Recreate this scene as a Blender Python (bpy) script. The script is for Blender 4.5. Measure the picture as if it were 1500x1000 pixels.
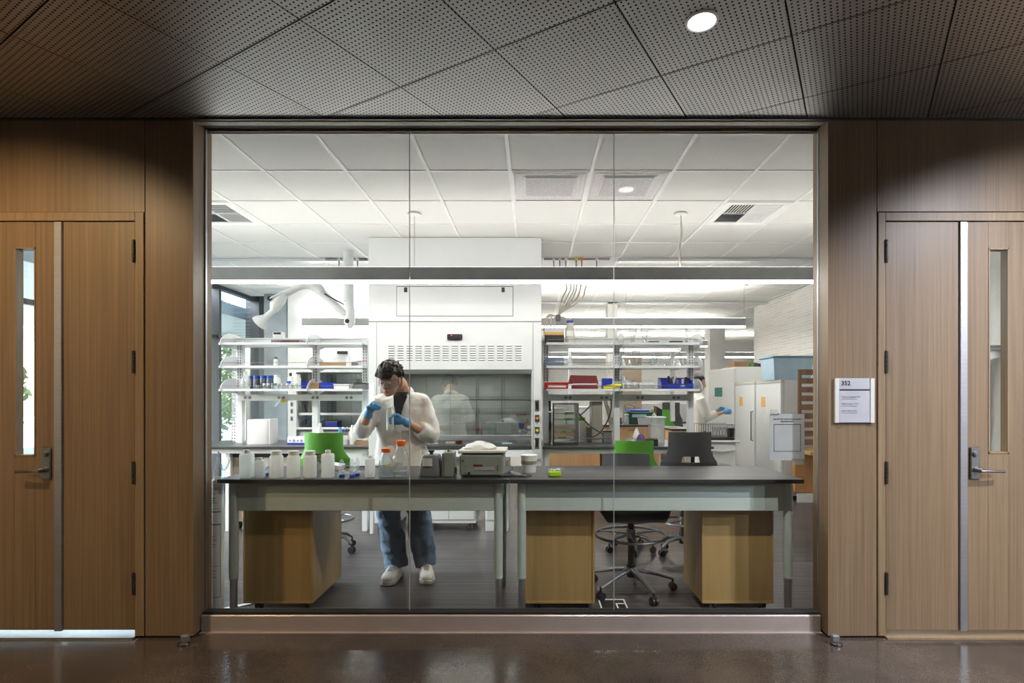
import bpy, bmesh, math, random
from mathutils import Vector, Matrix
random.seed(7)
for o in list(bpy.data.objects): bpy.data.objects.remove(o)
SC = bpy.context.scene
COL = SC.collection
# ---------------------------------------------------------------- camera
F = 800.0; VX = 781.0; VY = 580.0; EYE = 1.43
cd = bpy.data.cameras.new('camera'); cam = bpy.data.objects.new('camera', cd); COL.objects.link(cam)
cam.location = (0, 0, EYE); cam.rotation_euler = (math.pi/2, 0, 0)
cd.sensor_width = 36; cd.lens = 36*F/1500
cd.shift_x = -(VX-750)/1500; cd.shift_y = (VY-500)/1500
cd.clip_start = 0.05; cd.clip_end = 200
SC.camera = cam
def X(px, Y): return (px-VX)/F*Y          # world X of a column seen at depth Y
def Z(py, Y): return EYE-(py-VY)/F*Y      # world Z of a row seen at depth Y
# ---------------------------------------------------------------- world, sun, exposure
SC.view_settings.view_transform = 'Standard'; SC.view_settings.look = 'None'
SC.view_settings.gamma = 1; SC.view_settings.use_curve_mapping = False
SC.view_settings.exposure = 0.9
SC.cycles.use_denoising = True
SC.cycles.max_bounces = 9; SC.cycles.diffuse_bounces = 5; SC.cycles.transparent_max_bounces = 24
SC.cycles.sample_clamp_indirect = 6; SC.cycles.caustics_reflective = False; SC.cycles.caustics_refractive = False
W = bpy.data.worlds.new('sky'); SC.world = W; W.use_nodes = True
nt = W.node_tree; bg = nt.nodes['Background']
sk = nt.nodes.new('ShaderNodeTexSky'); sk.sky_type = 'NISHITA'; sk.sun_disc = False; sk.sun_elevation = math.radians(42); sk.sun_rotation = math.radians(240); sk.air_density = 1.2; sk.dust_density = 2
nt.links.new(sk.outputs[0], bg.inputs[0]); bg.inputs[1].default_value = 1.0
def lamp(name, kind, loc, rot, energy, col, **k):
    l = bpy.data.lights.new(name, kind); l.energy = energy; l.color = col
    for a, b in k.items(): setattr(l, a, b)
    o = bpy.data.objects.new(name, l); o.location = loc; o.rotation_euler = rot; COL.objects.link(o); return o
lamp('sun', 'SUN', (-20, 5, 20), (0, math.radians(-62), math.radians(-14)), 11, (0.74, 0.88, 1.0), angle=math.radians(70))
CEIL = 3.07
DOWN = [(-3.05, 1.95, 25, (1.0, .70, .38)), (0.738, 2.39, 46, (1.0, .92, .84)), (3.25, 1.75, 66, (.90, .91, 1.0)),
        (-4.6, 0.2, 28, (1.0, .74, .46)), (4.6, 0.2, 105, (.88, .92, 1.0)), (-4.95, -1.2, 30, (1, .80, .58)), (4.95, -1.2, 120, (.88, .92, 1.0))]  # only the central lamp shows; the side ones are added fill
# ---------------------------------------------------------------- helpers
def newmat(name):
    m = bpy.data.materials.new(name); m.use_nodes = True
    return m, m.node_tree, m.node_tree.nodes['Principled BSDF']
def lin(c):
    return tuple((v/12.92 if v <= .04045 else ((v+.055)/1.055)**2.4) for v in c)
def mat(name, rgb, rough=.5, metal=0, vary=.06, scale=(8, 8, 8), bump=0, bscale=60, spec=.5, emit=0, alpha=1, coat=0, sub=0):
    """rgb 0-255 sRGB, mottled by a little noise"""
    m, t, b = newmat(name); c = lin([v/255 for v in rgb])
    tc = t.nodes.new('ShaderNodeTexCoord'); mp = t.nodes.new('ShaderNodeMapping'); mp.inputs['Scale'].default_value = scale
    t.links.new(tc.outputs['Object'], mp.inputs[0])
    nz = t.nodes.new('ShaderNodeTexNoise'); nz.inputs['Scale'].default_value = 1; nz.inputs['Detail'].default_value = 4
    t.links.new(mp.outputs[0], nz.inputs['Vector'])
    r = t.nodes.new('ShaderNodeValToRGB'); e = r.color_ramp.elements
    e[0].position = .3; e[1].position = .7
    e[0].color = tuple(v*(1-vary) for v in c)+(1,); e[1].color = tuple(min(1, v*(1+vary)) for v in c)+(1,)
    t.links.new(nz.outputs['Fac'], r.inputs[0]); t.links.new(r.outputs[0], b.inputs['Base Color'])
    b.inputs['Roughness'].default_value = rough; b.inputs['Metallic'].default_value = metal
    b.inputs['Specular IOR Level'].default_value = spec; b.inputs['Coat Weight'].default_value = coat
    if sub: b.inputs['Subsurface Weight'].default_value = sub; b.inputs['Subsurface Radius'].default_value = (.02, .01, .006)
    if alpha < 1: b.inputs['Alpha'].default_value = alpha
    if emit: t.links.new(r.outputs[0], b.inputs['Emission Color']); b.inputs['Emission Strength'].default_value = emit
    if bump:
        n2 = t.nodes.new('ShaderNodeTexNoise'); n2.inputs['Scale'].default_value = bscale; t.links.new(tc.outputs['Object'], n2.inputs['Vector'])
        bp = t.nodes.new('ShaderNodeBump'); bp.inputs['Strength'].default_value = bump; bp.inputs['Distance'].default_value = .01
        t.links.new(n2.outputs['Fac'], bp.inputs['Height']); t.links.new(bp.outputs[0], b.inputs['Normal'])
    return m
def wood(name, a, bcol, rough=.45, sx=90, sz=1.2, fig=.25, axis='z'):
    """straight-grained veneer; a/b dark and light sRGB tones"""
    m, t, b = newmat(name); tc = t.nodes.new('ShaderNodeTexCoord')
    mp = t.nodes.new('ShaderNodeMapping'); s = [sx, sx, sz] if axis == 'z' else [sz, sx, sx]
    mp.inputs['Scale'].default_value = s; t.links.new(tc.outputs['Object'], mp.inputs[0])
    n = t.nodes.new('ShaderNodeTexNoise'); n.inputs['Scale'].default_value = 1; n.inputs['Detail'].default_value = 6; n.inputs['Roughness'].default_value = .65
    t.links.new(mp.outputs[0], n.inputs['Vector'])
    mp2 = t.nodes.new('ShaderNodeMapping'); s2 = [5, 5, .35] if axis == 'z' else [.35, 5, 5]
    mp2.inputs['Scale'].default_value = s2; t.links.new(tc.outputs['Object'], mp2.inputs[0])
    w = t.nodes.new('ShaderNodeTexNoise'); w.inputs['Scale'].default_value = 1; w.inputs['Distortion'].default_value = 1.2; t.links.new(mp2.outputs[0], w.inputs['Vector'])
    mx = t.nodes.new('ShaderNodeMix'); mx.data_type = 'FLOAT'; mx.inputs[0].default_value = fig
    t.links.new(n.outputs['Fac'], mx.inputs[2]); t.links.new(w.outputs['Fac'], mx.inputs[3])
    r = t.nodes.new('ShaderNodeValToRGB'); e = r.color_ramp.elements; e[0].position = .33; e[1].position = .66
    e[0].color = lin([v/255 for v in a])+(1,); e[1].color = lin([v/255 for v in bcol])+(1,)
    t.links.new(mx.outputs[0], r.inputs[0]); t.links.new(r.outputs[0], b.inputs['Base Color'])
    b.inputs['Roughness'].default_value = rough
    bp = t.nodes.new('ShaderNodeBump'); bp.inputs['Strength'].default_value = .12; bp.inputs['Distance'].default_value = .002
    t.links.new(n.outputs['Fac'], bp.inputs['Height']); t.links.new(bp.outputs[0], b.inputs['Normal'])
    return m
def glass(name, tint=(1, 1, 1), base=.0, ior=1.45, rough=0.0, body=0.0, bodycol=(.9, .9, .9), edge=0):
    m = bpy.data.materials.new(name); m.use_nodes = True; t = m.node_tree; t.nodes.clear()
    o = t.nodes.new('ShaderNodeOutputMaterial'); tr = t.nodes.new('ShaderNodeBsdfTransparent'); gl = t.nodes.new('ShaderNodeBsdfGlossy')
    tr.inputs[0].default_value = tint+(1,); gl.inputs['Roughness'].default_value = rough
    fr = t.nodes.new('ShaderNodeFresnel'); fr.inputs[0].default_value = ior
    geo = t.nodes.new('ShaderNodeNewGeometry'); ad = t.nodes.new('ShaderNodeMath'); ad.operation = 'ADD'; ad.use_clamp = True
    ad.inputs[1].default_value = base; mix = t.nodes.new('ShaderNodeMixShader')
    # same ior seen from both faces of the thin pane
    mm = t.nodes.new('ShaderNodeMix'); mm.data_type = 'FLOAT'; mm.inputs[2].default_value = ior; mm.inputs[3].default_value = 1/ior
    t.links.new(geo.outputs['Backfacing'], mm.inputs[0]); t.links.new(mm.outputs[0], fr.inputs[0])
    t.links.new(fr.outputs[0], ad.inputs[0]); t.links.new(ad.outputs[0], mix.inputs[0])
    t.links.new(tr.outputs[0], mix.inputs[1]); t.links.new(gl.outputs[0], mix.inputs[2])
    if edge:            # thicker glass seen edge-on absorbs more
        lw = t.nodes.new('ShaderNodeLayerWeight'); lw.inputs[0].default_value = .5; pw = t.nodes.new('ShaderNodeMath'); pw.operation = 'POWER'; pw.inputs[1].default_value = 2.5
        t.links.new(lw.outputs['Facing'], pw.inputs[0]); ec = t.nodes.new('ShaderNodeMix'); ec.data_type = 'RGBA'; ec.inputs[6].default_value = tint+(1,); ec.inputs[7].default_value = tuple(v*(1-edge) for v in tint)+(1,)
        t.links.new(pw.outputs[0], ec.inputs[0]); t.links.new(ec.outputs[2], tr.inputs[0])
    out = mix
    if body:
        df = t.nodes.new('ShaderNodeBsdfDiffuse'); df.inputs[0].default_value = bodycol+(1,)
        tl = t.nodes.new('ShaderNodeBsdfTranslucent'); tl.inputs[0].default_value = bodycol+(1,)
        m2 = t.nodes.new('ShaderNodeMixShader'); m2.inputs[0].default_value = .5
        t.links.new(df.outputs[0], m2.inputs[1]); t.links.new(tl.outputs[0], m2.inputs[2])
        m3 = t.nodes.new('ShaderNodeMixShader'); m3.inputs[0].default_value = body
        t.links.new(mix.outputs[0], m3.inputs[1]); t.links.new(m2.outputs[0], m3.inputs[2]); out = m3
    t.links.new(out.outputs[0], o.inputs[0]); return m
def emis(name, rgb, strength):
    m = bpy.data.materials.new(name); m.use_nodes = True; t = m.node_tree; t.nodes.clear()
    o = t.nodes.new('ShaderNodeOutputMaterial'); e = t.nodes.new('ShaderNodeEmission'); e.inputs[0].default_value = rgb+(1,); e.inputs[1].default_value = strength
    t.links.new(e.outputs[0], o.inputs[0]); return m

def wloc(o):
    v = Vector(o.location)
    while o.parent: o = o.parent; v = v+Vector(o.location)
    return v
class MB:
    def __init__(s): s.v = []; s.f = []; s.sm = []
    def _add(s, vs, fs, smooth=False):
        k = len(s.v); s.v += [tuple(p) for p in vs]
        for f in fs: s.f.append([i+k for i in f]); s.sm.append(smooth)
        return s
    def box(s, x0, x1, y0, y1, z0, z1, b=0):
        if x0 > x1: x0, x1 = x1, x0
        if y0 > y1: y0, y1 = y1, y0
        if z0 > z1: z0, z1 = z1, z0
        b = min(b, (x1-x0)*.45, (y1-y0)*.45, (z1-z0)*.45)
        if b <= 0:
            return s._add([(x0,y0,z0),(x1,y0,z0),(x1,y1,z0),(x0,y1,z0),(x0,y0,z1),(x1,y0,z1),(x1,y1,z1),(x0,y1,z1)],
                [(0,3,2,1),(4,5,6,7),(0,1,5,4),(1,2,6,5),(2,3,7,6),(3,0,4,7)])
        vs = []; idx = {}
        for i, x in enumerate((x0, x1)):
            for j, y in enumerate((y0, y1)):
                for k, z in enumerate((z0, z1)):
                    dx = b if i == 0 else -b; dy = b if j == 0 else -b; dz = b if k == 0 else -b
                    idx[i,j,k,0] = len(vs); vs.append((x, y+dy, z+dz))
                    idx[i,j,k,1] = len(vs); vs.append((x+dx, y, z+dz))
                    idx[i,j,k,2] = len(vs); vs.append((x+dx, y+dy, z))
        fs = []
        for i in (0, 1): fs.append([idx[i,0,0,0], idx[i,1,0,0], idx[i,1,1,0], idx[i,0,1,0]])
        for j in (0, 1): fs.append([idx[0,j,0,1], idx[1,j,0,1], idx[1,j,1,1], idx[0,j,1,1]])
        for k in (0, 1): fs.append([idx[0,0,k,2], idx[1,0,k,2], idx[1,1,k,2], idx[0,1,k,2]])
        for i in (0, 1):
            for j in (0, 1): fs.append([idx[i,j,0,0], idx[i,j,1,0], idx[i,j,1,1], idx[i,j,0,1]])
            for k in (0, 1): fs.append([idx[i,0,k,0], idx[i,1,k,0], idx[i,1,k,2], idx[i,0,k,2]])
        for j in (0, 1):
            for k in (0, 1): fs.append([idx[0,j,k,1], idx[1,j,k,1], idx[1,j,k,2], idx[0,j,k,2]])
        for i in (0, 1):
            for j in (0, 1):
                for k in (0, 1): fs.append([idx[i,j,k,0], idx[i,j,k,1], idx[i,j,k,2]])
        return s._add(vs, fs)
    def prism(s, poly, axis, a, b):
        """poly: 2-D outline; axis 'y': (x,z) extruded from y=a to b; 'x': (y,z); 'z': (x,y)"""
        n = len(poly)
        def P(p, t): return (p[0], t, p[1]) if axis == 'y' else ((t, p[0], p[1]) if axis == 'x' else (p[0], p[1], t))
        vs = [P(p, a) for p in poly]+[P(p, b) for p in poly]
        fs = [list(range(n)), list(range(2*n-1, n-1, -1))]+[[i, (i+1) % n, (i+1) % n+n, i+n] for i in range(n)]
        return s._add(vs, fs)
    def rings(s, rs, cap=True, smooth=True, closed=False):
        n = len(rs[0]); vs = [p for r in rs for p in r]; fs = []
        m = len(rs)
        for k in range(m if closed else m-1):
            for i in range(n):
                a = k*n+i; b = k*n+(i+1) % n; c = ((k+1) % m)*n+(i+1) % n; d = ((k+1) % m)*n+i
                fs.append([a, b, c, d])
        s._add(vs, fs, smooth)
        if cap and not closed:
            k0 = len(s.v)-len(vs)
            s.f.append([k0+i for i in range(n)][::-1]); s.sm.append(False)
            s.f.append([k0+(m-1)*n+i for i in range(n)]); s.sm.append(False)
        return s
    def lathe(s, cx, cy, prof, n=16, sx=1, sy=1, cap=True):
        return s.rings([[(cx+r*sx*math.cos(2*math.pi*i/n), cy+r*sy*math.sin(2*math.pi*i/n), z) for i in range(n)] for r, z in prof], cap)
    def tube(s, pts, r, n=8, cap=True, closed=False, flat=1.0):
        pts = [Vector(p) for p in pts]; rr = r if isinstance(r, (list, tuple)) else [r]*len(pts)
        out = []; up = None
        for i, p in enumerate(pts):
            if closed: d = pts[(i+1) % len(pts)]-pts[i-1]
            else: d = pts[min(i+1, len(pts)-1)]-pts[max(i-1, 0)]
            d.normalize()
            if up is None: up = Vector((0, 0, 1)) if abs(d.z) < .9 else Vector((0, 1, 0))
            a = d.cross(up); a.normalize(); b = a.cross(d); b.normalize(); up = b
            out.append([p+a*rr[i]*math.cos(2*math.pi*k/n)+b*rr[i]*flat*math.sin(2*math.pi*k/n) for k in range(n)])
        return s.rings(out, cap, True, closed)
    def cyl(s, p, q, r, r2=None, n=14): return s.tube([p, q], [r, r if r2 is None else r2], n)
    def ball(s, c, rx, ry=None, rz=None, n=14, m=9):
        ry = ry or rx; rz = rz or rx; rs = []
        for j in range(m+1):
            t = -math.pi/2+math.pi*j/m; q = max(math.cos(t), .001)
            rs.append([(c[0]+rx*q*math.cos(2*math.pi*i/n), c[1]+ry*q*math.sin(2*math.pi*i/n), c[2]+rz*math.sin(t)) for i in range(n)])
        return s.rings(rs, True)
    def sheet(s, grid, th=0, smooth=True):
        """grid of points -> surface, thickened downwards along z or y by th=(dx,dy,dz)"""
        h = len(grid); w = len(grid[0]); vs = [p for r in grid for p in r]
        fs = [[j*w+i, j*w+i+1, (j+1)*w+i+1, (j+1)*w+i] for j in range(h-1) for i in range(w-1)]
        if th:
            n = len(vs); vs = vs+[(p[0]+th[0], p[1]+th[1], p[2]+th[2]) for p in vs]
            fs += [[i+n for i in f[::-1]] for f in list(fs)]
            edge = [i for i in range(w)]+[j*w+w-1 for j in range(1, h)]+[(h-1)*w+i for i in range(w-2, -1, -1)]+[j*w for j in range(h-2, 0, -1)]
            for a, b in zip(edge, edge[1:]+edge[:1]): fs.append([a, b, b+n, a+n])
        return s._add(vs, fs, smooth)
    def xf(s, M, k0=0):
        for i in range(k0, len(s.v)): s.v[i] = tuple(M @ Vector(s.v[i]))
        return s
    def build(s, name, m, parent=None, origin=None, sharp=40):
        if parent is None:
            if origin is None:
                xs = [p[0] for p in s.v]; ys = [p[1] for p in s.v]; zs = [p[2] for p in s.v]
                origin = ((min(xs)+max(xs))/2, (min(ys)+max(ys))/2, min(zs))
            off = Vector(origin)
        else: off = wloc(parent)
        me = bpy.data.meshes.new(name)
        me.from_pydata([tuple(Vector(p)-off) for p in s.v], [], s.f)
        bm = bmesh.new(); bm.from_mesh(me); bmesh.ops.recalc_face_normals(bm, faces=bm.faces); bm.to_mesh(me); bm.free()
        me.polygons.foreach_set('use_smooth', s.sm[:len(me.polygons)] if len(me.polygons) == len(s.sm) else [True]*len(me.polygons))
        if any(s.sm): me.set_sharp_from_angle(angle=math.radians(sharp))
        me.update(); me.materials.append(m)
        o = bpy.data.objects.new(name, me); COL.objects.link(o)
        if parent: o.parent = parent
        else: o.location = off
        return o
def tag(o, label=None, cat=None, group=None, kind=None):
    if label: o['label'] = label
    if cat: o['category'] = cat
    if group: o['group'] = group
    if kind: o['kind'] = kind
    return o
def thing(name, label, cat, loc, group=None, rz=0):
    o = bpy.data.objects.new(name, None); o.empty_display_size = .05; COL.objects.link(o); o.location = loc; o.rotation_euler = (0, 0, rz)
    return tag(o, label, cat, group)
def struct(o): o['kind'] = 'structure'; return o
def sroot(name, loc=(0, 0, 0)):
    o = bpy.data.objects.new(name, None); COL.objects.link(o); o.location = loc; o['kind'] = 'structure'; return o
def dup(o, loc=None, rz=None, label=None, group=None, parent=None):
    c = o.copy(); COL.objects.link(c)
    if parent is not None: c.parent = parent
    if loc is not None: c.location = loc
    if rz is not None: c.rotation_euler = (0, 0, rz)
    if label: c['label'] = label
    if group: c['group'] = group
    for ch in list(o.children): dup(ch, parent=c)
    return c
def text(body, name, m, parent, loc, size, rot=(math.pi/2, 0, 0), align='LEFT', bold=0):
    cu = bpy.data.curves.new(name, 'FONT'); cu.body = body; cu.size = size; cu.extrude = .0002; cu.align_x = align; cu.offset = bold; cu.resolution_u = 2
    t = bpy.data.objects.new(name, cu); COL.objects.link(t); bpy.context.view_layer.update()
    me = bpy.data.meshes.new_from_object(t.evaluated_get(bpy.context.evaluated_depsgraph_get())); bpy.data.objects.remove(t)
    me.materials.clear(); me.materials.append(m)
    o = bpy.data.objects.new(name, me); COL.objects.link(o); o.parent = parent; o.location = Vector(loc)-wloc(parent); o.rotation_euler = rot
    return o
# ---------------------------------------------------------------- materials
M = {}
M['veneer'] = wood('wood veneer', (102, 84, 63), (136, 114, 89), .42, 110, 1.0, .25)
M['veneer_edge'] = wood('solid wood edge', (116, 97, 72), (146, 125, 97), .45, 60, 1.5, .3)
M['reveal'] = mat('black reveal', (18, 17, 16), .8)
M['alu'] = mat('brushed aluminium', (175, 176, 180), .38, .9, scale=(2, 2, 80))
M['satin'] = mat('satin nickel', (150, 150, 152), .3, 1)
M['darkmetal'] = mat('dark oiled bronze', (84, 82, 82), .4, .9)
M['sill'] = mat('painted metal sill', (176, 164, 158), .35, .3)
M['white'] = mat('white paint', (232, 232, 230), .45, vary=.02)
M['wallwhite'] = mat('white wall paint', (226, 226, 222), .7, vary=.03, bump=.05, bscale=200)
M['enamel'] = mat('white powder coat', (210, 212, 213), .35, vary=.015)
M['tile'] = mat('mineral ceiling tile', (222, 220, 216), .85, vary=.03, scale=(90, 90, 90), bump=.15, bscale=350)
M['tbar'] = mat('ceiling tee bar', (232, 230, 226), .4)
M['sage'] = mat('pale sage powder coat', (188, 202, 196), .4, vary=.02)
M['epoxy'] = mat('black epoxy resin top', (58, 58, 60), .28, vary=.1, scale=(3, 3, 3))
M['epoxy_edge'] = mat('black epoxy resin edge', (30, 30, 32), .3)
M['maple'] = wood('honey maple laminate', (150, 122, 72), (178, 149, 98), .38, 26, 1.2, .6)
M['maple_edge'] = wood('honey maple edge', (158, 130, 80), (184, 154, 104), .4, 26, 1.2, .4)
M['black'] = mat('black plastic', (22, 22, 24), .4)
M['rubber'] = mat('black rubber', (30, 30, 32), .7)
M['greymetal'] = mat('grey metal', (120, 122, 124), .4, .7)
M['shelf'] = mat('light grey steel', (206, 209, 211), .4, vary=.02)
M['green'] = mat('green moulded plastic', (92, 168, 50), .4, vary=.03)
M['charcoal'] = mat('charcoal moulded plastic', (70, 72, 76), .45, vary=.03)
M['pane'] = glass('storefront glass', (.985, .993, .99), 0.005, 1.5)
M['clear'] = glass('clear glassware', (.93, .95, .95), .05, 1.5, .02, .08, (.9, .95, .95), .75)
M['clearplastic'] = glass('clear plastic', (.93, .95, .95), .05, 1.4, .08, .2, (.9, .93, .95), .55)
M['frost'] = glass('frosted translucent plastic', (.95, .97, .96), .02, 1.4, .3, .8, (.88, .90, .88))
M['water'] = glass('water', (.86, .9, .92), .1, 1.33, 0, .08, (.85, .9, .92))
M['concrete_wall'] = mat('board formed concrete', (140, 148, 152), .75, vary=.12, scale=(6, 6, 6), bump=.2, bscale=30)
M['darkcol'] = mat('dark steel column', (58, 66, 74), .5)
M['paper'] = mat('white paper', (235, 235, 233), .7)
M['red'] = mat('red plastic', (186, 28, 30), .4)
M['maroon'] = mat('dark red cloth', (112, 24, 34), .6)
M['yellow'] = mat('yellow plastic', (222, 206, 50), .5)
M['blue'] = mat('cobalt blue plastic', (26, 52, 160), .35)
M['bluecap'] = mat('royal blue cap', (22, 72, 170), .35)
M['cyan'] = mat('light blue nitrile', (86, 156, 206), .45, vary=.1, scale=(20, 20, 20), bump=.3, bscale=60)
M['orange'] = mat('orange plastic cap', (232, 116, 30), .4)
M['cardboard'] = mat('brown cardboard', (156, 120, 84), .8)
M['ink'] = mat('black ink', (30, 30, 34), .6)
M['greyink'] = mat('grey ink', (120, 122, 134), .6)
M['inktape'] = mat('grey printed marks', (150, 154, 160), .6)
M['tubing'] = mat('cream tubing', (206, 200, 186), .45)
M['lime'] = mat('lime green plastic', (168, 214, 30), .35)
M['darkgreen'] = mat('dark green tub', (20, 84, 62), .4)
M['applgrey'] = mat('grey green enamel', (128, 136, 128), .42, vary=.03)
M['midgrey'] = mat('mid grey plastic', (104, 106, 108), .45, vary=.03)
M['beige'] = mat('beige enamel', (206, 202, 190), .4)
ORD = ('first', 'second', 'third', 'fourth', 'fifth', 'sixth', 'seventh', 'eighth', 'ninth', 'tenth')
M['cloth'] = mat('white cotton cloth', (232, 232, 228), .85, vary=.04, bump=.3, bscale=40)
M['teal'] = mat('teal plastic', (40, 140, 150), .4)
M['label_tan'] = mat('tan printed label', (150, 142, 116), .6)
M['pink'] = mat('pink cap', (200, 110, 130), .4)
M['maroonbrown'] = mat('dark brown board', (84, 62, 54), .6)
M['lilac'] = mat('lilac print', (150, 140, 190), .6)
M['purple'] = mat('purple plastic', (78, 44, 110), .5)
M['palewood'] = wood('pale grey wood laminate', (176, 160, 146), (200, 186, 172), .5, 20, 1, .4)
M['amberband'] = mat('orange printed band', (236, 182, 96), .5)
M['slate'] = mat('slate blue plastic', (88, 104, 132), .4)
M['taupe'] = mat('taupe steel', (142, 136, 126), .5)
M['iceblue'] = mat('ice blue plastic', (176, 206, 224), .5)
M['tan'] = mat('tan laminate', (186, 168, 146), .6)
M['oakfront'] = wood('pale oak front', (206, 158, 112), (226, 182, 136), .5, 20, 1, .4)
M['teallabel'] = mat('teal printed label', (70, 130, 124), .5)
M['totebody'] = mat('translucent blue tote', (172, 198, 216), .4, sub=.2)
M['totelid'] = mat('grey blue lid', (104, 140, 168), .4)
M['orangewood'] = wood('orange birch ply', (176, 118, 64), (204, 146, 88), .45, 14, 1, .6)
M['brownreflect'] = wood('dark brown slats', (96, 66, 46), (130, 92, 66), .5, 30, 1, .4)
M['paving'] = mat('pale paving', (196, 196, 190), .8, vary=.08)
M['canopy'] = mat('pale canopy soffit', (196, 206, 206), .6)
# ================================================================ STRUCTURE
WY = 3.227            # face of the timber wall
# corridor floor: polished dark concrete
def floor_mat():
    m, t, b = newmat('polished concrete'); tc = t.nodes.new('ShaderNodeTexCoord')
    n1 = t.nodes.new('ShaderNodeTexNoise'); n1.inputs['Scale'].default_value = 1.6; n1.inputs['Detail'].default_value = 8; n1.inputs['Roughness'].default_value = .7
    n2 = t.nodes.new('ShaderNodeTexNoise'); n2.inputs['Scale'].default_value = 90; n2.inputs['Detail'].default_value = 3
    t.links.new(tc.outputs['Object'], n1.inputs[0]); t.links.new(tc.outputs['Object'], n2.inputs[0])
    r = t.nodes.new('ShaderNodeValToRGB'); e = r.color_ramp.elements
    e[0].position = .3; e[0].color = lin((56/255, 50/255, 46/255))+(1,); e[1].position = .72; e[1].color = lin((90/255, 79/255, 70/255))+(1,)
    r2 = t.nodes.new('ShaderNodeValToRGB'); f = r2.color_ramp.elements; f[0].position = .35; f[0].color = (.7, .7, .7, 1); f[1].position = .7; f[1].color = (1.15, 1.15, 1.15, 1)
    mx = t.nodes.new('ShaderNodeMix'); mx.data_type = 'RGBA'; mx.blend_type = 'MULTIPLY'; mx.inputs[0].default_value = 1
    t.links.new(n1.outputs['Fac'], r.inputs[0]); t.links.new(n2.outputs['Fac'], r2.inputs[0])
    t.links.new(r.outputs[0], mx.inputs[6]); t.links.new(r2.outputs[0], mx.inputs[7]); t.links.new(mx.outputs[2], b.inputs['Base Color'])
    rr = t.nodes.new('ShaderNodeMapRange'); rr.inputs[3].default_value = .09; rr.inputs[4].default_value = .24
    t.links.new(n1.outputs['Fac'], rr.inputs[0]); t.links.new(rr.outputs[0], b.inputs['Roughness'])
    return m
M['concrete'] = floor_mat()
def vinyl_mat():
    m, t, b = newmat('dark timber-look vinyl'); tc = t.nodes.new('ShaderNodeTexCoord')
    mp = t.nodes.new('ShaderNodeMapping'); mp.inputs['Scale'].default_value = (.5, 38, 1); t.links.new(tc.outputs['Object'], mp.inputs[0])
    n = t.nodes.new('ShaderNodeTexNoise'); n.inputs['Scale'].default_value = 1.3; n.inputs['Detail'].default_value = 5; n.inputs['Roughness'].default_value = .6
    t.links.new(mp.outputs[0], n.inputs[0])
    bk = t.nodes.new('ShaderNodeTexBrick'); bk.inputs['Scale'].default_value = 1; bk.inputs['Brick Width'].default_value = 1.2; bk.inputs['Row Height'].default_value = .155
    bk.inputs['Mortar Size'].default_value = .0012; bk.inputs['Color1'].default_value = (.75, .75, .75, 1); bk.inputs['Color2'].default_value = (1.1, 1.1, 1.1, 1); bk.inputs['Mortar'].default_value = (.25, .25, .25, 1)
    t.links.new(tc.outputs['Object'], bk.inputs[0])
    r = t.nodes.new('ShaderNodeValToRGB'); e = r.color_ramp.elements
    e[0].position = .36; e[0].color = lin((40/255, 38/255, 40/255))+(1,); e[1].position = .68; e[1].color = lin((98/255, 93/255, 94/255))+(1,)
    mx = t.nodes.new('ShaderNodeMix'); mx.data_type = 'RGBA'; mx.blend_type = 'MULTIPLY'; mx.inputs[0].default_value = .9
    t.links.new(n.outputs['Fac'], r.inputs[0]); t.links.new(r.outputs[0], mx.inputs[6]); t.links.new(bk.outputs['Color'], mx.inputs[7]); t.links.new(mx.outputs[2], b.inputs['Base Color'])
    b.inputs['Roughness'].default_value = .3
    return m
M['vinyl'] = vinyl_mat()
struct(MB().box(-6, 6, -3.0, 3.40, -.1, 0).build('floor', M['concrete']))
struct(MB().box(-4.8, 8.2, 3.40, 17.2, -.1, 0).build('floor', M['vinyl']))
# corridor shell behind the camera
struct(MB().box(-6.2, -6, -3.2, 3.3, 0, 3.3).build('wall_left', M['wallwhite']))
struct(MB().box(6, 6.2, -3.2, 3.3, 0, 3.3).build('wall_right', M['wallwhite']))
struct(MB().box(-6.2, 6.2, -3.2, -3.0, 0, 3.3).build('wall_back', M['wallwhite']))
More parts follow.
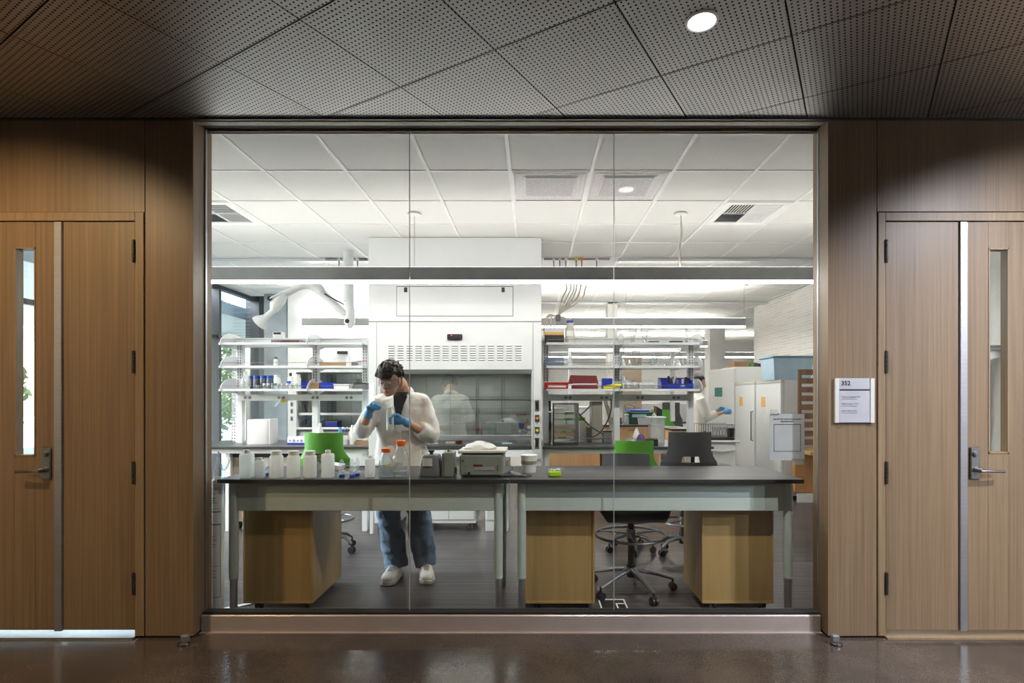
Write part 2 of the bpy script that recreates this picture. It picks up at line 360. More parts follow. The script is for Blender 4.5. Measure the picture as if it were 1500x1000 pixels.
# perforated corridor ceiling panels
def perf_mat():
    m, t, b = newmat('perforated metal panel'); tc = t.nodes.new('ShaderNodeTexCoord')
    mp = t.nodes.new('ShaderNodeMapping'); mp.vector_type = 'TEXTURE'; mp.inputs['Rotation'].default_value = (0, 0, math.atan2(-.313, .523)); t.links.new(tc.outputs['Object'], mp.inputs[0])
    sc = t.nodes.new('ShaderNodeVectorMath'); sc.operation = 'SCALE'; sc.inputs['Scale'].default_value = 1/.0234; t.links.new(mp.outputs[0], sc.inputs[0])
    fr = t.nodes.new('ShaderNodeVectorMath'); fr.operation = 'FRACTION'; t.links.new(sc.outputs[0], fr.inputs[0])
    sb = t.nodes.new('ShaderNodeVectorMath'); sb.operation = 'SUBTRACT'; sb.inputs[1].default_value = (.5, .5, 0); t.links.new(fr.outputs[0], sb.inputs[0])
    ml = t.nodes.new('ShaderNodeVectorMath'); ml.operation = 'MULTIPLY'; ml.inputs[1].default_value = (1, 1, 0); t.links.new(sb.outputs[0], ml.inputs[0])
    ln = t.nodes.new('ShaderNodeVectorMath'); ln.operation = 'LENGTH'; t.links.new(ml.outputs[0], ln.inputs[0])
    gt = t.nodes.new('ShaderNodeMapRange'); gt.inputs[1].default_value = .185; gt.inputs[2].default_value = .225; gt.inputs[3].default_value = 0; gt.inputs[4].default_value = 1
    t.links.new(ln.outputs['Value'], gt.inputs[0])
    c = t.nodes.new('ShaderNodeMix'); c.data_type = 'RGBA'; c.inputs[6].default_value = (.006, .006, .006, 1); c.inputs[7].default_value = lin((164/255, 162/255, 161/255))+(1,)
    t.links.new(gt.outputs[0], c.inputs[0]); t.links.new(c.outputs[2], b.inputs['Base Color'])
    mm = t.nodes.new('ShaderNodeMath'); mm.operation = 'MULTIPLY'; mm.inputs[1].default_value = .85; t.links.new(gt.outputs[0], mm.inputs[0]); t.links.new(mm.outputs[0], b.inputs['Metallic'])
    sp = t.nodes.new('ShaderNodeMath'); sp.operation = 'MULTIPLY'; sp.inputs[1].default_value = .5; t.links.new(gt.outputs[0], sp.inputs[0]); t.links.new(sp.outputs[0], b.inputs['Specular IOR Level'])
    b.inputs['Roughness'].default_value = .40
    bp = t.nodes.new('ShaderNodeBump'); bp.inputs['Strength'].default_value = .6; bp.inputs['Distance'].default_value = .002; t.links.new(gt.outputs[0], bp.inputs['Height']); t.links.new(bp.outputs[0], b.inputs['Normal'])
    return m
M['perf'] = perf_mat()
ceil = struct(MB().box(-6.2, 6.2, -3.2, 3.39, CEIL+.06, CEIL+.12).build('ceiling', M['reveal'], origin=(0, 0, 0)))
def clip(poly, f):        # keep where f(p) >= 0
    out = []
    for i in range(len(poly)):
        a, b = poly[i], poly[(i+1) % len(poly)]; fa, fb = f(a), f(b)
        if fa >= 0: out.append(a)
        if (fa >= 0) != (fb >= 0):
            t = fa/(fa-fb); out.append((a[0]+(b[0]-a[0])*t, a[1]+(b[1]-a[1])*t))
    return out
UX, UY = .5226, -.3128; PX0, PY0 = -.181, 2.588; CEDGE = 3.225
g = .006
back_panels = MB()
for i in range(-16, 17):
    for j in range(-16, 10):
        def P(a, b): return (PX0+UX*a-UY*b, PY0+UY*a+UX*b)
        q = [P(i+g, j+g), P(i+1-g, j+g), P(i+1-g, j+1-g), P(i+g, j+1-g)]
        q = clip(q, lambda p: CEDGE-p[1]); q = clip(q, lambda p: p[0]+5.98) if q else q; q = clip(q, lambda p: 5.98-p[0]) if q else q
        q = clip(q, lambda p: p[1]+2.98) if q else q
        if len(q) < 3: continue
        A = abs(sum(q[k][0]*q[(k+1) % len(q)][1]-q[(k+1) % len(q)][0]*q[k][1] for k in range(len(q))))/2
        if A < .002: continue
        cy = max(p[1] for p in q); cx = min(abs(p[0]) for p in q)
        if cy > 2.1 and cx < 3.3: MB().prism(q, 'z', CEIL, CEIL+.03).build('ceiling_panel', M['perf'], ceil)
        else: back_panels.prism(q, 'z', CEIL, CEIL+.03)
bp_ = back_panels.build('ceiling_panel', M['perf'], ceil); bp_['kind'] = 'stuff'
struct(MB().box(-6, 6, 3.227-.012, 3.227+.02, CEIL-.012, CEIL+.05).build('trim_1', M['darkmetal']))
# downlights
def downlight(x, y, e, c, label, grp=None):
    t = thing('ceiling_downlight', label, 'light', (x, y, CEIL-.004), grp)
    MB().lathe(x, y, [(.056, CEIL+.02), (.057, CEIL-.003), (.062, CEIL-.006), (.070, CEIL-.004), (.072, CEIL), (.072, CEIL+.02)], 32, cap=False).build('trim_ring', M['white'], t)
    MB().lathe(x, y, [(.057, CEIL-.0055), (.057, CEIL-.0035)], 32).build('lens', EM, t)
    lamp('downlight_lamp', 'SPOT', (x, y, CEIL-.012), (0 if abs(x) < 1 else math.radians(30), 0, 0), e*3, c, spot_size=math.radians(135 if abs(x) < 1 else 115), spot_blend=.7, shadow_soft_size=.015).parent = None
EM = emis('lit downlight lens', (1, .97, .93), 5)
for k, (x, y, e, c) in enumerate(DOWN):
    downlight(x, y, e, c, 'round recessed ceiling downlight, lit, in perforated panel above the glass wall' if k == 1 else 'added corridor downlight, unseen, filling the timber wall and tables with light, %s of the viewpoint' % ('far left', '', 'far right', 'left and level', 'right and level', 'left and behind', 'right and behind')[k], None if k == 1 else 'added corridor downlights out of view')

# timber wall -----------------------------------------------------------
def s_(px): return X(px, WY)
def zz(py): return Z(py, WY)
FZ = Z(931, WY)
def walls(side):
    m = M['veneer']
    root = sroot('wall_front', (0, WY, 0))
    if side < 0:
        MB().box(-6, s_(211.6), WY, WY+.04, zz(310.5), CEIL+.05).build('wood_panel', m, root)
        MB().prism([(s_(213), WY), (s_(283), WY), (X(301, 3.36), 3.35), (X(301, 3.36), 3.40), (s_(213), 3.40)], 'z', FZ, CEIL+.05).build('wood_panel', m, root)
        MB().box(s_(200), s_(279), WY+.015, 3.40, 0, CEIL).build('reveal_backing', M['reveal'], root)
        MB().box(-6, s_(-330), WY, WY+.04, FZ, zz(312)).build('wood_panel', m, root)
    else:
        MB().box(s_(1285.4), 6, WY, WY+.04, zz(309.5), CEIL+.05).build('wood_panel', m, root)
        MB().prism([(s_(1213), WY), (s_(1284), WY), (s_(1284), 3.40), (X(1198, 3.36), 3.40), (X(1198, 3.36), 3.35)], 'z', FZ, CEIL+.05).build('wood_panel', m, root)
        MB().box(s_(1216), s_(1296), WY+.015, 3.40, 0, CEIL).build('reveal_backing', M['reveal'], root)
        MB().box(s_(1720), 6, WY, WY+.04, FZ, zz(312)).build('wood_panel', m, root)
    return root
wl = walls(-1); wr = walls(1)

def door(side, n):
    """side -1: left pair, +1: right pair. mirrored about its own axis"""
    root = sroot('door_%d' % n, (0, WY, 0))
    c = (lambda px: s_(px)) if side < 0 else (lambda px: s_(px))
    if side < 0: fr0, fr1, na0, na1, ast0, ast1, act0, act1, far = 211, 198, 91.5, 196.5, 80, 91, -160, 79.5, -175
    else: fr0, fr1, na0, na1, ast0, ast1, act0, act1, far = 1286, 1297, 1298.5, 1405, 1406, 1416.5, 1417, 1640, 1655
    e = M['veneer_edge']; t0, t1, b0 = (311, 323.5, 931)
    MB().box(c(fr0), c(fr1), WY-.004, WY+.14, FZ, zz(t0), .002).build('door_jamb', e, root)
    MB().box(c(far), c(far-13 if side < 0 else far+13), WY-.004, WY+.14, FZ, zz(t0), .002).build('door_jamb', e, root)
    MB().box(c(fr1), c(far), WY-.004, WY+.14, zz(t1), zz(t0), .002).build('door_head', e, root)
    y0 = WY+.006; y1 = y0+.045; ztop = zz(324.5); zb = zz(923)
    MB().box(c(fr1), c(far), y1, y1+.02, ztop-.02, ztop+.01).build('door_rebate', M['reveal'], root)
    lf = MB().box(c(na0), c(na1), y0, y1, zb, ztop, .0015).build('door_leaf', M['veneer'], root)
    MB().box(c(ast0), c(ast1), y0-.012, y0+.01, zb-.004, ztop-.002, .002).build('astragal', M['alu'], root)
    # active leaf with a vision slot
    w0, w1, wt, wb = (20, 51, 362, 668) if side < 0 else (1449, 1479, 363, 664)
    a, b_ = sorted((c(act0), c(act1))); wa, wb2 = c(w0), c(w1); zt_, zb_ = zz(wt), zz(wb)
    ml = MB(); ml.box(a, wa, y0, y1, zb, ztop, .0015); ml.box(wb2, b_, y0, y1, zb, ztop, .0015); ml.box(wa, wb2, y0, y1, zt_, ztop); ml.box(wa, wb2, y0, y1, zb, zb_)
    al = ml.build('door_leaf', M['veneer'], root)
    f = MB(); k = .008
    f.box(wa, wa+k, y0-.003, y1+.003, zb_, zt_).box(wb2-k, wb2, y0-.003, y1+.003, zb_, zt_).box(wa, wb2, y0-.003, y1+.003, zt_-k, zt_).box(wa, wb2, y0-.003, y1+.003, zb_, zb_+k)
    f.build('vision_frame', e, al)
    MB().box(wa+k, wb2-k, y1-.012, y1-.006, zb_+k, zt_-k).build('pane', M['pane'], al)
    # hinges on the narrow leaf
    hx = c(196.8) if side < 0 else c(1297.6)
    for py in (368, 530, 692, 854):
        zc = zz(py); h = MB()
        for q in range(5):
            z0 = zc-.0625+q*.025; h.cyl((hx, y0-.012, z0+.001), (hx, y0-.012, z0+.0238), .0095, n=12)
        h.ball((hx, y0-.012, zc+.064), .009, .009, .004); h.ball((hx, y0-.012, zc-.064), .009, .009, .004)
        h.box(hx-.016, hx+.016, y0-.006, y0+.002, zc-.062, zc+.062)
        h.build('hinge', M['darkmetal'], lf)
    # lever handle and plate on the active leaf
    sx = 1 if side > 0 else -1
    px = c(67.5 if side < 0 else 1428)
    pl = MB().box(px-.030, px+.030, y0-.012, y0, zz(702), zz(654), .006).build('lock_plate', M['satin'], al)
    MB().cyl((px, y0-.022, zz(665)), (px, y0-.01, zz(665)), .017, n=20).cyl((px, y0-.026, zz(665)), (px, y0-.02, zz(665)), .011, n=16).build('lock_cylinder', M['satin'], al)
    hz = zz(688)
    lv = MB().cyl((px+.004*sx, y0-.058, hz), (px+.004*sx, y0-.01, hz), .012, n=16)
    lv.cyl((px+.004*sx, y0-.018, hz), (px+.004*sx, y0-.010, hz), .019, n=18)
    lv.tube([(px-.006*sx, y0-.055, hz), (px+.03*sx, y0-.058, hz+.001), (px+.075*sx, y0-.056, hz-.002), (px+.135*sx, y0-.05, hz-.004)], [.011, .0105, .010, .011], 10, flat=.8)
    lv.build('lever_handle', M['satin'], al)
    MB().box(c(fr1), c(far), WY-.02, WY+.15, 0.0, .012 if side < 0 else .010).build('threshold', M['alu'] if side < 0 else M['veneer_edge'], root)
    return root
door(-1, 1); door(1, 2)
# glazed opening: head, sill, liners, three panes
win = sroot('window_1', (0, 3.36, 0))
SX0, SX1 = X(294, 3.30), X(1203, 3.30)
MB().box(SX0, SX1, 3.30, 3.42, 0, .105, .004).build('window_sill', M['sill'], win)
MB().box(SX0, SX1, 3.285, 3.31, 0, .006).build('floor_angle', M['sill'], win)
MB().box(SX0, SX1, 3.315, 3.38, .105, .118).build('glazing_channel', M['reveal'], win)
LX0, LX1 = X(301.7, 3.36), X(1198.3, 3.36)
MB().box(s_(283), s_(1213), WY+.01, 3.28, 3.054, CEIL+.05).build('head_board', M['veneer_edge'], win)
MB().box(LX0-.04, LX1+.04, 3.281, 3.354, 3.070, CEIL+.05).build('head_reveal', M['reveal'], win)
MB().box(LX0-.01, LX1+.01, 3.366, 3.384, Z(192.5, 3.366), CEIL+.05).build('head_rail', M['veneer_edge'], win)
MB().box(LX0-.01, LX1+.01, 3.385, 3.391, Z(196, 3.385), CEIL+.05).build('head_trim', M['white'], win)
JB0, JB1 = X(310, 3.44), X(1189.5, 3.44)
for a, b_ in ((LX0-.05, LX0), (LX1, LX1+.05)):
    MB().box(a, b_, 3.35, 3.42, 0, CEIL).build('side_liner', M['veneer_edge'], win)
for x in (LX0, LX1): MB().box(x-.004, x+.004, 3.350, 3.365, .1, CEIL).build('edge_gasket', M['alu'], win)
for x0, x1 in ((LX0, X(599.6, 3.36)), (X(600.6, 3.36), X(898.6, 3.36)), (X(899.8, 3.36), LX1)):
    MB().box(x0+.001, x1-.001, 3.355, 3.365, .105, Z(187, 3.36)).build('pane', M['pane'], win)
M['glassedge'] = mat('polished glass edge', (180, 190, 190), .2, alpha=.6)
for px in (600.1, 899.2): MB().box(X(px, 3.36)-.002, X(px, 3.36)+.002, 3.3545, 3.3655, .106, CEIL).build('butt_joint', M['glassedge'], win)

# ---------------------------------------------------------------- laboratory shell
LX, RX, BY = -4.67, 4.10, 17.0
# left wall: glazed curtain wall
lw = sroot('wall_left', (LX, 6.5, 0))
MB().box(LX-.2, LX, 3.4, 3.95, 0, 3.2).build('mullion', M['darkcol'], lw)
MB().box(LX-.08, LX+.02, 3.95, 9.55, 3.02, 3.2).build('head_beam', M['darkcol'], lw)
MB().box(LX-.08, LX+.02, 3.95, 9.55, 0, .1).build('sill_beam', M['darkcol'], lw)
MB().box(LX-.06, LX, 3.95, 9.55, 2.28, 2.33).build('transom', M['darkcol'], lw)
for y in (5.3, 6.7, 8.1, 9.5): MB().box(LX-.08, LX+.03, y-.03, y+.03, .1, 3.05).build('mullion', M['darkcol'], lw)
MB().box(LX-.03, LX-.02, 3.95, 9.55, .1, 3.05).build('pane', M['pane'], lw)
# back wall on the left, dark column, concrete pier
struct(MB().box(LX, X(373, 9.6), 9.6, 9.8, 0, 3.2).build('trim_2', M['darkcol']))
struct(MB().box(X(373, 9.5), X(392, 9.5), 9.2, 9.6, 0, 3.2).build('trim_3', M['darkcol']))
struct(MB().box(X(389, 8.85), X(422, 8.85), 8.8, 9.2, 0, 3.2).build('trim_4', M['concrete_wall']))
struct(MB().box(X(421, 8.9), .1, 8.9, 9.05, 0, 3.2).build('wall_back', M['wallwhite']))
struct(MB().box(RX, RX+.2, 3.42, 9.94, 0, 3.2).build('wall_right', M['wallwhite']))
struct(MB().box(RX, 8.2, 9.94, 10.14, 0, 3.2).build('wall_right', M['wallwhite']))
struct(MB().box(8.0, 8.2, 10.14, BY, 0, 3.2).build('wall_right', M['wallwhite']))
struct(MB().box(-.1, .1, 9.05, BY, 0, 3.2).build('wall_left', M['wallwhite']))
struct(MB().box(-.1, 8.2, BY, BY+.2, 0, 3.2).build('wall_back', M['wallwhite']))
DL0, DL1 = s_(-175), s_(205)
struct(MB().box(-4.8, DL0, 3.42, 3.56, 0, 3.2).box(DL1, LX0-.16, 3.42, 3.50, 0, 3.2).box(DL0, DL1, 3.42, 3.56, 2.5, 3.2).build('wall_front', M['wallwhite']))
DR0, DR1 = s_(1290), s_(1655)
struct(MB().box(DR1, 5.2, 3.42, 3.56, 0, 3.2).box(LX1+.16, DR0, 3.42, 3.50, 0, 3.2).box(DR0, DR1, 3.42, 3.56, 2.5, 3.2).build('wall_front', M['wallwhite']))
# lab ceiling: tee grid and lay-in tiles
lc = struct(MB().box(-4.8, 8.2, 3.395, BY+.2, CEIL+.09, CEIL+.14).build('ceiling', M['reveal'], origin=(0, 4, CEIL)))
GX, GY, PX, PY = -.170, 3.985, .598, .622
bars = MB()
for k in range(-8, 15):
    x = GX+PX*k
    if x > LX and x < 8: bars.box(x-.012, x+.012, 3.392, 9.0 if x < 0 else (9.94 if x > RX else BY), CEIL, CEIL+.03)
for k in range(0, 21):
    y = GY+PY*k; bars.box(LX, RX if y < 9.94 else 8, y-.0085, y+.0085, CEIL+.001, CEIL+.03)
bars.build('tee_grid', M['tbar'], lc)
special = {(0, 0): 'perf', (1, 0): 'perf', (3, 1): 'vent', (-5, 1): 'vent'}
far = MB()
proto = None
for j in range(-1, 20):
    for i in range(-8, 14):
        x0 = GX+PX*i; x1 = x0+PX; y0 = GY+PY*j; y1 = y0+PY
        if x1 < LX or (i, j) in special: continue
        if y0 < 9.9 and x0 > RX: continue
        if y0 > 8.9 and x1 < 0: continue
        if x0 > 7.6: continue
        x0 = max(x0, LX); y0 = max(y0, 3.385); x1 = min(x1, RX) if y0 < 9.9 else x1
        if x1-x0 < .05: continue
        if j < 9: MB().box(x0+.013, x1-.013, y0+.0095, y1-.0095, CEIL+.006, CEIL+.02).build('ceiling_tile', M['tile'], lc)
        else: far.box(x0+.013, x1-.013, y0+.0095, y1-.0095, CEIL+.006, CEIL+.02)
far.build('ceiling_tile', M['tile'], lc)['kind'] = 'stuff'
# perforated diffusers and grilles
M['diff'] = mat('perforated diffuser face', (222, 217, 215), .6, vary=.12, scale=(70, 70, 70))
M['diff2'] = mat('diffuser core behind perforations', (188, 182, 184), .6, vary=.15, scale=(40, 40, 40))
for (i, j), kd in special.items():
    x0 = GX+PX*i+.013; x1 = x0+PX-.026; y0 = GY+PY*j+.0095; y1 = y0+PY-.019; cx = (x0+x1)/2; cy = (y0+y1)/2
    if kd == 'perf':
        t = thing('ceiling_diffuser', 'square perforated ceiling diffuser, %s of the pair above the fume hood' % ('left' if i == 0 else 'right'), 'vent', (cx, cy, CEIL))
        f = MB()
        for q, (w, z) in enumerate(((.285, CEIL+.004), (.262, CEIL+.002), (.235, CEIL+.006), (.205, CEIL+.003))):
            w2 = w-.022
            for s4 in range(4):
                pass
            f._add([(cx-w, cy-w, z), (cx+w, cy-w, z), (cx+w, cy+w, z), (cx-w, cy+w, z), (cx-w2, cy-w2, z+.004), (cx+w2, cy-w2, z+.004), (cx+w2, cy+w2, z+.004), (cx-w2, cy+w2, z+.004)],
                   [(0, 1, 5, 4), (1, 2, 6, 5), (2, 3, 7, 6), (3, 0, 4, 7)])
        f.build('stepped_frame', M['diff'], t)
        MB().box(cx-.185, cx+.185, cy-.185, cy+.185, CEIL+.001, CEIL+.004).build('core', M['diff2'], t)
        MB().box(x0, x1, y0, y1, CEIL+.009, CEIL+.02).build('backing', M['diff'], t)
        b4 = MB().box(x0, x1, y0, y0+.012, CEIL-.002, CEIL+.012).box(x0, x1, y1-.012, y1, CEIL-.002, CEIL+.012).box(x0, x0+.012, y0+.012, y1-.012, CEIL-.002, CEIL+.012).box(x1-.012, x1, y0+.012, y1-.012, CEIL-.002, CEIL+.012)
        b4.build('frame', M['white'], t)
    else:
        t = thing('ceiling_grille', 'square four-way ceiling air grille with dark louvres, %s end of the lab' % ('left' if i < 0 else 'right'), 'vent', (cx, cy, CEIL))
        MB().box(x0, x1, y0, y1, CEIL+.012, CEIL+.02).build('backing', M['reveal'] if i < 0 else M['diff2'], t)
        fr = MB(); w = .062
        fr.box(x0, x1, y0, y0+w, CEIL-.004, CEIL+.014, .003).box(x0, x1, y1-w, y1, CEIL-.004, CEIL+.014, .003).box(x0, x0+w, y0+w, y1-w, CEIL-.004, CEIL+.014, .003).box(x1-w, x1, y0+w, y1-w, CEIL-.004, CEIL+.014, .003)
        fr.build('frame', M['white'], t)
        a0, a1, c0, c1 = x0+w, x1-w, y0+w, y1-w
        MB().box(a0, cx if i > 0 else a1, c0, c1, CEIL+.009, CEIL+.0115).build('dark_core', M['reveal'], t)
        for q in range(9):
            xx = a0+(cx-a0)*(q+.5)/9
            MB().box(xx-.003, xx+.003, c0, cy, CEIL+.003, CEIL+.007).build('louvre', M['white'], t)
            xx = cx+(a1-cx)*(q+.5)/9
            MB().box(xx-(.008 if i > 0 else .003), xx+(.008 if i > 0 else .003), cy, c1, CEIL+.003, CEIL+.007).build('louvre', M['white'], t)
            yy = cy+(c1-cy)*(q+.5)/9
            MB().box(a0, cx, yy-.003, yy+.003, CEIL+.003, CEIL+.007).build('louvre', M['greymetal'], t)
            yy = c0+(cy-c0)*(q+.5)/9
            MB().box(cx, a1, yy-(.009 if i > 0 else .003), yy+(.009 if i > 0 else .003), CEIL+.003, CEIL+.007).build('louvre', M['white'], t)
        MB().box(cx-.005, cx+.005, c0, c1, CEIL-.001, CEIL+.011).build('divider', M['white'], t)
        MB().box(a0, a1, cy-.004, cy+.004, CEIL-.001, CEIL+.011).build('divider', M['white'], t)
# ceiling service channels (satin strips)
for px0, px1, y in ((300, 541, 6.56), (905, 1200, 6.56)):
    struct(MB().box(max(LX, X(px0, y)), min(RX, X(px1, y)), y-.05, y+.07, CEIL-.03, CEIL+.0).build('trim_5', M['enamel']))
struct(MB().box(.15, RX, 9.5, 9.62, CEIL-.03, CEIL).build('trim_6', M['enamel']))
# pendants
M['tube'] = emis('pendant diffuser', (1, .97, .92), 30)
M['upfill'] = emis('pendant uplight', (1, .97, .93), 10)  # added glow above the housings, brightens the ceiling
M['pend'] = mat('silver pendant housing', (168, 170, 172), .35, .3)
M['upfill_rear'] = emis('pendant uplight, rear', (1, .96, .9), 36)  # stronger added glow for the rear rows
def pendant(x0, x1, y, label, rods, up='upfill'):
    t = thing('pendant_light', label, 'light', ((x0+x1)/2, y, 2.455), 'linear pendants')
    MB().box(x0, x1, y-.03, y+.03, 2.465, 2.585, .003).build('housing', M['pend'], t)
    MB().box(x0+.004, x1-.004, y-.029, y+.029, 2.447, 2.465).build('diffuser', M['tube'], t)
    MB().box(x0+.004, x1-.004, y-.027, y+.027, 2.5851, 2.5853).build('fill_uplight', M[up], t)  # added glowing strip, no such source visible
    for k, x in enumerate(rods):
        MB().cyl((x, y, 2.58), (x, y, CEIL), .0022, n=6).build('cable', M['greymetal'], t)
        MB().lathe(x, y, [(.06, CEIL), (.058, CEIL-.012), (.02, CEIL-.02)], 20).build('canopy', M['white'], t)
    return t
x0, x1 = X(443, 8.1), X(1091, 8.1)
p1 = pendant(x0, x1, 4.91, 'long linear pendant light crossing the whole glass wall, nearest', [X(607, 4.91), X(997, 4.91)])
MB().tube([(X(997, 4.9), 4.9, CEIL), (X(999, 4.9), 4.9, 2.9), (X(994, 4.9), 4.9, 2.72), (X(997, 4.9), 4.9, 2.58)], .006, 6).build('power_cord', M['tubing'], p1)
pendant(x0, x1, 8.1, 'linear pendant light behind the fume hood, second row from glass', [X(500, 8.1), X(917, 8.1), X(1090, 8.1)], 'upfill_rear')
pendant(.4, 3.6, 11.3, 'linear pendant light in third row, seen over right shelving', [1.0, 3.2], 'upfill_rear')
pendant(.4, 7.2, 14.4, 'linear pendant light in farthest row by back wall', [1.0, 5], 'upfill_rear')
# ================================================================ BENCH, PEDESTALS
BF, BB, BZ = 3.50, 4.18, .896            # bench front, back, top height
def leg_part(x, y, t, feet=True):
    l = MB().tube([(x, y, .245), (x, y, BZ-.03)], .029, 18).build('leg', M['sage'], t)
    MB().cyl((x, y, .02), (x, y, .246), .024, n=18).cyl((x, y, 0), (x, y, .02), .021, n=16).build('foot_sleeve', M['alu'], l)
def bench(x0, x1, label):
    t = thing('laboratory_table', label, 'table', ((x0+x1)/2, (BF+BB)/2, 0), 'tables under the glass wall')
    MB().box(x0, x1, BF, BB, BZ-.026, BZ, .003).build('worktop', M['epoxy'], t)
    a, b = x0+.045, x1-.045
    fy = BF+.065
    for x, y in ((a+.03, fy), (b-.03, fy), (a+.03, BB-.065), (b-.03, BB-.065)): leg_part(x, y, t)
    zt, zb = BZ-.028, Z(748, fy-.01)
    MB().box(a+.055, b-.055, fy-.012, fy+.012, zb, zt, .003).build('apron', M['sage'], t)
    MB().box(a+.055, b-.055, BB-.077, BB-.053, zb+.08, zt, .003).build('apron', M['sage'], t)
    for x in (a+.03, b-.03): MB().box(x-.012, x+.012, fy+.03, BB-.09, zb+.02, zt, .003).build('side_rail', M['sage'], t)
    return t
bx0, bxm, bx1 = X(317, BF), X(746.5, BF), X(1178.5, BF)
bench(bx0, bxm-.001, 'black-topped sage laboratory table behind left half of glass, holding white bottles')
bench(bxm+.001, bx1, 'black-topped sage laboratory table behind right half of glass, nearly empty top')
def caster(x, y, t, h=.062, m='black'):
    c = MB(); r = h*.42
    c.cyl((x-.022, y, r), (x-.007, y, r), r, n=16).cyl((x+.007, y, r), (x+.022, y, r), r, n=16).cyl((x-.024, y, r), (x+.024, y, r), r*.3, n=8)
    c.box(x-.006, x+.006, y-.012, y+.018, r*.7, h, .003).box(x-.024, x+.024, y-.028, y+.028, h-.004, h)
    return c.build('caster', M[m], t)
def pedestal(x0, x1, yf, yb, label, doors_back=True):
    t = thing('mobile_pedestal', label, 'cabinet', ((x0+x1)/2, (yf+yb)/2, 0), 'wooden mobile pedestals under the tables')
    zb, zt = Z(883.5, yf), .715; e = .014
    MB().box(x0+e, x1-e, yf+.006, yb-.02, zb+.002, zt).build('body', M['maple'], t)
    f = MB().box(x0, x0+e, yf, yb-.02, zb, zt+.001, .001).box(x1-e, x1, yf, yb-.02, zb, zt+.001, .001).box(x0+e, x1-e, yf, yf+.012, zb, zb+e).box(x0, x1, yf, yb-.02, zt, zt+.012, .001)
    f.build('edge_panel', M['maple_edge'], t)
    h = (zt-zb)/2
    for k in range(2):
        d = MB().box(x0+.004, x1-.004, yb-.02, yb, zb+k*h+.003, zb+(k+1)*h-.003, .001).build('drawer', M['maple'], t)
        xm = (x0+x1)/2; z = zb+(k+1)*h-.07
        MB().tube([(xm-.06, yb, z), (xm-.06, yb+.025, z), (xm+.06, yb+.025, z), (xm+.06, yb, z)], .005, 8).build('handle', M['satin'], d)
    for x in (x0+.085, x1-.06):
        for y in (yf+.05, yb-.08): caster(x, y, t, zb)
    return t
pedestal(X(356, 3.64), X(458, 3.64), 3.64, 4.20, 'wooden mobile pedestal on casters, left, beside the standing person')
pedestal(X(768, 3.64), X(871, 3.64), 3.64, 4.10, 'wooden mobile pedestal on casters, middle, seen square on beside the stool')
pedestal(X(1028.5, 3.64), X(1133, 3.64), 3.64, 4.10, 'wooden mobile pedestal on casters, right, behind the rightmost table leg')

# ================================================================ FUME HOOD
HY = 5.65
def hx(px): return X(px, HY)
def hz(py): return Z(py, HY)
hood = thing('fume_hood', 'tall white fume hood cabinet with glass sash behind the standing person', 'fume hood', ((hx(540)+hx(793))/2, HY+.45, 0))
E = M['enamel']
MB().box(hx(540), hx(793), HY, HY+.9, hz(470.5), CEIL-.001, .002).build('upper_enclosure', E, hood)
MB().box(hx(540.5), hx(541.5), HY-.001, HY+.9, hz(471.2), hz(470)).build('seam', M['greymetal'], hood)
# access panel
pa = MB().box(hx(581.5), hx(751), HY-.004, HY, hz(462.5), hz(420)).build('access_panel', E, hood)
MB().box(hx(580.7), hx(751.8), HY-.0015, HY, hz(463.3), hz(419)).build('access_gap', M['reveal'], hood)
for px in (594.5, 737): MB().box(hx(px-2.4), hx(px+2.4), HY-.012, HY, hz(428), hz(421), .002).build('latch', M['black'], pa)
# lower front: frame around the sash opening
oz0, oz1 = hz(666), hz(541); ox0, ox1 = hx(557), hx(779)
fr = MB()
fr.box(hx(540), ox0, HY, HY+.9, hz(672), hz(471.5), .002).box(ox1, hx(793), HY, HY+.9, hz(672), hz(471.5), .002)
fr.box(ox0, ox1, HY, HY+.12, oz1, hz(471.5)); fr.build('front_frame', E, hood)
MB().prism([(HY, oz1), (HY+.07, hz(549)), (HY+.07, oz1)], 'x', ox0, ox1).build('header_bevel', E, hood)
MB().box(hx(551.5), hx(552.2), HY-.001, HY, hz(660), hz(471.5)).build('seam', M['greymetal'], hood); MB().box(hx(780.6), hx(781.3), HY-.001, HY, hz(660), hz(471.5)).build('seam', M['greymetal'], hood)
M['liner'] = mat('grey hood liner', (176, 180, 176), .5, vary=.03)
ll = MB().box(ox0, ox0+.02, HY+.1, HY+.85, .92, oz1).box(ox1-.02, ox1, HY+.1, HY+.85, .92, oz1).box(ox0, ox1, HY+.1, HY+.85, oz1-.02, oz1).build('liner', M['liner'], hood)
for k in range(4):       # baffle panels with recessed joints
    zs = [.93, hz(629+8), hz(604+6), hz(583+4), oz1-.02]
    for q in range(5):
        xs = [ox0+.02+(ox1-ox0-.04)*u/5 for u in range(6)]
        MB().box(xs[q]+.0025, xs[q+1]-.0025, HY+.80, HY+.82, zs[k]+.003, zs[k+1]-.003, .001).build('baffle_panel', M['liner'], ll)
MB().box(ox0, ox1, HY+.825, HY+.85, .9, oz1).build('back_panel', M['greymetal'], hood)
for px in (660, 698, 735): MB().cyl((X(px, HY+.75), HY+.75, .93), (X(px, HY+.75), HY+.75, hz(551)), .006, n=8).build('lattice_rod', M['satin'], hood)
for pz in (581, 598, 619): MB().cyl((ox0+.03, HY+.76, Z(pz, HY+.76)), (ox1-.03, HY+.76, Z(pz, HY+.76)), .004, n=6).build('lattice_rod', M['greymetal'], hood)
MB().box(ox0, ox1, HY-.02, HY+.85, .885, .92, .003).build('worktop', M['epoxy'], hood)
MB().prism([(HY-.05, hz(668)), (HY-.04, hz(659)), (HY+.05, hz(658)), (HY+.08, hz(668))], 'x', ox0-.02, ox1+.005).build('airfoil_sill', E, hood)
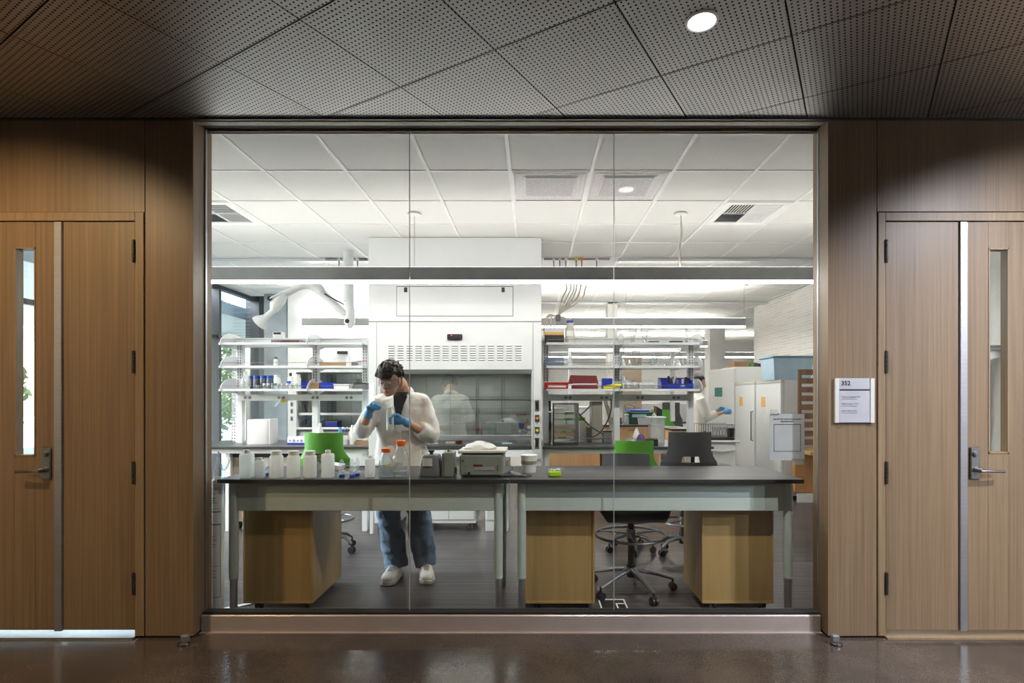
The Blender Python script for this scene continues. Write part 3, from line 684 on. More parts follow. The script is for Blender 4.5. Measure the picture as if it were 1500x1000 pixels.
lamp('hood_fill_lamp', 'AREA', ((ox0+ox1)/2, HY+.42, oz1-.03), (0, 0, 0), 4.5, (1, .97, .92), shape='RECTANGLE', size=1.2, size_y=.15)  # no lamp visible here; added to brighten the hood interior
M['sash'] = glass('sash glass', (.80, .83, .82), .13, 1.5)
MB().box(ox0+.01, ox1-.01, HY+.05, HY+.056, hz(641), hz(546)).build('sash_glass', M['sash'], hood)
MB().box(ox0+.005, ox1-.005, HY+.035, HY+.065, hz(645.5), hz(637.5), .003).build('sash_handle', M['alu'], hood)
MB().box(hx(655.5), hx(677.5), HY-.03, HY, hz(497.5), hz(489.5), .006).build('flow_monitor', M['black'], hood)
M['redled'] = emis('red indicator', (1, .05, .1), 3)
MB().ball((hx(662), HY-.031, hz(491.5)), .005).build('indicator', M['redled'], hood)
lp = MB().prism([(0, 0), (.007, .004), (.007, .009), (0, .016)], 'x', 0, 1)
lv0 = None
for i in range(15):
    for j in range(7):
        x = hx(568.5+13.27*i); z = hz(507.0+3.4*j)
        m = MB(); w = hx(9.8)-hx(0)
        m._add([(x, HY, z), (x+w, HY, z), (x+.012, HY-.010, z+.004), (x+w-.012, HY-.010, z+.004), (x, HY, z+.015), (x+w, HY, z+.015)], [(0, 1, 3, 2), (2, 3, 5, 4), (0, 2, 4), (1, 5, 3), (0, 4, 5, 1)])
        m2 = MB().box(x+.006, x+w-.006, HY-.0015, HY, z-.006, z+.002)
        m.build('louvre', E, hood)
gaps = MB()
for i in range(15):
    for j in range(7):
        x = hx(568.5+13.27*i); z = hz(507.0+3.4*j); w = hx(9.8)-hx(0); gaps.box(x+.004, x+w-.004, HY-.0012, HY, z-.005, z+.001)
gaps.build('louvre_slot', M['greymetal'], hood)['kind'] = 'stuff'
# right column services
def outlet(px, pz, t, y=HY, w=6.5, h=16):
    k = MB().box(X(px-w/2, y), X(px+w/2, y), y-.004, y, Z(pz+h/2, y), Z(pz-h/2, y), .001).build('outlet_plate', M['satin'], t)
    MB().box(X(px-w*.28, y), X(px+w*.28, y), y-.008, y-.004, Z(pz+h*.32, y), Z(pz-h*.32, y), .001).build('socket', M['black'], k)
outlet(786.5, 594, hood); outlet(786.5, 649, hood)
for pz, m in ((612.5, 'orange'), (630, 'yellow')):
    v = MB().box(hx(783.5), hx(790), HY-.004, HY, hz(pz+5), hz(pz-5)).build('valve_plate', M['satin'], hood)
    MB().cyl((hx(787), HY-.035, hz(pz)), (hx(787), HY, hz(pz)), .013, n=12).build('valve_knob', M[m], v)
    MB().box(hx(786.5), hx(787.3), HY-.03, HY-.02, hz(pz+9), hz(pz)).build('valve_lever', M['satin'], v)
MB().box(hx(541), hx(548), HY-.002, HY, hz(595), hz(560)).build('printed_notice', M['paper'], hood)
# hood base: steel legs and cabinet on casters
for px in (541, 788): MB().box(hx(px), hx(px+5), HY+.02, HY+.07, 0, hz(672), .003).box(hx(px), hx(px+5), HY+.75, HY+.8, 0, hz(672)).build('base_leg', M['shelf'], hood)
MB().box(ox0, ox1, HY+.02, HY+.05, .80, .885).build('apron', M['shelf'], hood)
def roll_cab(px0, px1, y, zb, label, depth=.5, door=2, zt=.74):
    x0, x1 = X(px0, y), X(px1, y)
    t = thing('rolling_cabinet', label, 'cabinet', ((x0+x1)/2, y+depth/2, 0), 'white cabinets under the fume hood')
    MB().box(x0, x1, y, y+depth, zb, zt, .003).build('body', M['enamel'], t)
    n = door; w = (x1-x0-.03)/n
    for k in range(n): MB().box(x0+.015+k*w+.003, x0+.015+(k+1)*w-.003, y-.008, y, zb+.04, zt-.02, .002).build('door', M['enamel'], t)
    for x in (x0+.06, x1-.06):
        for yy in (y+.05, y+depth-.06): caster(x, yy, t, zb, 'greymetal')
    return t
roll_cab(619, 697, 5.78, .085, 'white two-door cabinet on casters under the fume hood, right of the person', .55)
roll_cab(548, 584, 5.78, .085, 'white narrow cabinet on casters under the fume hood, behind the legs of the person', .55, 1)
t = thing('base_cabinet', 'white plinth cabinet under right end of the fume hood', 'cabinet', (X(722, 5.78), 6.0, 0))
MB().box(X(711, 5.78), X(745, 5.78), 5.78, 6.3, .0, .74, .003).build('body', M['enamel'], t)
MB().box(X(713, 5.78), X(743, 5.78), 5.772, 5.78, .12, .72, .003).build('door', M['enamel'], t)

# ================================================================ STOOLS AND CHAIRS
def shell(t, w, d, seat_z, top_z, m, slot=True, lean=.10, flare=True, sub=None):
    """moulded seat-and-back shell facing -Y (back on the +Y side) in local axes centred at 0"""
    o = wloc(t)
    def P(x, y, z): return (o.x+x, o.y+y, o.z+z)
    nx = 13
    def row(y, z, half, cup, side_up=0): 
        return [P(half*(2*i/(nx-1)-1), y-cup*(2*i/(nx-1)-1)**2*0, z+side_up*abs(2*i/(nx-1)-1)**3) for i in range(nx)]
    g = []
    g.append(row(-d*.52, seat_z-.035, w*.40, 0))
    g.append(row(-d*.48, seat_z-.008, w*.46, 0, .01))
    for k in range(5):
        u = k/4; g.append(row(-d*.40+d*.72*u, seat_z-.012*math.sin(math.pi*u), w*.5, 0, .03+.03*u))
    gb = []
    h = top_z-seat_z
    for k in range(10):
        u = k/9
        half = w*(.50 if u < .42 else .50-.13*min(1, (u-.42)/.2))
        y = d*.40+lean*u+.02*math.sin(math.pi*u)
        z = seat_z+.03+(h-.03)*u
        gb.append([P(half*(2*i/(nx-1)-1), y-.055*(abs(2*i/(nx-1)-1)**2.2)*(1 if u > .42 else .8), z) for i in range(nx)])
    MB().sheet(g, (0, 0, -.014)).build('seat', M[m], t)
    if slot:            # handle opening low in the back
        ml = MB()
        lo = gb[:4]; hi = gb[5:]
        a, b2 = 4, nx-5
        ml.sheet(gb[:5], (0, .012, 0)); ml.sheet(gb[5:], (0, .012, 0))
        ml.sheet([r[:a+1] for r in gb[4:6]], (0, .012, 0)); ml.sheet([r[b2:] for r in gb[4:6]], (0, .012, 0))
        ml.build('backrest', M[m], t)
    else: MB().sheet(gb, (0, .012, 0)).build('backrest', M[m], t)
def star_base(t, r, hub_z, m, ring=None, seat_z=.5, phase=0):
    o = wloc(t)
    MB().cyl((o.x, o.y, hub_z-.05), (o.x, o.y, hub_z+.04), .032, n=16).cyl((o.x, o.y, hub_z), (o.x, o.y, seat_z-.1), .024, n=16).cyl((o.x, o.y, seat_z-.12), (o.x, o.y, seat_z-.03), .014, n=12).build('column', M['black'] if m == 'greymetal' else M[m], t)
    MB().box(o.x-.09, o.x+.09, o.y-.09, o.y+.09, seat_z-.045, seat_z-.02, .005).build('seat_plate', M['black'], t)
    for k in range(5):
        a = phase+2*math.pi*k/5; dx, dy = math.cos(a), math.sin(a)
        lg = MB().tube([(o.x+dx*.02, o.y+dy*.02, hub_z+.005), (o.x+dx*.15, o.y+dy*.15, hub_z-.022), (o.x+dx*r, o.y+dy*r, .085)], [.026, .021, .013], 10, flat=.75).build('leg', M[m], t)
        x, y = o.x+dx*r, o.y+dy*r
        c = MB().cyl((x, y, .03), (x, y, .085), .008, n=8)
        c.cyl((x-dy*.022, y+dx*.022, .029), (x-dy*.006, y+dx*.006, .029), .029, n=14).cyl((x+dy*.022, y-dx*.022, .029), (x+dy*.006, y-dx*.006, .029), .029, n=14)
        c.tube([(x-dy*.012, y+dx*.012, .055), (x, y, .066), (x+dy*.012, y-dx*.012, .055)], .008, 6)
        c.build('caster', M['black'], lg)
    if ring:
        rz_, rr = ring; n = 40
        q = MB().tube([(o.x+rr*math.cos(2*math.pi*i/n), o.y+rr*math.sin(2*math.pi*i/n), rz_) for i in range(n)], .0105, 8, closed=True)
        q.cyl((o.x, o.y, rz_-.02), (o.x, o.y, rz_+.045), .034, n=16)
        for k in range(3):
            a = .5+2*math.pi*k/3; q.tube([(o.x, o.y, rz_+.01), (o.x+rr*math.cos(a), o.y+rr*math.sin(a), rz_)], [.016, .010], 8, flat=.6)
        q.build('foot_ring', M['greymetal'], t)
def stool(x, y, rz, name, label, col, basemat, top=.97, seat=.535, w=.50, d=.44, slot=True, ring=None, r=.31, cat='stool', group=None, phase=.3):
    t = thing(name, label, cat, (x, y, 0), group)
    shell(t, w, d, seat, top, col, slot)
    star_base(t, r, .155, basemat, ring, seat, phase)
    t.rotation_euler = (0, 0, rz); return t
stool(X(923, 4.0)+.01, 4.02, 0, 'lab_stool', 'charcoal lab stool with steel foot ring and star base, under the right table', 'charcoal', 'greymetal', top=Z(664, 4.28), seat=.60, w=.50, d=.44, ring=(.41, .255), slot=False, phase=.03)
stool(X(490, 5.1), 5.05, math.pi, 'lab_chair', 'bright green moulded lab chair, left, with its back to the glass', 'green', 'greymetal', top=Z(633, 4.85), seat=.66, w=.46, d=.42, ring=(.3, .19), r=.21, cat='chair', group='moulded lab chairs')
stool(X(921.5, 5.1), 5.05, math.pi, 'lab_chair', 'bright green moulded lab chair, right of centre, behind the stool back', 'green', 'greymetal', top=Z(644.5, 4.85), seat=.58, w=.46, d=.42, ring=(.3, .19), r=.21, cat='chair', group='moulded lab chairs')
stool(X(997, 5.0), 4.93, math.pi, 'lab_chair', 'charcoal moulded lab chair with slot handle, right of the green chair', 'charcoal', 'greymetal', top=Z(632, 4.73), seat=.62, w=.50, d=.44, ring=(.3, .19), r=.21, cat='chair', group='moulded lab chairs')
# ================================================================ PERSON AT THE BENCH
M['skin'] = mat('skin', (200, 150, 120), .5, vary=.05, sub=.1)
M['coat'] = mat('white lab coat cotton', (228, 224, 216), .85, vary=.03, bump=.25, bscale=14)
M['denim'] = mat('washed blue denim', (112, 132, 154), .85, vary=.25, scale=(9, 9, 6), bump=.4, bscale=18)
M['shirt'] = mat('black tee shirt', (34, 34, 38), .85)
M['hair'] = mat('dark brown hair', (34, 28, 26), .55, vary=.35, scale=(60, 60, 60))
M['shoe'] = mat('white leather', (228, 222, 212), .5)
M['sole'] = mat('off-white rubber', (206, 198, 184), .6)
M['lips'] = mat('lips', (150, 86, 76), .5)
M['eyewhite'] = mat('eye white', (225, 220, 215), .3)
M['goggle'] = glass('clear goggles', (.95, .96, .97), .04, 1.45, .02, .03, (.9, .9, .95), .5)
def remesh(o, voxel=.011, smooth=6, sub=0):
    m = o.modifiers.new('r', 'REMESH'); m.mode = 'VOXEL'; m.voxel_size = voxel; m.use_smooth_shade = True
    s = o.modifiers.new('s', 'SMOOTH'); s.iterations = smooth; s.factor = .5
    return o
def folds(o, k, size):
    tx = bpy.data.textures.new('cloth folds', 'CLOUDS'); tx.noise_scale = size; tx.noise_depth = 2
    d = o.modifiers.new('folds', 'DISPLACE'); d.texture = tx; d.strength = k; d.mid_level = .5; d.texture_coords = 'LOCAL'
def ell(c, ax, ay, nx=20, u=(1, 0, 0), v=(0, 1, 0), sq=1.0, wob=0, ph=0):
    c = Vector(c); u = Vector(u); v = Vector(v); out = []
    for i in range(nx):
        a = 2*math.pi*i/nx; ca, sa = math.cos(a), math.sin(a)
        ca = math.copysign(abs(ca)**sq, ca); sa = math.copysign(abs(sa)**sq, sa)
        k = 1+wob*math.sin(5*a+ph)+wob*.6*math.sin(9*a+2.3*ph)
        out.append(tuple(c+u*ax*ca*k+v*ay*sa*k))
    return out
def limb(mb, pts, rads, n=14, sub=4, fold=0, seed=0):
    """smooth tapered limb through joints (Catmull-Rom), optional cloth folds"""
    P = [Vector(p) for p in pts]; P = [P[0]*2-P[1]]+P+[P[-1]*2-P[-2]]; R = [rads[0]]+list(rads)+[rads[-1]]
    rr = random.Random(seed); oo = []; rad = []
    for k in range(1, len(P)-2):
        for s in range(sub if k < len(P)-3 else sub+1):
            t = s/sub; a, b, c, d = P[k-1:k+3]
            oo.append(.5*((2*b)+(c-a)*t+(2*a-5*b+4*c-d)*t*t+(3*b-a-3*c+d)*t**3))
            r = R[k]*(1-t)+R[k+1]*t
            rad.append(r*(1+fold*rr.uniform(-1, 1)))
    return mb.tube(oo, rad, n)
def shoe(t, toe, heel):
    toe = Vector(toe); heel = Vector(heel); d = (toe-heel); L = d.length; d.normalize(); s = Vector((d.y, -d.x, 0))
    def ring(u, w, h, zb):
        w *= 1.12
        c = heel+d*(u*L); out = []
        for i in range(16):
            a = 2*math.pi*i/16; x = math.cos(a)*w; z = math.sin(a)
            out.append(tuple(c+s*x+Vector((0, 0, zb+(h*(z*.5+.5) if z > -.3 else h*.35*(z*.5+.5))))))
        return out
    up = [ring(-.02, .018, .05, .03), ring(.03, .034, .10, .02), ring(.16, .040, .115, .018), ring(.34, .042, .105, .018), ring(.52, .045, .085, .018), ring(.72, .050, .066, .018), ring(.88, .046, .055, .018), ring(.97, .034, .042, .02), ring(1.01, .014, .024, .024)]
    root = MB().rings(up).build('sneaker', M['shoe'], t)
    so = [[tuple(heel+d*(u*L)+s*(w*1.12*c)+Vector((0, 0, z))) for c, z in ((-1, .004), (-1, .028), (1, .028), (1, .004))] for u, w in ((-.04, .022), (0, .036), (.15, .044), (.5, .048), (.75, .054), (.92, .048), (1.02, .026), (1.04, .012))]
    MB().rings(so, True, False).build('sole', M['sole'], root)
    for q in range(4):
        u = .50+.065*q; c = heel+d*(u*L); z = .129-.11*(u-.34)
        MB().tube([tuple(c-s*.026+Vector((0, 0, z-.012))), tuple(c+Vector((0, 0, z+.004))), tuple(c+s*.026+Vector((0, 0, z-.012)))], .004, 6).build('lace', M['shelf'], root)
def person_hand(mb, wrist, palm_dir, side_dir, curl, L=.095, spread=1.0, thumb=1, grip_n=None):
    """five-fingered hand: palm_dir from wrist to knuckles, side_dir towards the thumb, curl bends fingers towards normal"""
    w = Vector(wrist); d = Vector(palm_dir).normalized(); s = Vector(side_dir); s = (s-d*s.dot(d)).normalized(); n = d.cross(s) if grip_n is None else Vector(grip_n)
    n = (n-d*n.dot(d)-s*n.dot(s)).normalized()
    rg = []
    for u, a, b in ((-.25, .024, .021), (0, .026, .020), (.35, .036, .019), (.75, .042, .017), (1.0, .041, .014)):
        rg.append(ell(w+d*(L*.9*u), a, b, 12, s, n))
    mb.rings(rg)
    k = w+d*(L*.88)
    for i, (off, ln) in enumerate(((.030, .072), (.010, .080), (-.011, .075), (-.030, .058))):
        p = k+s*off-d*.012; pts = [p]; ang = 0; dd = d
        for seg, fr in enumerate((.30, .42, .32, .26)):
            ang += curl[i]*(.25, .9, 1.0, .7)[seg] if seg else curl[i]*.25
            dd = (d*math.cos(ang)+n*math.sin(ang)).normalized(); pts.append(pts[-1]+dd*ln*fr*.95)
        mb.tube(pts, [.0100, .0098, .0092, .0085, .0065], 9)
    p = w+d*(L*.22)+s*.024
    t1 = (s*.75+d*.75+n*.25*thumb).normalized(); t2 = (d*.9+s*.1+n*.7*thumb).normalized(); t3 = (d*.7-s*.3+n*.9*thumb).normalized()
    mb.tube([p, p+t1*.034, p+t1*.034+t2*.030, p+t1*.034+t2*.03+t3*.024], [.014, .0125, .0105, .008], 9)
    return mb
def build_person():
    t = thing('person', 'person in white lab coat, goggles and blue gloves, pouring into a bottle', 'person', (-1.08, 4.35, 0))
    cx, cy = -1.075, 4.42
    # ---- body under the clothes: neck, trunk, arms, legs as one surface
    hc = Vector((X(572, 4.24), 4.24, Z(556, 4.24)))          # head centre
    neck = Vector((-1.055, 4.40, 1.475))
    B = MB()
    limb(B, [(cx, cy, .92), (cx, cy, 1.15), (cx, cy, 1.33), (neck.x, neck.y, 1.44)], [.10, .10, .105, .06])
    limb(B, [neck-Vector((0, -.02, .05)), neck+Vector((-.012, -.03, .05)), hc+Vector((.03, .055, -.02))], [.064, .058, .055])
    # arms
    shL = Vector((X(556, 4.40), 4.40, Z(594, 4.40))); elL = Vector((X(531, 4.22), 4.24, Z(627, 4.24))); wrL = Vector((X(541, 4.10), 4.10, Z(602, 4.10)))
    shR = Vector((X(616, 4.42), 4.42, Z(592, 4.42))); elR = Vector((X(629, 4.36), 4.36, Z(634, 4.36))); wrR = Vector((X(591, 4.13), 4.13, Z(616, 4.13)))
    limb(B, [shL, elL, wrL], [.05, .040, .026]); limb(B, [shR, elR, wrR], [.05, .042, .028])
    # legs
    hipL, kneeL, ankL = Vector((cx-.095, cy, .93)), Vector((X(570, 4.33), 4.33, .50)), Vector((X(582, 4.38), 4.36, .08))
    hipR, kneeR, ankR = Vector((cx+.10, cy, .93)), Vector((X(613, 4.36), 4.36, .50)), Vector((X(623, 4.38), 4.38, .08))
    limb(B, [hipL, kneeL, ankL], [.085, .055, .04]); limb(B, [hipR, kneeR, ankR], [.085, .055, .04])
    # head: skull, jaw, nose, ears, brow
    Rm = Matrix.Translation(hc) @ Matrix.Rotation(math.radians(-14), 4, 'Z') @ Matrix.Rotation(math.radians(24), 4, 'X') @ Matrix.Rotation(math.radians(7), 4, 'Y')
    H = MB()
    prof = [(-.112, .020, .022, -.052), (-.106, .034, .036, -.046), (-.092, .044, .052, -.034), (-.070, .054, .068, -.022), (-.045, .061, .080, -.012), (-.015, .067, .088, -.004), (.015, .071, .093, .002), (.045, .073, .095, .006), (.075, .068, .088, .008), (.098, .052, .066, .008), (.112, .028, .036, .008), (.116, .008, .01, .008)]
    H.rings([ell((0, yo, z), a, b, 24, sq=.92) for z, a, b, yo in prof])
    H.tube([(0, -.086, .018), (0, -.100, -.010), (0, -.112, -.030), (0, -.098, -.036)], [.008, .010, .014, .009], 10)
    H.ball((-.011, -.098, -.033), .0075, .009, .006, 8, 6); H.ball((.011, -.098, -.033), .0075, .009, .006, 8, 6)
    for sx in (-1, 1):
        H.ball((sx*.072, .004, -.002), .010, .020, .032, 10, 8)
        H.tube([(sx*.012, -.088, .028), (sx*.03, -.086, .034), (sx*.05, -.074, .028)], [.007, .008, .006], 8)
        H.ball((sx*.036, -.055, -.03), .022, .026, .02, 10, 8)
    H.tube([(-.022, -.084, -.062), (0, -.093, -.058), (.022, -.084, -.062)], [.005, .008, .005], 8)
    H.ball((0, -.068, -.098), .024, .022, .016, 12, 8)
    H.xf(Rm); k0 = len(B.v); 
    for f, sm in zip(H.f, H.sm): B.f.append([i+k0 for i in f]); B.sm.append(sm)
    B.v += H.v
    body = B.build('body', M['skin'], t); remesh(body, .0068, 3)
    def hp(x, y, z): return tuple(Rm @ Vector((x, y, z)))
    face = MB().tube([hp(-.021, -.0895, -.066), hp(-.008, -.0975, -.063), hp(.008, -.0975, -.063), hp(.021, -.0895, -.066)], [.002, .0042, .0042, .002], 8).build('lips', M['lips'], body)
    for sx in (-1, 1):
        e = MB().ball(hp(sx*.031, -.0795, .006), .0105, n=12).build('eyeball', M['eyewhite'], body)
        MB().ball(hp(sx*.031-.001, -.0880, .001), .0048, n=10).build('iris', M['shirt'], body)
        MB().tube([hp(sx*.016, -.088, .008), hp(sx*.031, -.0905, .0105), hp(sx*.046, -.081, .007)], [.004, .0078, .004], 8).build('eyelid', M['skin'], body)
        MB().tube([hp(sx*.013, -.0955, .035), hp(sx*.03, -.094, .042), hp(sx*.052, -.078, .036)], [.003, .0045, .002], 8, flat=.7).build('eyebrow', M['hair'], body)
    # ---- hair: cap plus wavy locks
    hr = MB(); rr = random.Random(3)
    hr.rings([ell((0, .012+yo, z), a, b, 24) for z, a, b, yo in ((-.035, .060, .066, .034), (-.01, .074, .085, .022), (.03, .080, .094, .014), (.07, .079, .096, .008), (.10, .066, .082, .004), (.125, .040, .05, .004), (.133, .012, .014, .004))])
    for q in range(230):
        th = rr.uniform(0, 2*math.pi); el = rr.uniform(-.15, 1.45)
        if math.sin(th) < -.15 and el < .42: continue
        ce, se = math.cos(el), math.sin(el)
        p = Vector((.080*ce*math.cos(th), .010+.098*ce*math.sin(th), .038+.098*se))
        tn = Vector((-math.sin(th), math.cos(th), 0))*rr.choice((-1, 1)); nr = Vector((ce*math.cos(th), ce*math.sin(th), se)); dn = Vector((0, -.6 if math.sin(th) < 0 else .2, -.7))
        kk = rr.uniform(.7, 1.7); pts = [p-nr*.012, p+nr*.010*kk+tn*.006, p+nr*.017*kk+tn*.018+dn*.008, p+nr*.010*kk+tn*.024+dn*.026]
        hr.tube(pts, [.009, .0095, .0075, .003], 6)
    for q in range(12):    # fringe over the brow
        x = -.062+q*.0112; hr.tube([(x, -.070, .090), (x-.006, -.098+abs(x)*.25, .078), (x-.014, -.104+abs(x)*.3, .058+.006*math.sin(q*2)), (x-.012, -.100+abs(x)*.32, .046)], [.010, .011, .009, .004], 7)
    hr.xf(Rm); h = hr.build('hair', M['hair'], t); remesh(h, .0048, 0)
    # ---- goggles
    gm = MB(); pts = []
    for i in range(13):
        a = math.radians(-88+176*i/12); pts.append((.078*math.sin(a), -.005-.108*math.cos(a)**.8 if math.cos(a) > 0 else -.005))
    gm.sheet([[hp(x, y, z) for x, y in pts] for z in (-.026, -.006, .018, .034)], (0, .0025, 0))
    gl = gm.build('goggles', M['goggle'], t)
    fr = MB().tube([hp(x*1.005, y*1.01, .034) for x, y in pts], .0028, 6).tube([hp(x*1.005, y*1.01, -.026) for x, y in pts], .0022, 6)
    for sx in (-1, 1): fr.tube([hp(sx*.079, -.01, .034), hp(sx*.080, .03, .014), hp(sx*.077, .05, 0)], .003, 6)
    fr.build('goggle_rim', M['clearplastic'], gl)
    # ---- shirt wedge at the neck
    MB().rings([ell((neck.x, neck.y-.005, z), a, b, 20) for z, a, b in ((1.24, .13, .115), (1.34, .12, .108), (1.41, .085, .085), (1.455, .070, .072), (1.462, .066, .068))]).build('tee_shirt', M['shirt'], t)
    # ---- lab coat: trunk and sleeves
    C = MB(); rows = []
    tr = [(.80, .235, .150, 4.42, -.005), (.90, .225, .150, 4.42, 0), (1.00, .205, .145, 4.42, 0), (1.10, .195, .140, 4.42, 0), (1.20, .200, .142, 4.42, .0), (1.30, .214, .145, 4.42, .004), (1.37, .218, .135, 4.42, .008), (1.405, .200, .115, 4.42, .012), (1.435, .145, .09, 4.425, .014), (1.455, .105, .08, 4.43, .014)]
    for q, (z, a, b, y, xo) in enumerate(tr):
        rows.append(ell((cx+xo+.005, y, z), a, b, 40, sq=.88, wob=.022 if z < 1.25 else .008, ph=.3*q))
    C.rings(rows)
    limb(C, [(shL.x+.06, 4.43, 1.40), shL+Vector((-.005, 0, .005)), shL*.45+elL*.55+Vector((-.012, 0, 0)), elL+Vector((-.015, .01, -.018)), elL*.55+wrL*.45+Vector((-.004, 0, -.012))], [.062, .076, .074, .070, .060], 16, 5, .05, 1)
    limb(C, [(shR.x-.06, 4.43, 1.40), shR+Vector((.008, 0, .005)), shR*.45+elR*.55+Vector((.018, 0, 0)), elR+Vector((.012, .01, -.012)), elR*.58+wrR*.42+Vector((0, 0, -.006))], [.062, .080, .078, .074, .062], 16, 5, .05, 2)
    # collar ridge
    coat = C.build('lab_coat', M['coat'], t); remesh(coat, .0095, 4); folds(coat, .03, .11)
    def front(x, z):      # y of the coat's front at (x, z)
        for (z0, a0, b0, y0, _), (z1, a1, b1, y1, _) in zip(tr, tr[1:]):
            if z0 <= z <= z1:
                u = (z-z0)/(z1-z0); a = a0+(a1-a0)*u; b = b0+(b1-b0)*u; y = y0
                return y-b*math.sqrt(max(0, 1-((x-cx-.005)/a)**2))
        return 4.36
    vx, vz = -1.055, 1.225
    # open neck: dark shirt seen between lapels
    ws = MB(); g_ = []
    for k in range(7):
        z = vz+(1.43-vz)*k/6; hw = .004+.052*(k/6); g_.append([(vx+.006+hw*u, front(vx, min(z, 1.40))-.024+(.03*max(0, k-4)/2), z) for u in (-1, -.5, 0, .5, 1)])
    ws.sheet(g_, (0, .006, 0)).build('shirt_front', M['shirt'], t)
    for sx in (-1, 1):
        g_ = []
        for k in range(8):
            u = k/7; z = vz-.01+(1.455-vz)*u; inner = .004+.054*u; w = .040*math.sin(math.pi*min(1, u*1.1+.08))**.7+.008
            yy = front(vx, min(z, 1.41))-.016+.045*max(0, u-.75)*2
            g_.append([(vx+.006+sx*(inner+w*v), yy+.018*v*v+.004*(1-v), z-.012*v) for v in (0, .33, .66, 1)])
        MB().sheet(g_, (0, .005, 0)).build('lapel', M['coat'], coat)
        # collar round the neck
    MB().tube([(neck.x-.062, 4.355, 1.445), (neck.x-.078, 4.41, 1.468), (neck.x-.05, 4.475, 1.485), (neck.x, 4.495, 1.49), (neck.x+.05, 4.475, 1.485), (neck.x+.078, 4.41, 1.468), (neck.x+.066, 4.355, 1.445)], .014, 8, flat=1.6).build('collar', M['coat'], coat)
    # front placket edge, buttons, pocket
    pl = MB().sheet([[(vx+.004+.02*u, front(vx, z)-.008, z) for u in (-1, 1)] for z in (.80, .9, 1.0, 1.1, 1.225)], (0, .006, 0)).build('placket', M['coat'], coat)
    for z in (.92, 1.03, 1.14): MB().cyl((vx, front(vx, z)-.012, z), (vx, front(vx, z)-.008, z), .008, n=12).build('button', M['beige'], coat)
    px_ = cx+.115; MB().sheet([[(px_+u*.052, front(px_+u*.052, z)-.006, z) for u in (-1, -.33, .33, 1)] for z in (1.16, 1.21, 1.265)], (0, .004, 0)).build('pocket', M['coat'], coat)
    for sx, x in ((-1, cx-.12), (1, cx+.12)): MB().sheet([[(x+u*.07, front(x+u*.07, z)-.006, z) for u in (-1, -.33, .33, 1)] for z in (.82, .88, .96)], (0, .004, 0)).build('pocket', M['coat'], coat)
    # ---- jeans
    J = MB()
    J.rings([ell((cx, cy, z), a, b, 24) for z, a, b in ((.80, .15, .11), (.88, .165, .115), (.98, .16, .11))])
    limb(J, [hipL+Vector((0, 0, -.02)), (kneeL+hipL)/2, kneeL+Vector((0, 0, .1)), kneeL, (kneeL*.5+ankL*.5)+Vector((.0, -.01, 0)), ankL*.8+kneeL*.2, ankL+Vector((.002, -.015, -.012))], [.108, .104, .098, .096, .090, .096, .088], 18, 5, .045, 5)
    limb(J, [hipR+Vector((0, 0, -.02)), (kneeR+hipR)/2, kneeR+Vector((0, 0, .1)), kneeR, (kneeR*.5+ankR*.5)+Vector((0, -.01, 0)), ankR*.8+kneeR*.2, ankR+Vector((.002, -.015, -.005))], [.108, .104, .098, .096, .090, .092, .084], 18, 5, .045, 9)
    jeans = J.build('jeans', M['denim'], t); remesh(jeans, .0095, 3); folds(jeans, .035, .10)
    shoe(t, (X(566, 4.13), 4.12, 0), (X(583, 4.39), 4.38, 0)); shoe(t, (X(627.5, 4.18), 4.15, 0), (X(623, 4.42), 4.42, 0))
    # ---- gloved hands
    G = MB()   # left of the picture: raised, pinching a dropper
    person_hand(G, wrL, (.62, -.30, .62), (.15, -.55, .6), (1.15, 1.2, 1.25, 1.25), grip_n=(.5, -.35, -.75))
    limb(G, [wrL+(elL-wrL).normalized()*.055, wrL+(elL-wrL).normalized()*.02, wrL+Vector((.004, 0, .004))], [.038, .032, .028], 14, 3)
    remesh(G.build('glove', M['cyan'], t), .0045, 1)
    G = MB()   # right of the picture: wrapped round the bottle
    bc = Vector((X(568, 4.04), 4.04, Z(613, 4.04)))
    person_hand(G, wrR, (-1, -.02, .10), (.1, -.3, 1), (1.0, 1.02, 1.05, 1.1), grip_n=(0, -1.0, 0), thumb=1.3)
    limb(G, [wrR+(elR-wrR).normalized()*.05, wrR+(elR-wrR).normalized()*.02, wrR], [.039, .033, .028], 14, 3)
    remesh(G.build('glove', M['cyan'], t), .0045, 1)
    return wrL, wrR
wrL, wrR = build_person()
M['hdpe'] = mat('milky polyethylene', (226, 230, 226), .4, sub=.3)
def lab_bottle(name, x, y, z, h, r, neck, capm, bm, label, group=None, sq=1, cap_h=.02, grad=False, parts=True):
    t = thing(name, label, 'bottle', (x, y, z), group)
    sh = h-cap_h*1.0
    MB().lathe(x, y, [(r*.86, z), (r*.97, z+.004), (r, z+.012), (r, z+h*.70), (r*.97, z+h*.75), (r*.80, z+h*.80), (neck*.98, z+h*.84), (neck*.98, z+sh)], 24, 1, sq).build('body', bm, t)
    MB().lathe(x, y, [(neck*1.12, z+sh-.004), (neck*1.14, z+sh), (neck*1.14, z+h-.002), (neck*1.06, z+h)], 24).build('cap', capm, t)
    return t
hx_, hy_, hz_ = -1.076, 4.107, 1.30
hb = thing('wash_bottle', 'milky plastic bottle held in the blue-gloved hand', 'bottle', (hx_, hy_, hz_-.13))
MB().lathe(hx_, hy_, [(.022, hz_-.125), (.027, hz_-.118), (.028, hz_-.10), (.028, hz_+.0), (.025, hz_+.018), (.017, hz_+.030), (.016, hz_+.045)], 22).build('body', M['hdpe'], hb)
MB().lathe(hx_, hy_, [(.021, hz_+.035), (.021, hz_+.045), (.012, hz_+.050)], 18).build('neck_ring', M['hdpe'], hb)
dp = thing('dropper', 'thin clear dropper held over the bottle in the raised glove', 'dropper', (X(558, 4.02), 4.02, Z(596, 4.02)))
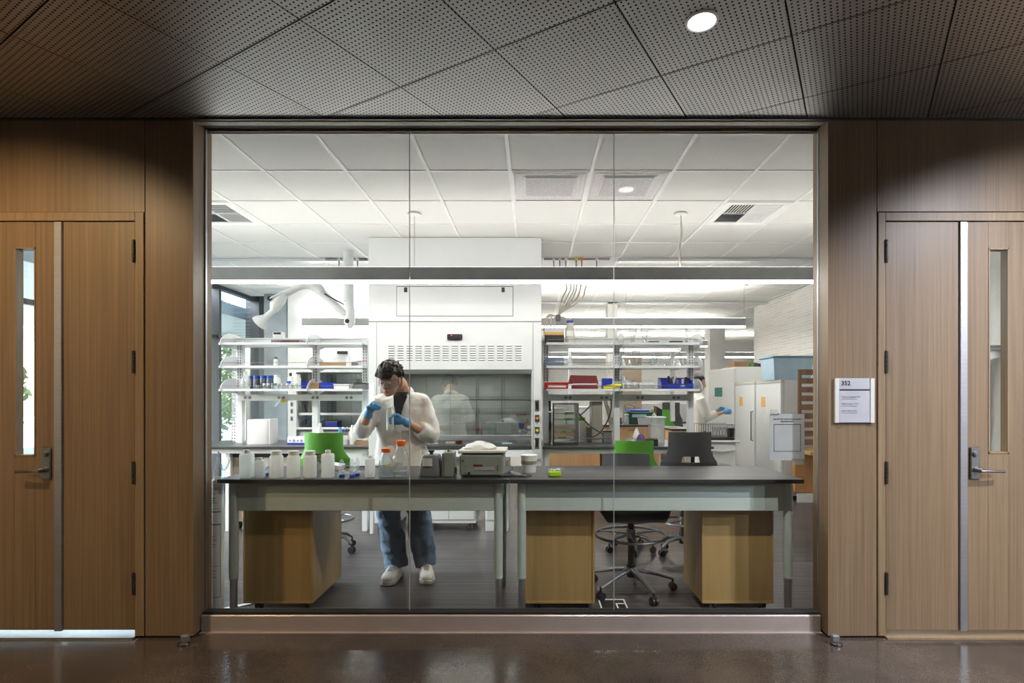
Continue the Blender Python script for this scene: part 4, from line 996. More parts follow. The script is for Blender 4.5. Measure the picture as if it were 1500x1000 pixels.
MB().tube([(X(549, 4.05), 4.05, Z(583, 4.05)), (X(557, 4.06), 4.06, Z(590, 4.06)), (hx_-.004, hy_-.005, hz_+.052)], [.005, .003, .0015], 8).build('stem', M['clearplastic'], dp)
# ================================================================ ISLAND BENCHES WITH SHELVING
IF, IB, IZ = 5.73, 6.62, .90
def island(px0, px1, label, legs, name='island_bench'):
    x0, x1 = X(px0, IF), X(px1, IF)
    t = thing(name, label, 'bench', ((x0+x1)/2, (IF+IB)/2, 0), 'island benches')
    MB().box(x0, x1, IF, IB, IZ-.026, IZ, .003).build('worktop', M['epoxy'], t)
    MB().box(x0+.04, x1-.04, IF+.03, IF+.06, IZ-.075, IZ-.027).build('rail', M['shelf'], t)
    for lx in legs:
        for y in (IF+.05, IB-.1): MB().box(X(lx, IF)-.028, X(lx, IF)+.028, y, y+.05, 0, IZ-.03, .003).build('leg', M['shelf'], t)
    return t
island(262, 540, 'grey-topped island bench left of the fume hood, under the left shelving', (330, 532))
island(794.5, 1046, 'grey-topped island bench right of the fume hood, under the right shelving', (801, 1040))
SF, SM, SB = 5.95, 6.18, 6.45
def shelving(px0, px1, posts, zs, label, ends, seg):
    x0, x1 = X(px0, SF), X(px1, SF)
    t = thing('shelving_unit', label, 'shelving', ((x0+x1)/2, SM, IZ), 'steel shelving over the benches')
    for p in posts:
        x = X(p, SM); po = MB().box(x-.032, x+.032, SM-.035, SM+.035, IZ, zs[0]+.06, .003).build('post', M['shelf'], t)
        sl = MB()
        z = IZ+.6
        while z < zs[0]: sl.box(x-.018, x-.010, SM-.0365, SM-.034, z, z+.018).box(x+.010, x+.018, SM-.0365, SM-.034, z, z+.018); z += .032
        sl.build('post_slots', M['reveal'], po)['kind'] = 'stuff'
    xs = [X(p, SM) for p in seg]
    for k, z in enumerate(zs):
        for a, b in zip(xs, xs[1:]):
            s = MB().box(a+.004, b-.004, SF, SM-.04, z, z+.012, .002).box(a+.004, b-.004, SF-.004, SF+.006, z-.008, z+.016).build('shelf', M['enamel'], t)
            MB().box(a+.004, b-.004, SM+.04, SB, z, z+.014, .002).build('shelf', M['enamel'], t)
            MB().tube([(a+.02, SF+.004, z+.01), (a+.02, SF+.004, z+.05), (b-.02, SF+.004, z+.05), (b-.02, SF+.004, z+.01)], .0028, 6).build('guard_rail', M['satin'], s)
            if k == 0: MB().box(a+.01, b-.01, SM+.1, SM+.105, z+.01, z+.10).build('back_lip', M['shelf'], s)
        for p in ends:
            x = X(p, SM)
            o = [(SM-.25, z), (SM-.255, z+.02), (SM-.23, z+.06), (SM-.17, z+.105), (SM-.08, z+.13), (SM+.08, z+.13), (SM+.17, z+.105), (SM+.24, z+.06), (SM+.25, z), (SM+.15, z-.03), (SM-.15, z-.03)]
            MB().prism(o, 'x', x-.003, x+.003).build('end_bracket', M['shelf'], t)
    a, b = xs[0], xs[-1]
    r = MB().box(X(posts[0], SM), X(posts[-1], SM), SM-.075, SM-.037, zs[-1]-.115, zs[-1]-.045, .003).build('power_rail', M['shelf'], t)
    for k in range(4):
        x = a+(b-a)*(.15+.24*k)
        for d in (-.025, .025): MB().cyl((x+d, SM-.078, zs[-1]-.08), (x+d, SM-.074, zs[-1]-.08), .017, n=14).build('socket', M['greymetal'], r)
    return t
ZS = [Z(503.5, SF), Z(537.5, SF), Z(571.5, SF)]
shl = shelving(333, 541, (353, 463, 536), ZS, 'light grey steel shelving left of the fume hood, loaded with jars', (341, 463), (337, 463, 541))
shr = shelving(797, 1018, (799.5, 903, 1011), ZS, 'light grey steel shelving right of the fume hood, loaded with glassware and crates', (908, 1019), (799, 903, 1016))
far_shelf = dup(shr, loc=(shr.location.x+.45, shr.location.y+2.55, 1.03), label='second steel shelving unit seen through the right shelving, farther back')
# end strip of perforated steel beside the left posts
t = thing('perforated_screen', 'perforated steel screen strip beside left shelving post by the window', 'screen', (X(343, 6.3), 6.3, IZ))
pm = MB(); xx0, xx1 = X(339, 6.3), X(348.5, 6.3); pm.box(xx0, xx0+.012, 6.3, 6.31, IZ, 1.98).box(xx1-.012, xx1, 6.3, 6.31, IZ, 1.98).box((xx0+xx1)/2-.005, (xx0+xx1)/2+.005, 6.3, 6.31, IZ, 1.98)
z = IZ
while z < 1.97: pm.box(xx0, xx1, 6.3, 6.31, z, z+.016); z += .035
pm.build('mesh_panel', M['shelf'], t)

# ---------------------------------------------------------------- generic small things
def boxy(name, cat, label, px0, px1, py0, py1, y, m, depth=.15, group=None, bev=.004, lid=None, taper=0, zb=None):
    """box-like vessel: walls, base and optional lid, standing at depth y; the y of the front face"""
    x0, x1, z0, z1 = X(px0, y), X(px1, y), Z(py1, y) if zb is None else zb, Z(py0, y)
    t = thing(name, label, cat, ((x0+x1)/2, y+depth/2, z0), group)
    w = (x1-x0)*taper
    b = MB()
    def q(z, i): return [(x0+w*(1-i)+0, y+w*(1-i), z), (x1-w*(1-i), y+w*(1-i), z), (x1-w*(1-i), y+depth-w*(1-i), z), (x0+w*(1-i), y+depth-w*(1-i), z)]
    th = min(.006, (x1-x0)*.06)
    outer = [q(z0, 0), q(z1, 1)]
    def ins(r, d): return [(r[0][0]+d, r[0][1]+d, r[0][2]), (r[1][0]-d, r[1][1]+d, r[1][2]), (r[2][0]-d, r[2][1]-d, r[2][2]), (r[3][0]+d, r[3][1]-d, r[3][2])]
    inn = [ins(outer[1], th), [(p[0], p[1], z0+th) for p in ins(outer[0], th)]]
    b.rings([outer[0], outer[1], inn[0], inn[1]], True, False)
    b.build('tub' if taper else 'carton', M[m], t)
    if lid: MB().box(x0-.004, x1+.004, y-.004, y+depth+.004, z1-.012, z1+.004, min(bev, .003)).build('lid', M[lid], t)
    return t, (x0, x1, z0, z1)
def jar(name, label, px, pyt, pyb, y, wpx, body, cap, group=None, neck=.8, capfrac=.16, sq=1, cat='jar', content=None, lvl=.6):
    x = X(px, y); zb, zt = Z(pyb, y), Z(pyt, y); r = wpx/2/F*y; h = zt-zb; ch = h*capfrac
    t = thing(name, label, cat, (x, y, zb), group)
    MB().lathe(x, y, [(r*.85, zb), (r*.98, zb+h*.015), (r, zb+h*.04), (r, zb+h*.66), (r*.96, zb+h*.72), (r*neck*.98, zb+h*.79), (r*neck*.95, zt-ch*.6)], 22, 1, sq).build('body', M[body], t)
    MB().lathe(x, y, [(r*neck*1.05, zt-ch), (r*neck*1.07, zt-ch*.9), (r*neck*1.07, zt-ch*.08), (r*neck*.98, zt)], 22).build('cap', M[cap], t)
    if content: MB().lathe(x, y, [(r*.84, zb+h*.02), (r*.96, zb+h*.05), (r*.96, zb+h*lvl)], 22, 1, sq).build('contents', M[content], t)
    return t
def flask(label, px, pyt, pyb, y, wpx, group, inverted=False, m='clear', kind='conical'):
    x = X(px, y); zb, zt = Z(pyb, y), Z(pyt, y); r = wpx/2/F*y; h = zt-zb
    t = thing('flask', label, 'flask', (x, y, zb), group)
    pr = [(.02, 0), (.9, .0), (1, .05), (.95, .12), (.42, .70), (.34, .78), (.34, .95), (.42, 1.0)] if kind == 'conical' else [(.02, 0), (.6, .0), (.92, .18), (1, .36), (.85, .56), (.34, .7), (.3, .95), (.38, 1)]
    if inverted: pr = [(a, 1-b) for a, b in pr][::-1]
    MB().lathe(x, y, [(a*r, zb+b*h) for a, b in pr], 20, cap=False).build('body', M[m], t)
    a, b = (.42, 1.0) if not inverted else (.42, 0)
    MB().tube([(x+a*r*math.cos(q*math.pi/8), y+a*r*math.sin(q*math.pi/8), zb+b*h+(.002 if inverted else -.002)) for q in range(16)], .002, 6, closed=True).build('rim', M[m], t)
    return t
GB = 'white plastic bottles lined up on the left table'
M['hdpe2'] = glass('milky polyethylene sheet', (.93, .95, .94), .02, 1.4, .3, .95, (.93, .94, .92))
def front_bottle(px0, px1, pyt, label, kind, y=3.585, m='hdpe2', pyb=None):
    x = X((px0+px1)/2, y); w = (px1-px0)/2/F*y; z0 = BZ; zt = Z(pyt, y); h = zt-z0
    t = thing('plastic_bottle', label, 'bottle', (x, y, BZ), GB)
    if kind == 'square':     # narrow mouth, squared shoulders
        nk = w*.44; rs = []
        for z, a in ((0, .90), (.01, .97), (.03, 1), (.80*1, 1), (.845, .94), (.875, .75)): rs.append(ell((x, y, z0+h*z), w*a, w*.8*a, 28, sq=.55))
        MB().rings(rs).build('body', M[m], t)
        MB().lathe(x, y, [(nk*.9, z0+h*.86), (nk, z0+h*.88), (nk, z0+h*.985), (nk*.9, z0+h)], 20).build('cap', M['hdpe'], t)
    else:
        nk = w*.80
        MB().lathe(x, y, [(w*.88, z0), (w*.98, z0+.003), (w, z0+h*.04), (w, z0+h*.76), (w*.96, z0+h*.80), (w*.84, z0+h*.83), (w*.80, z0+h*.85)], 26).build('body', M[m], t)
        c = MB().lathe(x, y, [(nk*.98, z0+h*.835), (nk*1.0, z0+h*.985), (nk*.93, z0+h)], 26)
        c.build('cap', M['hdpe'], t)
front_bottle(352.3, 371, 658.6, 'tall square-shouldered white bottle, leftmost on the left table', 'square')
front_bottle(374, 387.7, 669.8, 'small square white bottle between tall square bottle and wide-mouth bottles', 'square')
front_bottle(395.7, 414.2, 660, 'wide-mouth white bottle, first of three from the left', 'wide')
front_bottle(421, 439, 660, 'wide-mouth white bottle, middle of three', 'wide')
front_bottle(445, 463.3, 660, 'wide-mouth white bottle, last of three, beside the see-through bottle', 'wide')
front_bottle(471.8, 489, 658.8, 'see-through cloudy square bottle, paler than the bottles beside it', 'square', m='frost')
front_bottle(535.2, 549, 667, 'small white bottle beside orange-capped glass bottles', 'square', y=3.60)
def conical_tube(px, y, label, pyt=672):
    x = X(px, y); z0 = BZ; h = Z(pyt, y)-z0; r = .0158
    t = thing('centrifuge_tube', label, 'tube', (x, y, BZ), 'blue-capped tubes standing on their caps')
    MB().lathe(x, y, [(r, z0+.016), (r, z0+h*.78), (r*.4, z0+h*.97), (r*.2, z0+h)], 18).build('body', M['clearplastic'], t)
    MB().lathe(x, y, [(r*1.12, z0), (r*1.16, z0+.002), (r*1.16, z0+.018), (r*1.1, z0+.0195)], 24).build('cap', M['bluecap'], t)
    MB().lathe(x, y, [(r*1.01, z0+h*.30), (r*1.01, z0+h*.40)], 18, cap=False).build('label_band', M['paper'], t)
conical_tube(500.5, 3.60, 'clear blue-capped tube standing alone right of the see-through bottle')
conical_tube(515.8, 3.60, 'clear blue-capped tube, front one of the close pair', 671.5)
conical_tube(522.8, 3.655, 'clear blue-capped tube, back one of the close pair', 670)
conical_tube(389.2, 3.66, 'clear blue-capped tube behind the small square white bottle', 670)
def media_bottle(px0, px1, pyt, label, lvl, patch):
    y = 3.60; x = X((px0+px1)/2, y); r = (px1-px0)/2/F*y; z0 = BZ; h = Z(pyt, y)-z0; nk = r*.50
    t = thing('media_bottle', label, 'bottle', (x, y, BZ), 'orange-capped glass bottles')
    MB().lathe(x, y, [(r*.8, z0), (r*.97, z0+.004), (r, z0+.012), (r, z0+h*.48), (r*.93, z0+h*.57), (r*.68, z0+h*.70), (nk*.98, z0+h*.80), (nk*.95, z0+h*.88)], 28, cap=False).build('body', M['clear'], t)
    MB().lathe(x, y, [(r*.8, z0+.004), (r*.94, z0+.01), (r*.94, z0+h*lvl)], 28).build('liquid', M['water'], t)
    c = MB().lathe(x, y, [(nk*1.12, z0+h*.87), (nk*1.2, z0+h*.88), (nk*1.2, z0+h*.985), (nk*1.05, z0+h)], 28)
    for k in range(20):
        a = 2*math.pi*k/20; c.box(x+nk*1.2*math.cos(a)-.001, x+nk*1.2*math.cos(a)+.001, y+nk*1.2*math.sin(a)-.001, y+nk*1.2*math.sin(a)+.001, z0+h*.885, z0+h*.97)
    c.build('cap', M['orange'], t)
    MB().lathe(x, y, [(nk*1.15, z0+h*.845), (nk*1.15, z0+h*.865)], 24).build('pour_ring', M['orange'], t)
    a0 = patch[0]; g_ = [[(x+r*1.01*math.sin(a), y-r*1.01*math.cos(a), z0+h*zf) for a in (a0-.5, a0-.25, a0, a0+.25, a0+.5)] for zf in (patch[1], patch[2])]
    MB().sheet(g_, (0, -.0008, 0)).build('label_patch', M['patch'] if patch[3] else M['etch'], t)
M['patch'] = mat('pale green label', (178, 186, 130), .6); M['etch'] = mat('pale etched label', (206, 208, 200), .6)
media_bottle(555, 575.6, 655.8, 'orange-capped glass bottle, smaller, half full, left of the taller one', .36, (.6, .38, .47, 1))
media_bottle(575.2, 599, 644.6, 'orange-capped glass bottle, taller, nearly empty, right of the smaller one', .17, (0, .30, .42, 0))
# clear beaker behind the small white bottle
t = thing('beaker', 'small clear glass beaker between white bottle and orange-capped bottle', 'beaker', (X(553, 3.66), 3.66, BZ))
MB().lathe(X(553, 3.66), 3.66, [(.018, BZ+.001), (.02, BZ+.004), (.02, BZ+.075), (.022, BZ+.08)], 20, cap=False).build('body', M['clear'], t)
# white paper tray behind the cloudy bottle
t = thing('paper_tray', 'white paper tray behind the see-through bottle, by black cable', 'tray', (X(484, 4.0), 4.0, BZ))
MB().prism([(X(471, 4.0), BZ+.001), (X(500, 4.0), BZ+.001), (X(501, 4.0), BZ+.028), (X(468, 4.0), BZ+.055)], 'y', 3.95, 4.08).build('tray_body', M['paper'], t)
MB().prism([(X(468, 3.945), BZ+.05), (X(466, 3.945), BZ+.085), (X(468, 3.945), BZ+.088), (X(471, 3.945), BZ+.05)], 'y', 3.94, 4.0).build('tray_flap', M['greymetal'], t)
t = tag(MB().tube([(X(500, 4.1), 4.1, BZ+.006), (X(515, 4.08), 4.08, BZ+.006), (X(530, 4.05), 4.05, BZ+.012), (X(545, 4.1), 4.1, BZ+.006), (X(570, 4.13), 4.13, BZ+.006)], .006, 8).build('power_cable', M['black']), 'black cable lying along back edge of the left table', 'cable')
# vortex mixer
t = thing('vortex_mixer', 'grey vortex mixer with black rubber cup, right of glass bottles', 'mixer', (X(628, 3.66), 3.66, BZ))
x0, x1 = X(612, 3.60), X(645, 3.60); zt = Z(666.5, 3.63)
rs = [ell(((x0+x1)/2, 3.68, z), (x1-x0)/2*a, .075*a2, 28, sq=.45) for z, a, a2 in ((BZ+.004, .96, .98), (BZ+.012, 1, 1), (BZ+.05, .97, .98), (zt-.012, .80, .86), (zt, .74, .80))]
b = MB().rings(rs).build('housing', M['midgrey'], t)
MB().lathe((x0+x1)/2, 3.68, [(.012, zt-.004), (.012, zt+.012), (.021, zt+.018), (.021, zt+.028), (.010, zt+.030)], 20).build('rubber_cup', M['black'], t)
pz = BZ+.085; MB().prism([(X(618.5, 3.6), BZ+.072), (X(633, 3.6), BZ+.072), (X(633, 3.6), BZ+.122), (X(618.5, 3.6), BZ+.122)], 'y', 3.601, 3.606).build('label_plate', M['etch'], b)
for q, w in ((0, .035), (1, .02), (2, .028)): MB().box(X(621, 3.6), X(621, 3.6)+w, 3.6, 3.6012, BZ+.084+q*.012, BZ+.087+q*.012).build('print_line', M['inktape'], b)
for x in (x0+.015, x1-.015): MB().cyl((x, 3.64, BZ), (x, 3.64, BZ+.006), .008, n=10).build('foot', M['rubber'], t)
# slim grey box
t = thing('control_box', 'slim upright grey-green metal box between mixer and balance', 'instrument', (X(656, 3.7), 3.66, BZ))
MB().box(X(650, 3.60), X(664, 3.60), 3.60, 3.74, BZ, Z(662.5, 3.6), .005).build('case', M['applgrey'], t)
MB().box(X(647, 3.60), X(650, 3.60), 3.604, 3.736, BZ+.003, Z(664, 3.6), .002).build('side_cover', M['midgrey'], t)
for q, (dx, m) in enumerate(((.012, 'beige'), (.03, 'black'), (.045, 'beige'))): MB().cyl((X(649, 3.62)+dx, 3.65, Z(662.5, 3.6)-.002), (X(649, 3.62)+dx, 3.65, Z(662.5, 3.6)+.012), .006, n=10).build('terminal', M[m], t)
# balance
t = thing('balance', 'square grey-green weighing balance with beige pan, seen from the back', 'balance', (X(705, 3.7), 3.7, BZ))
x0, x1 = X(673, 3.59), X(737.5, 3.59); zt = Z(665.5, 3.59)
c = MB().box(x0, x1, 3.59, 3.86, BZ+.008, zt, .010).build('case', M['applgrey'], t)
for x in (x0+.03, x1-.03):
    for y in (3.62, 3.83): MB().cyl((x, y, BZ), (x, y, BZ+.01), .012, n=12).build('foot', M['black'], t)
MB().box(x0+.02, x1-.02, 3.61, 3.84, zt, zt+.008).build('pan_support', M['black'], t)
MB().box(X(670, 3.585), X(741, 3.585), 3.585, 3.87, zt+.008, zt+.026, .004).build('pan', M['beige'], t)
MB().box(X(693.5, 3.588), X(707, 3.588), 3.587, 3.59, Z(683, 3.588), Z(680, 3.588)).build('warning_label', M['maroon'], c)
MB().box(X(693.5, 3.588), X(724, 3.588), 3.588, 3.59, Z(688.5, 3.588), Z(683.5, 3.588)).build('rating_plate', M['inktape'], c)
for px, py, r in ((678, 674.5, .006), (687, 693, .009), (681.5, 682.5, .003), (681.5, 692.5, .003), (729, 683, .004), (729, 687, .004)): MB().cyl((X(px, 3.587), 3.586, Z(py, 3.587)), (X(px, 3.587), 3.592, Z(py, 3.587)), r, n=12).build('port' if r > .005 else 'screw', M['black'], c)
zt2 = zt+.026
bag = MB(); rr = random.Random(5); cx_, cy_ = X(704, 3.7), 3.71
rs = []
for z, a in ((0, 1), (.012, 1.06), (.028, .85), (.042, .55), (.05, .22)):
    rs.append([(cx_+(.108 if math.cos(2*math.pi*i/26) < 0 else .1)*a*math.cos(2*math.pi*i/26)*(1+.08*rr.uniform(-1, 1)), cy_+.08*a*math.sin(2*math.pi*i/26)*(1+.08*rr.uniform(-1, 1)), zt2+z+(.006*rr.uniform(-1, 1) if z else 0)) for i in range(26)])
b = bag.rings(rs).build('plastic_bag', M['cloth']); tag(b, 'crumpled white plastic bag lying on the balance pan', 'bag')
# tangled white cable between box and balance
pts = [(X(666, 3.68)+.014*math.cos(k*1.3), 3.68+.02*math.sin(k*.9), BZ+.008+.045*abs(math.sin(k*.55))) for k in range(26)]
tag(MB().tube(pts, .0032, 6).build('coiled_cable', M['tubing']), 'small white coiled cable between slim box and balance', 'cable')
# face mask
t = thing('face_mask', 'black cloth face mask dropped beside the balance', 'mask', (X(753, 3.66), 3.66, BZ))
g_ = []
for j in range(6):
    v = j/5; g_.append([(X(738+34*u/9, 3.6)+.0, 3.60+.10*v, BZ+.004+(.042*math.sin(math.pi*min(1, (u+1)/11))*(1-.65*u/9)+.006*math.sin(u*2.1+j))*math.sin(math.pi*(.12+.76*v))) for u in range(10)])
MB().sheet(g_, (0, 0, -.003)).build('cloth', M['black'], t)
MB().tube([(X(771, 3.6), 3.62, BZ+.006), (X(775, 3.62), 3.60, BZ+.004), (X(779, 3.62), 3.62, BZ+.004), (X(777, 3.64), 3.66, BZ+.004), (X(771, 3.66), 3.68, BZ+.006)], .002, 6).build('ear_loop', M['black'], t)
# white tub with label
t = thing('plastic_tub', 'white round plastic tub with printed label band near table joint', 'tub', (X(775, 3.84), 3.84, BZ))
x = X(775, 3.84); r1 = 12/F*3.84; zt = Z(666, 3.84)
MB().lathe(x, 3.84, [(r1*.82, BZ), (r1*.84, BZ+.004), (r1, zt-.006), (r1*1.04, zt-.004), (r1*1.04, zt)], 26).build('body', M['hdpe'], t)
MB().lathe(x, 3.84, [(r1*.95, Z(680, 3.8)), (r1*1.0, Z(675, 3.8))], 26, cap=False).build('label_band', M['label_tan'] if 'label_tan' in M else M['patch'], t)
# lime box
t = thing('pipette_tip_box', 'small lime green tip box with clear lid on right table', 'box', (X(813, 3.66), 3.66, BZ))
x0, x1 = X(804, 3.62), X(822, 3.62); MB().box(x0, x1, 3.62, 3.70, BZ, BZ+.034, .005).build('base', M['lime'], t)
MB().box(x0+.003, x1-.003, 3.623, 3.697, BZ+.034, BZ+.046, .004).build('lid', M['clearplastic'], t)
for a in range(6):
    for c_ in range(3): MB().cyl((x0+.012+a*.0115, 3.64+c_*.02, BZ+.033), (x0+.012+a*.0115, 3.64+c_*.02, BZ+.043), .003, n=6).build('tip', M[('yellow', 'bluecap', 'paper')[(a+c_) % 3]], t)
# rolled drawings at the left jamb
t = thing('rolled_drawings', 'tall roll of white printed sheets standing beside the left table leg', 'paper roll', (X(318.5, 3.56), 3.56, 0))
x = X(318.5, 3.56); r = .036
MB().lathe(x, 3.56, [(r*.95, 0), (r, .003), (r*1.06, .45), (r, BZ-.012), (r*.97, BZ-.01), (r*.8, BZ-.012), (r*.8, BZ-.1)], 26, cap=False).build('outer_sheet', M['paper'], t)
MB().lathe(x, 3.56, [(r*.62, BZ-.14), (r*.6, BZ+.01)], 20, cap=False).build('inner_roll', M['paper'], t)
def arc_line(z0, z1, a0, a1, m='inktape'):
    g_ = [[(x+r*1.065*math.sin(a0+(a1-a0)*k/6), 3.56-r*1.065*math.cos(a0+(a1-a0)*k/6), z) for k in range(7)] for z in (z0, z1)]
    MB().sheet(g_, (0, -.0006, 0)).build('printed_line', M[m], t)
for z in (.80, .83, .68, .70, .60, .595, .33, .13): arc_line(z, z+(.005 if z in (.68, .60) else .0025), -1.0, 1.1, 'ink' if z in (.68, .60, .13) else 'inktape')
for z in (.77, .755, .74, .52, .50, .47, .455, .30, .28, .26): arc_line(z, z+.004, -.7, .1+random.random()*.6)
for a in (-.85, .95): arc_line(.13, .60, a, a+.05, 'ink')
# cable strip on floor, floor box
tag(MB().box(-.018, .018, 0, .62, .0005, .006).xf(Matrix.Translation((X(338, 3.75), 3.66, 0)) @ Matrix.Rotation(math.radians(-52), 4, 'Z')).build('floor_tape', M['paper']), 'white strip of tape on dark floor by left pedestal', 'tape')
t = thing('floor_box', 'square white-edged power outlet box set in the floor under the right table', 'floor box', (X(900, 3.66), 3.75, 0))
fx0, fx1 = X(880, 3.68), X(920, 3.68)
for a, b, c_, d in ((fx0, fx1, 3.64, 3.65), (fx0, fx1, 3.83, 3.84), (fx0, fx0+.01, 3.64, 3.84), (fx1-.01, fx1, 3.64, 3.84), ((fx0+fx1)/2+.02, (fx0+fx1)/2+.03, 3.64, 3.76), ((fx0+fx1)/2+.02, fx1, 3.755, 3.765)): MB().box(a, b, c_, d, 0, .004).build('frame_bar', M['paper'], t)
MB().box(fx0+.01, fx1-.01, 3.65, 3.83, 0, .002).build('cover', M['black'], t)

# ================================================================ ITEMS ON THE LEFT SHELVING
y3 = SF+.06
S1, S2, S3 = [z+.0125 for z in ZS]      # top, middle, bottom shelf surfaces
def pyz(z, y): return VY-(z-EYE)*F/y
def onshelf(S, y): return pyz(S, y)
b3 = onshelf(S3, y3); b2 = onshelf(S2, y3); b1 = onshelf(S1, y3)
M['amber'] = mat('dark blue-grey jar', (70, 78, 96), .3)
for k, (px, dy, lab) in enumerate(((369, .1, 'leftmost at the back'), (376, 0, 'second from left, in front'), (380.5, .1, 'third, at the back'), (385.8, 0, 'fourth from left'), (395.5, 0, 'rightmost of the five'))):
    yy = y3+dy*.9; bb = onshelf(S3, yy); jar('screw_jar', 'dark glass jar with blue cap on lower left shelf, '+lab, px, bb-20+dy*0, bb, yy, 9.5, 'amber', 'bluecap', 'blue-capped jars', .9, .2)
jar('wide_jar', 'white translucent jar on lower left shelf, right of blue-capped jars', 406.5, b3-21, b3, y3, 10.5, 'hdpe2', 'hdpe', 'white jars on lower left shelf', .8)
jar('wide_jar', 'white jar on lower left shelf, right of the blue-labelled dispenser', 435.5, b3-22, b3, y3, 10.5, 'hdpe2', 'hdpe', 'white jars on lower left shelf', .8)
t = jar('dispenser_bottle', 'white bottle with black top and blue label on lower left shelf', 425.5, b3-24, b3, y3, 8, 'hdpe2', 'black', None, .45, .2)
xx = X(425.5, y3); MB().box(xx-.022, xx+.022, y3-.034, y3-.03, S3+.05, S3+.09).build('label_patch', M['bluecap'], t)
yf_ = SF+.012; bf = onshelf(S3, yf_)
for k, px in enumerate((377, 387.5, 393, 401, 408.5, 414, 421, 427, 434)):
    jar('vial', 'small clear vial in the front row of lower left shelf, %s' % ('leftmost with dark cap' if k == 0 else ORD[k]+' from the left' if k != 3 else 'teal-capped, wider than the rest'), px, bf-8.5, bf, yf_, 4.2 if k != 3 else 7.5, 'clearplastic', 'teal' if k == 3 else ('black' if k == 0 else 'enamel'), 'vials in front row of lower left shelf', .95, .25, cat='vial') if 'teal' in M else None
def bagm(name, label, px0, px1, pyt, y, S, m='clearplastic', seed=1, lump=False):
    x0, x1 = X(px0, y), X(px1, y); zt = Z(pyt, y); rr = random.Random(seed); cx_ = (x0+x1)/2; h = zt-S
    rs = [[(cx_+(x1-x0)/2*a*math.cos(2*math.pi*i/18)*(1+.12*rr.uniform(-1, 1)), y+.06*a*math.sin(2*math.pi*i/18)*(1+.12*rr.uniform(-1, 1)), S+h*f+.003) for i in range(18)] for f, a in (((0, .9), (.25, 1), (.6, .85), (.9, .5), (1, .1)) if lump else ((0, .85), (.2, 1), (.5, .9), (.75, .55), (.9, .3), (1, .38)))]
    return tag(MB().rings(rs).build(name, M[m]), label, 'bag')
bagm('plastic_bag', 'clear plastic bag on lower left shelf beside the window screen', 353, 366, 544, y3, S3)
boxy('storage_bin', 'bin', 'small cobalt blue bin on lower left shelf at the middle post', 441, 450, b3-12, b3, y3, 'blue', .12, taper=.12)
boxy('storage_bin', 'bin', 'cobalt blue bin with yellow contents on lower left shelf', 468, 488, b3-10, b3, y3, 'blue', .12, taper=.08)
boxy('carton', 'box', 'brown cardboard box of red items on lower left shelf', 450.5, 467, b3-9, b3, y3, 'cardboard', .12)
for k, px in enumerate((453, 457, 462)): tag(MB().ball((X(px, y3+.06), y3+.06, S3+.065), .014).build('red_cap', M['red']), 'red cap in brown box on lower left shelf, %s' % ('left', 'middle', 'right')[k], 'bulb', 'red caps in the brown box')  # red caps, drawn as plain balls
boxy('carton', 'box', 'flat white carton on lower left shelf right of blue bin', 489, 511, b3-7, b3, y3, 'paper', .12, lid='enamel')
t, _ = boxy('instrument', 'instrument', 'dark flat instrument at right end of lower left shelf', 519, 536, b3-9, b3, y3, 'midgrey', .12, lid='black')
t, _ = boxy('tray', 'tray', 'long brown wooden tray on middle left shelf', 468, 506, b2-6, b2, y3, 'cardboard', .12)
jar('wide_jar', 'small white bottle on middle left shelf right of brown tray', 510.5, b2-13, b2, y3, 7, 'hdpe2', 'hdpe', None, .6)
t, _ = boxy('carton', 'box', 'tiny dark box with yellow mark on middle left shelf', 515, 522, b2-6.5, b2, y3, 'midgrey', .08)
for k in range(5): jar('vial', 'tiny clear vial with pink cap at right end of middle left shelf, %s from left' % ORD[k], 524.5+3*k, b2-8, b2, y3+.02*(k % 2), 2.6, 'clearplastic', 'pink', 'pink-capped vials', .9, .2, cat='vial')
jar('spray_bottle', 'white bottle with black label on middle left shelf', 404, b2-13, b2, y3, 6, 'hdpe2', 'black', None, .7, .16, cat='bottle')
for k, (a, b, m) in enumerate(((397, 411, 'midgrey'), (412, 436, 'maroonbrown'), (437, 442, 'midgrey'))):
    boxy('carton', 'box', 'low %s box on top left shelf' % ('grey', 'dark brown', 'tiny grey')[k], a, b, b1-5, b1, y3, m, .1)
t = thing('dispenser', 'white lab dispenser with dark opening on top left shelf', 'dispenser', (X(406, 6.25), 6.25, S1))
MB().box(X(399, 6.3), X(412.5, 6.3), 6.3, 6.4, S1, Z(485, 6.3), .01).build('housing', M['enamel'], t); MB().box(X(400.5, 6.3), X(411.5, 6.3), 6.296, 6.3, Z(489.5, 6.3), Z(486.5, 6.3), .004).build('opening', M['black'], t)
# worktop of the left island
WZ = IZ+.0005
def onw(y): return pyz(IZ, y)
t = thing('pipette_case', 'large white curved plastic case on left island bench', 'case', (X(380, 6.1), 6.1, IZ))
x0, x1 = X(360, 6.02), X(397, 6.02)
MB().rings([ell(((x0+x1)/2, 6.12, z), (x1-x0)/2*a, .11*a, 32, sq=.4) for z, a in ((IZ, .98), (IZ+.01, 1), (Z(615, 6.02)-.01, 1), (Z(614.5, 6.02), .97))]).build('body', M['enamel'], t)
MB().box(X(398, 6.1), X(401, 6.1), 6.02, 6.2, IZ, Z(613, 6.05), .004).build('side_flange', M['enamel'], t)
t, (x0, x1, z0, z1) = boxy('tissue_box', 'tissue box', 'white and purple tissue box with blue base on left bench', 421, 451, onw(6.0)-11, onw(6.0), 6.0, 'paper', .13)
MB().box(x0-.001, x1+.001, 5.998, 6.131, z0, z0+.018).build('base_band', M['blue'], t)
for q in range(5): MB().cyl((x0+.03+.042*q, 5.9975, z0+.04), (x0+.03+.042*q, 6.0, z0+.04), .012+.005*(q % 2), n=12).build('printed_dot', M['lilac' if q != 4 else 'purple'], t)
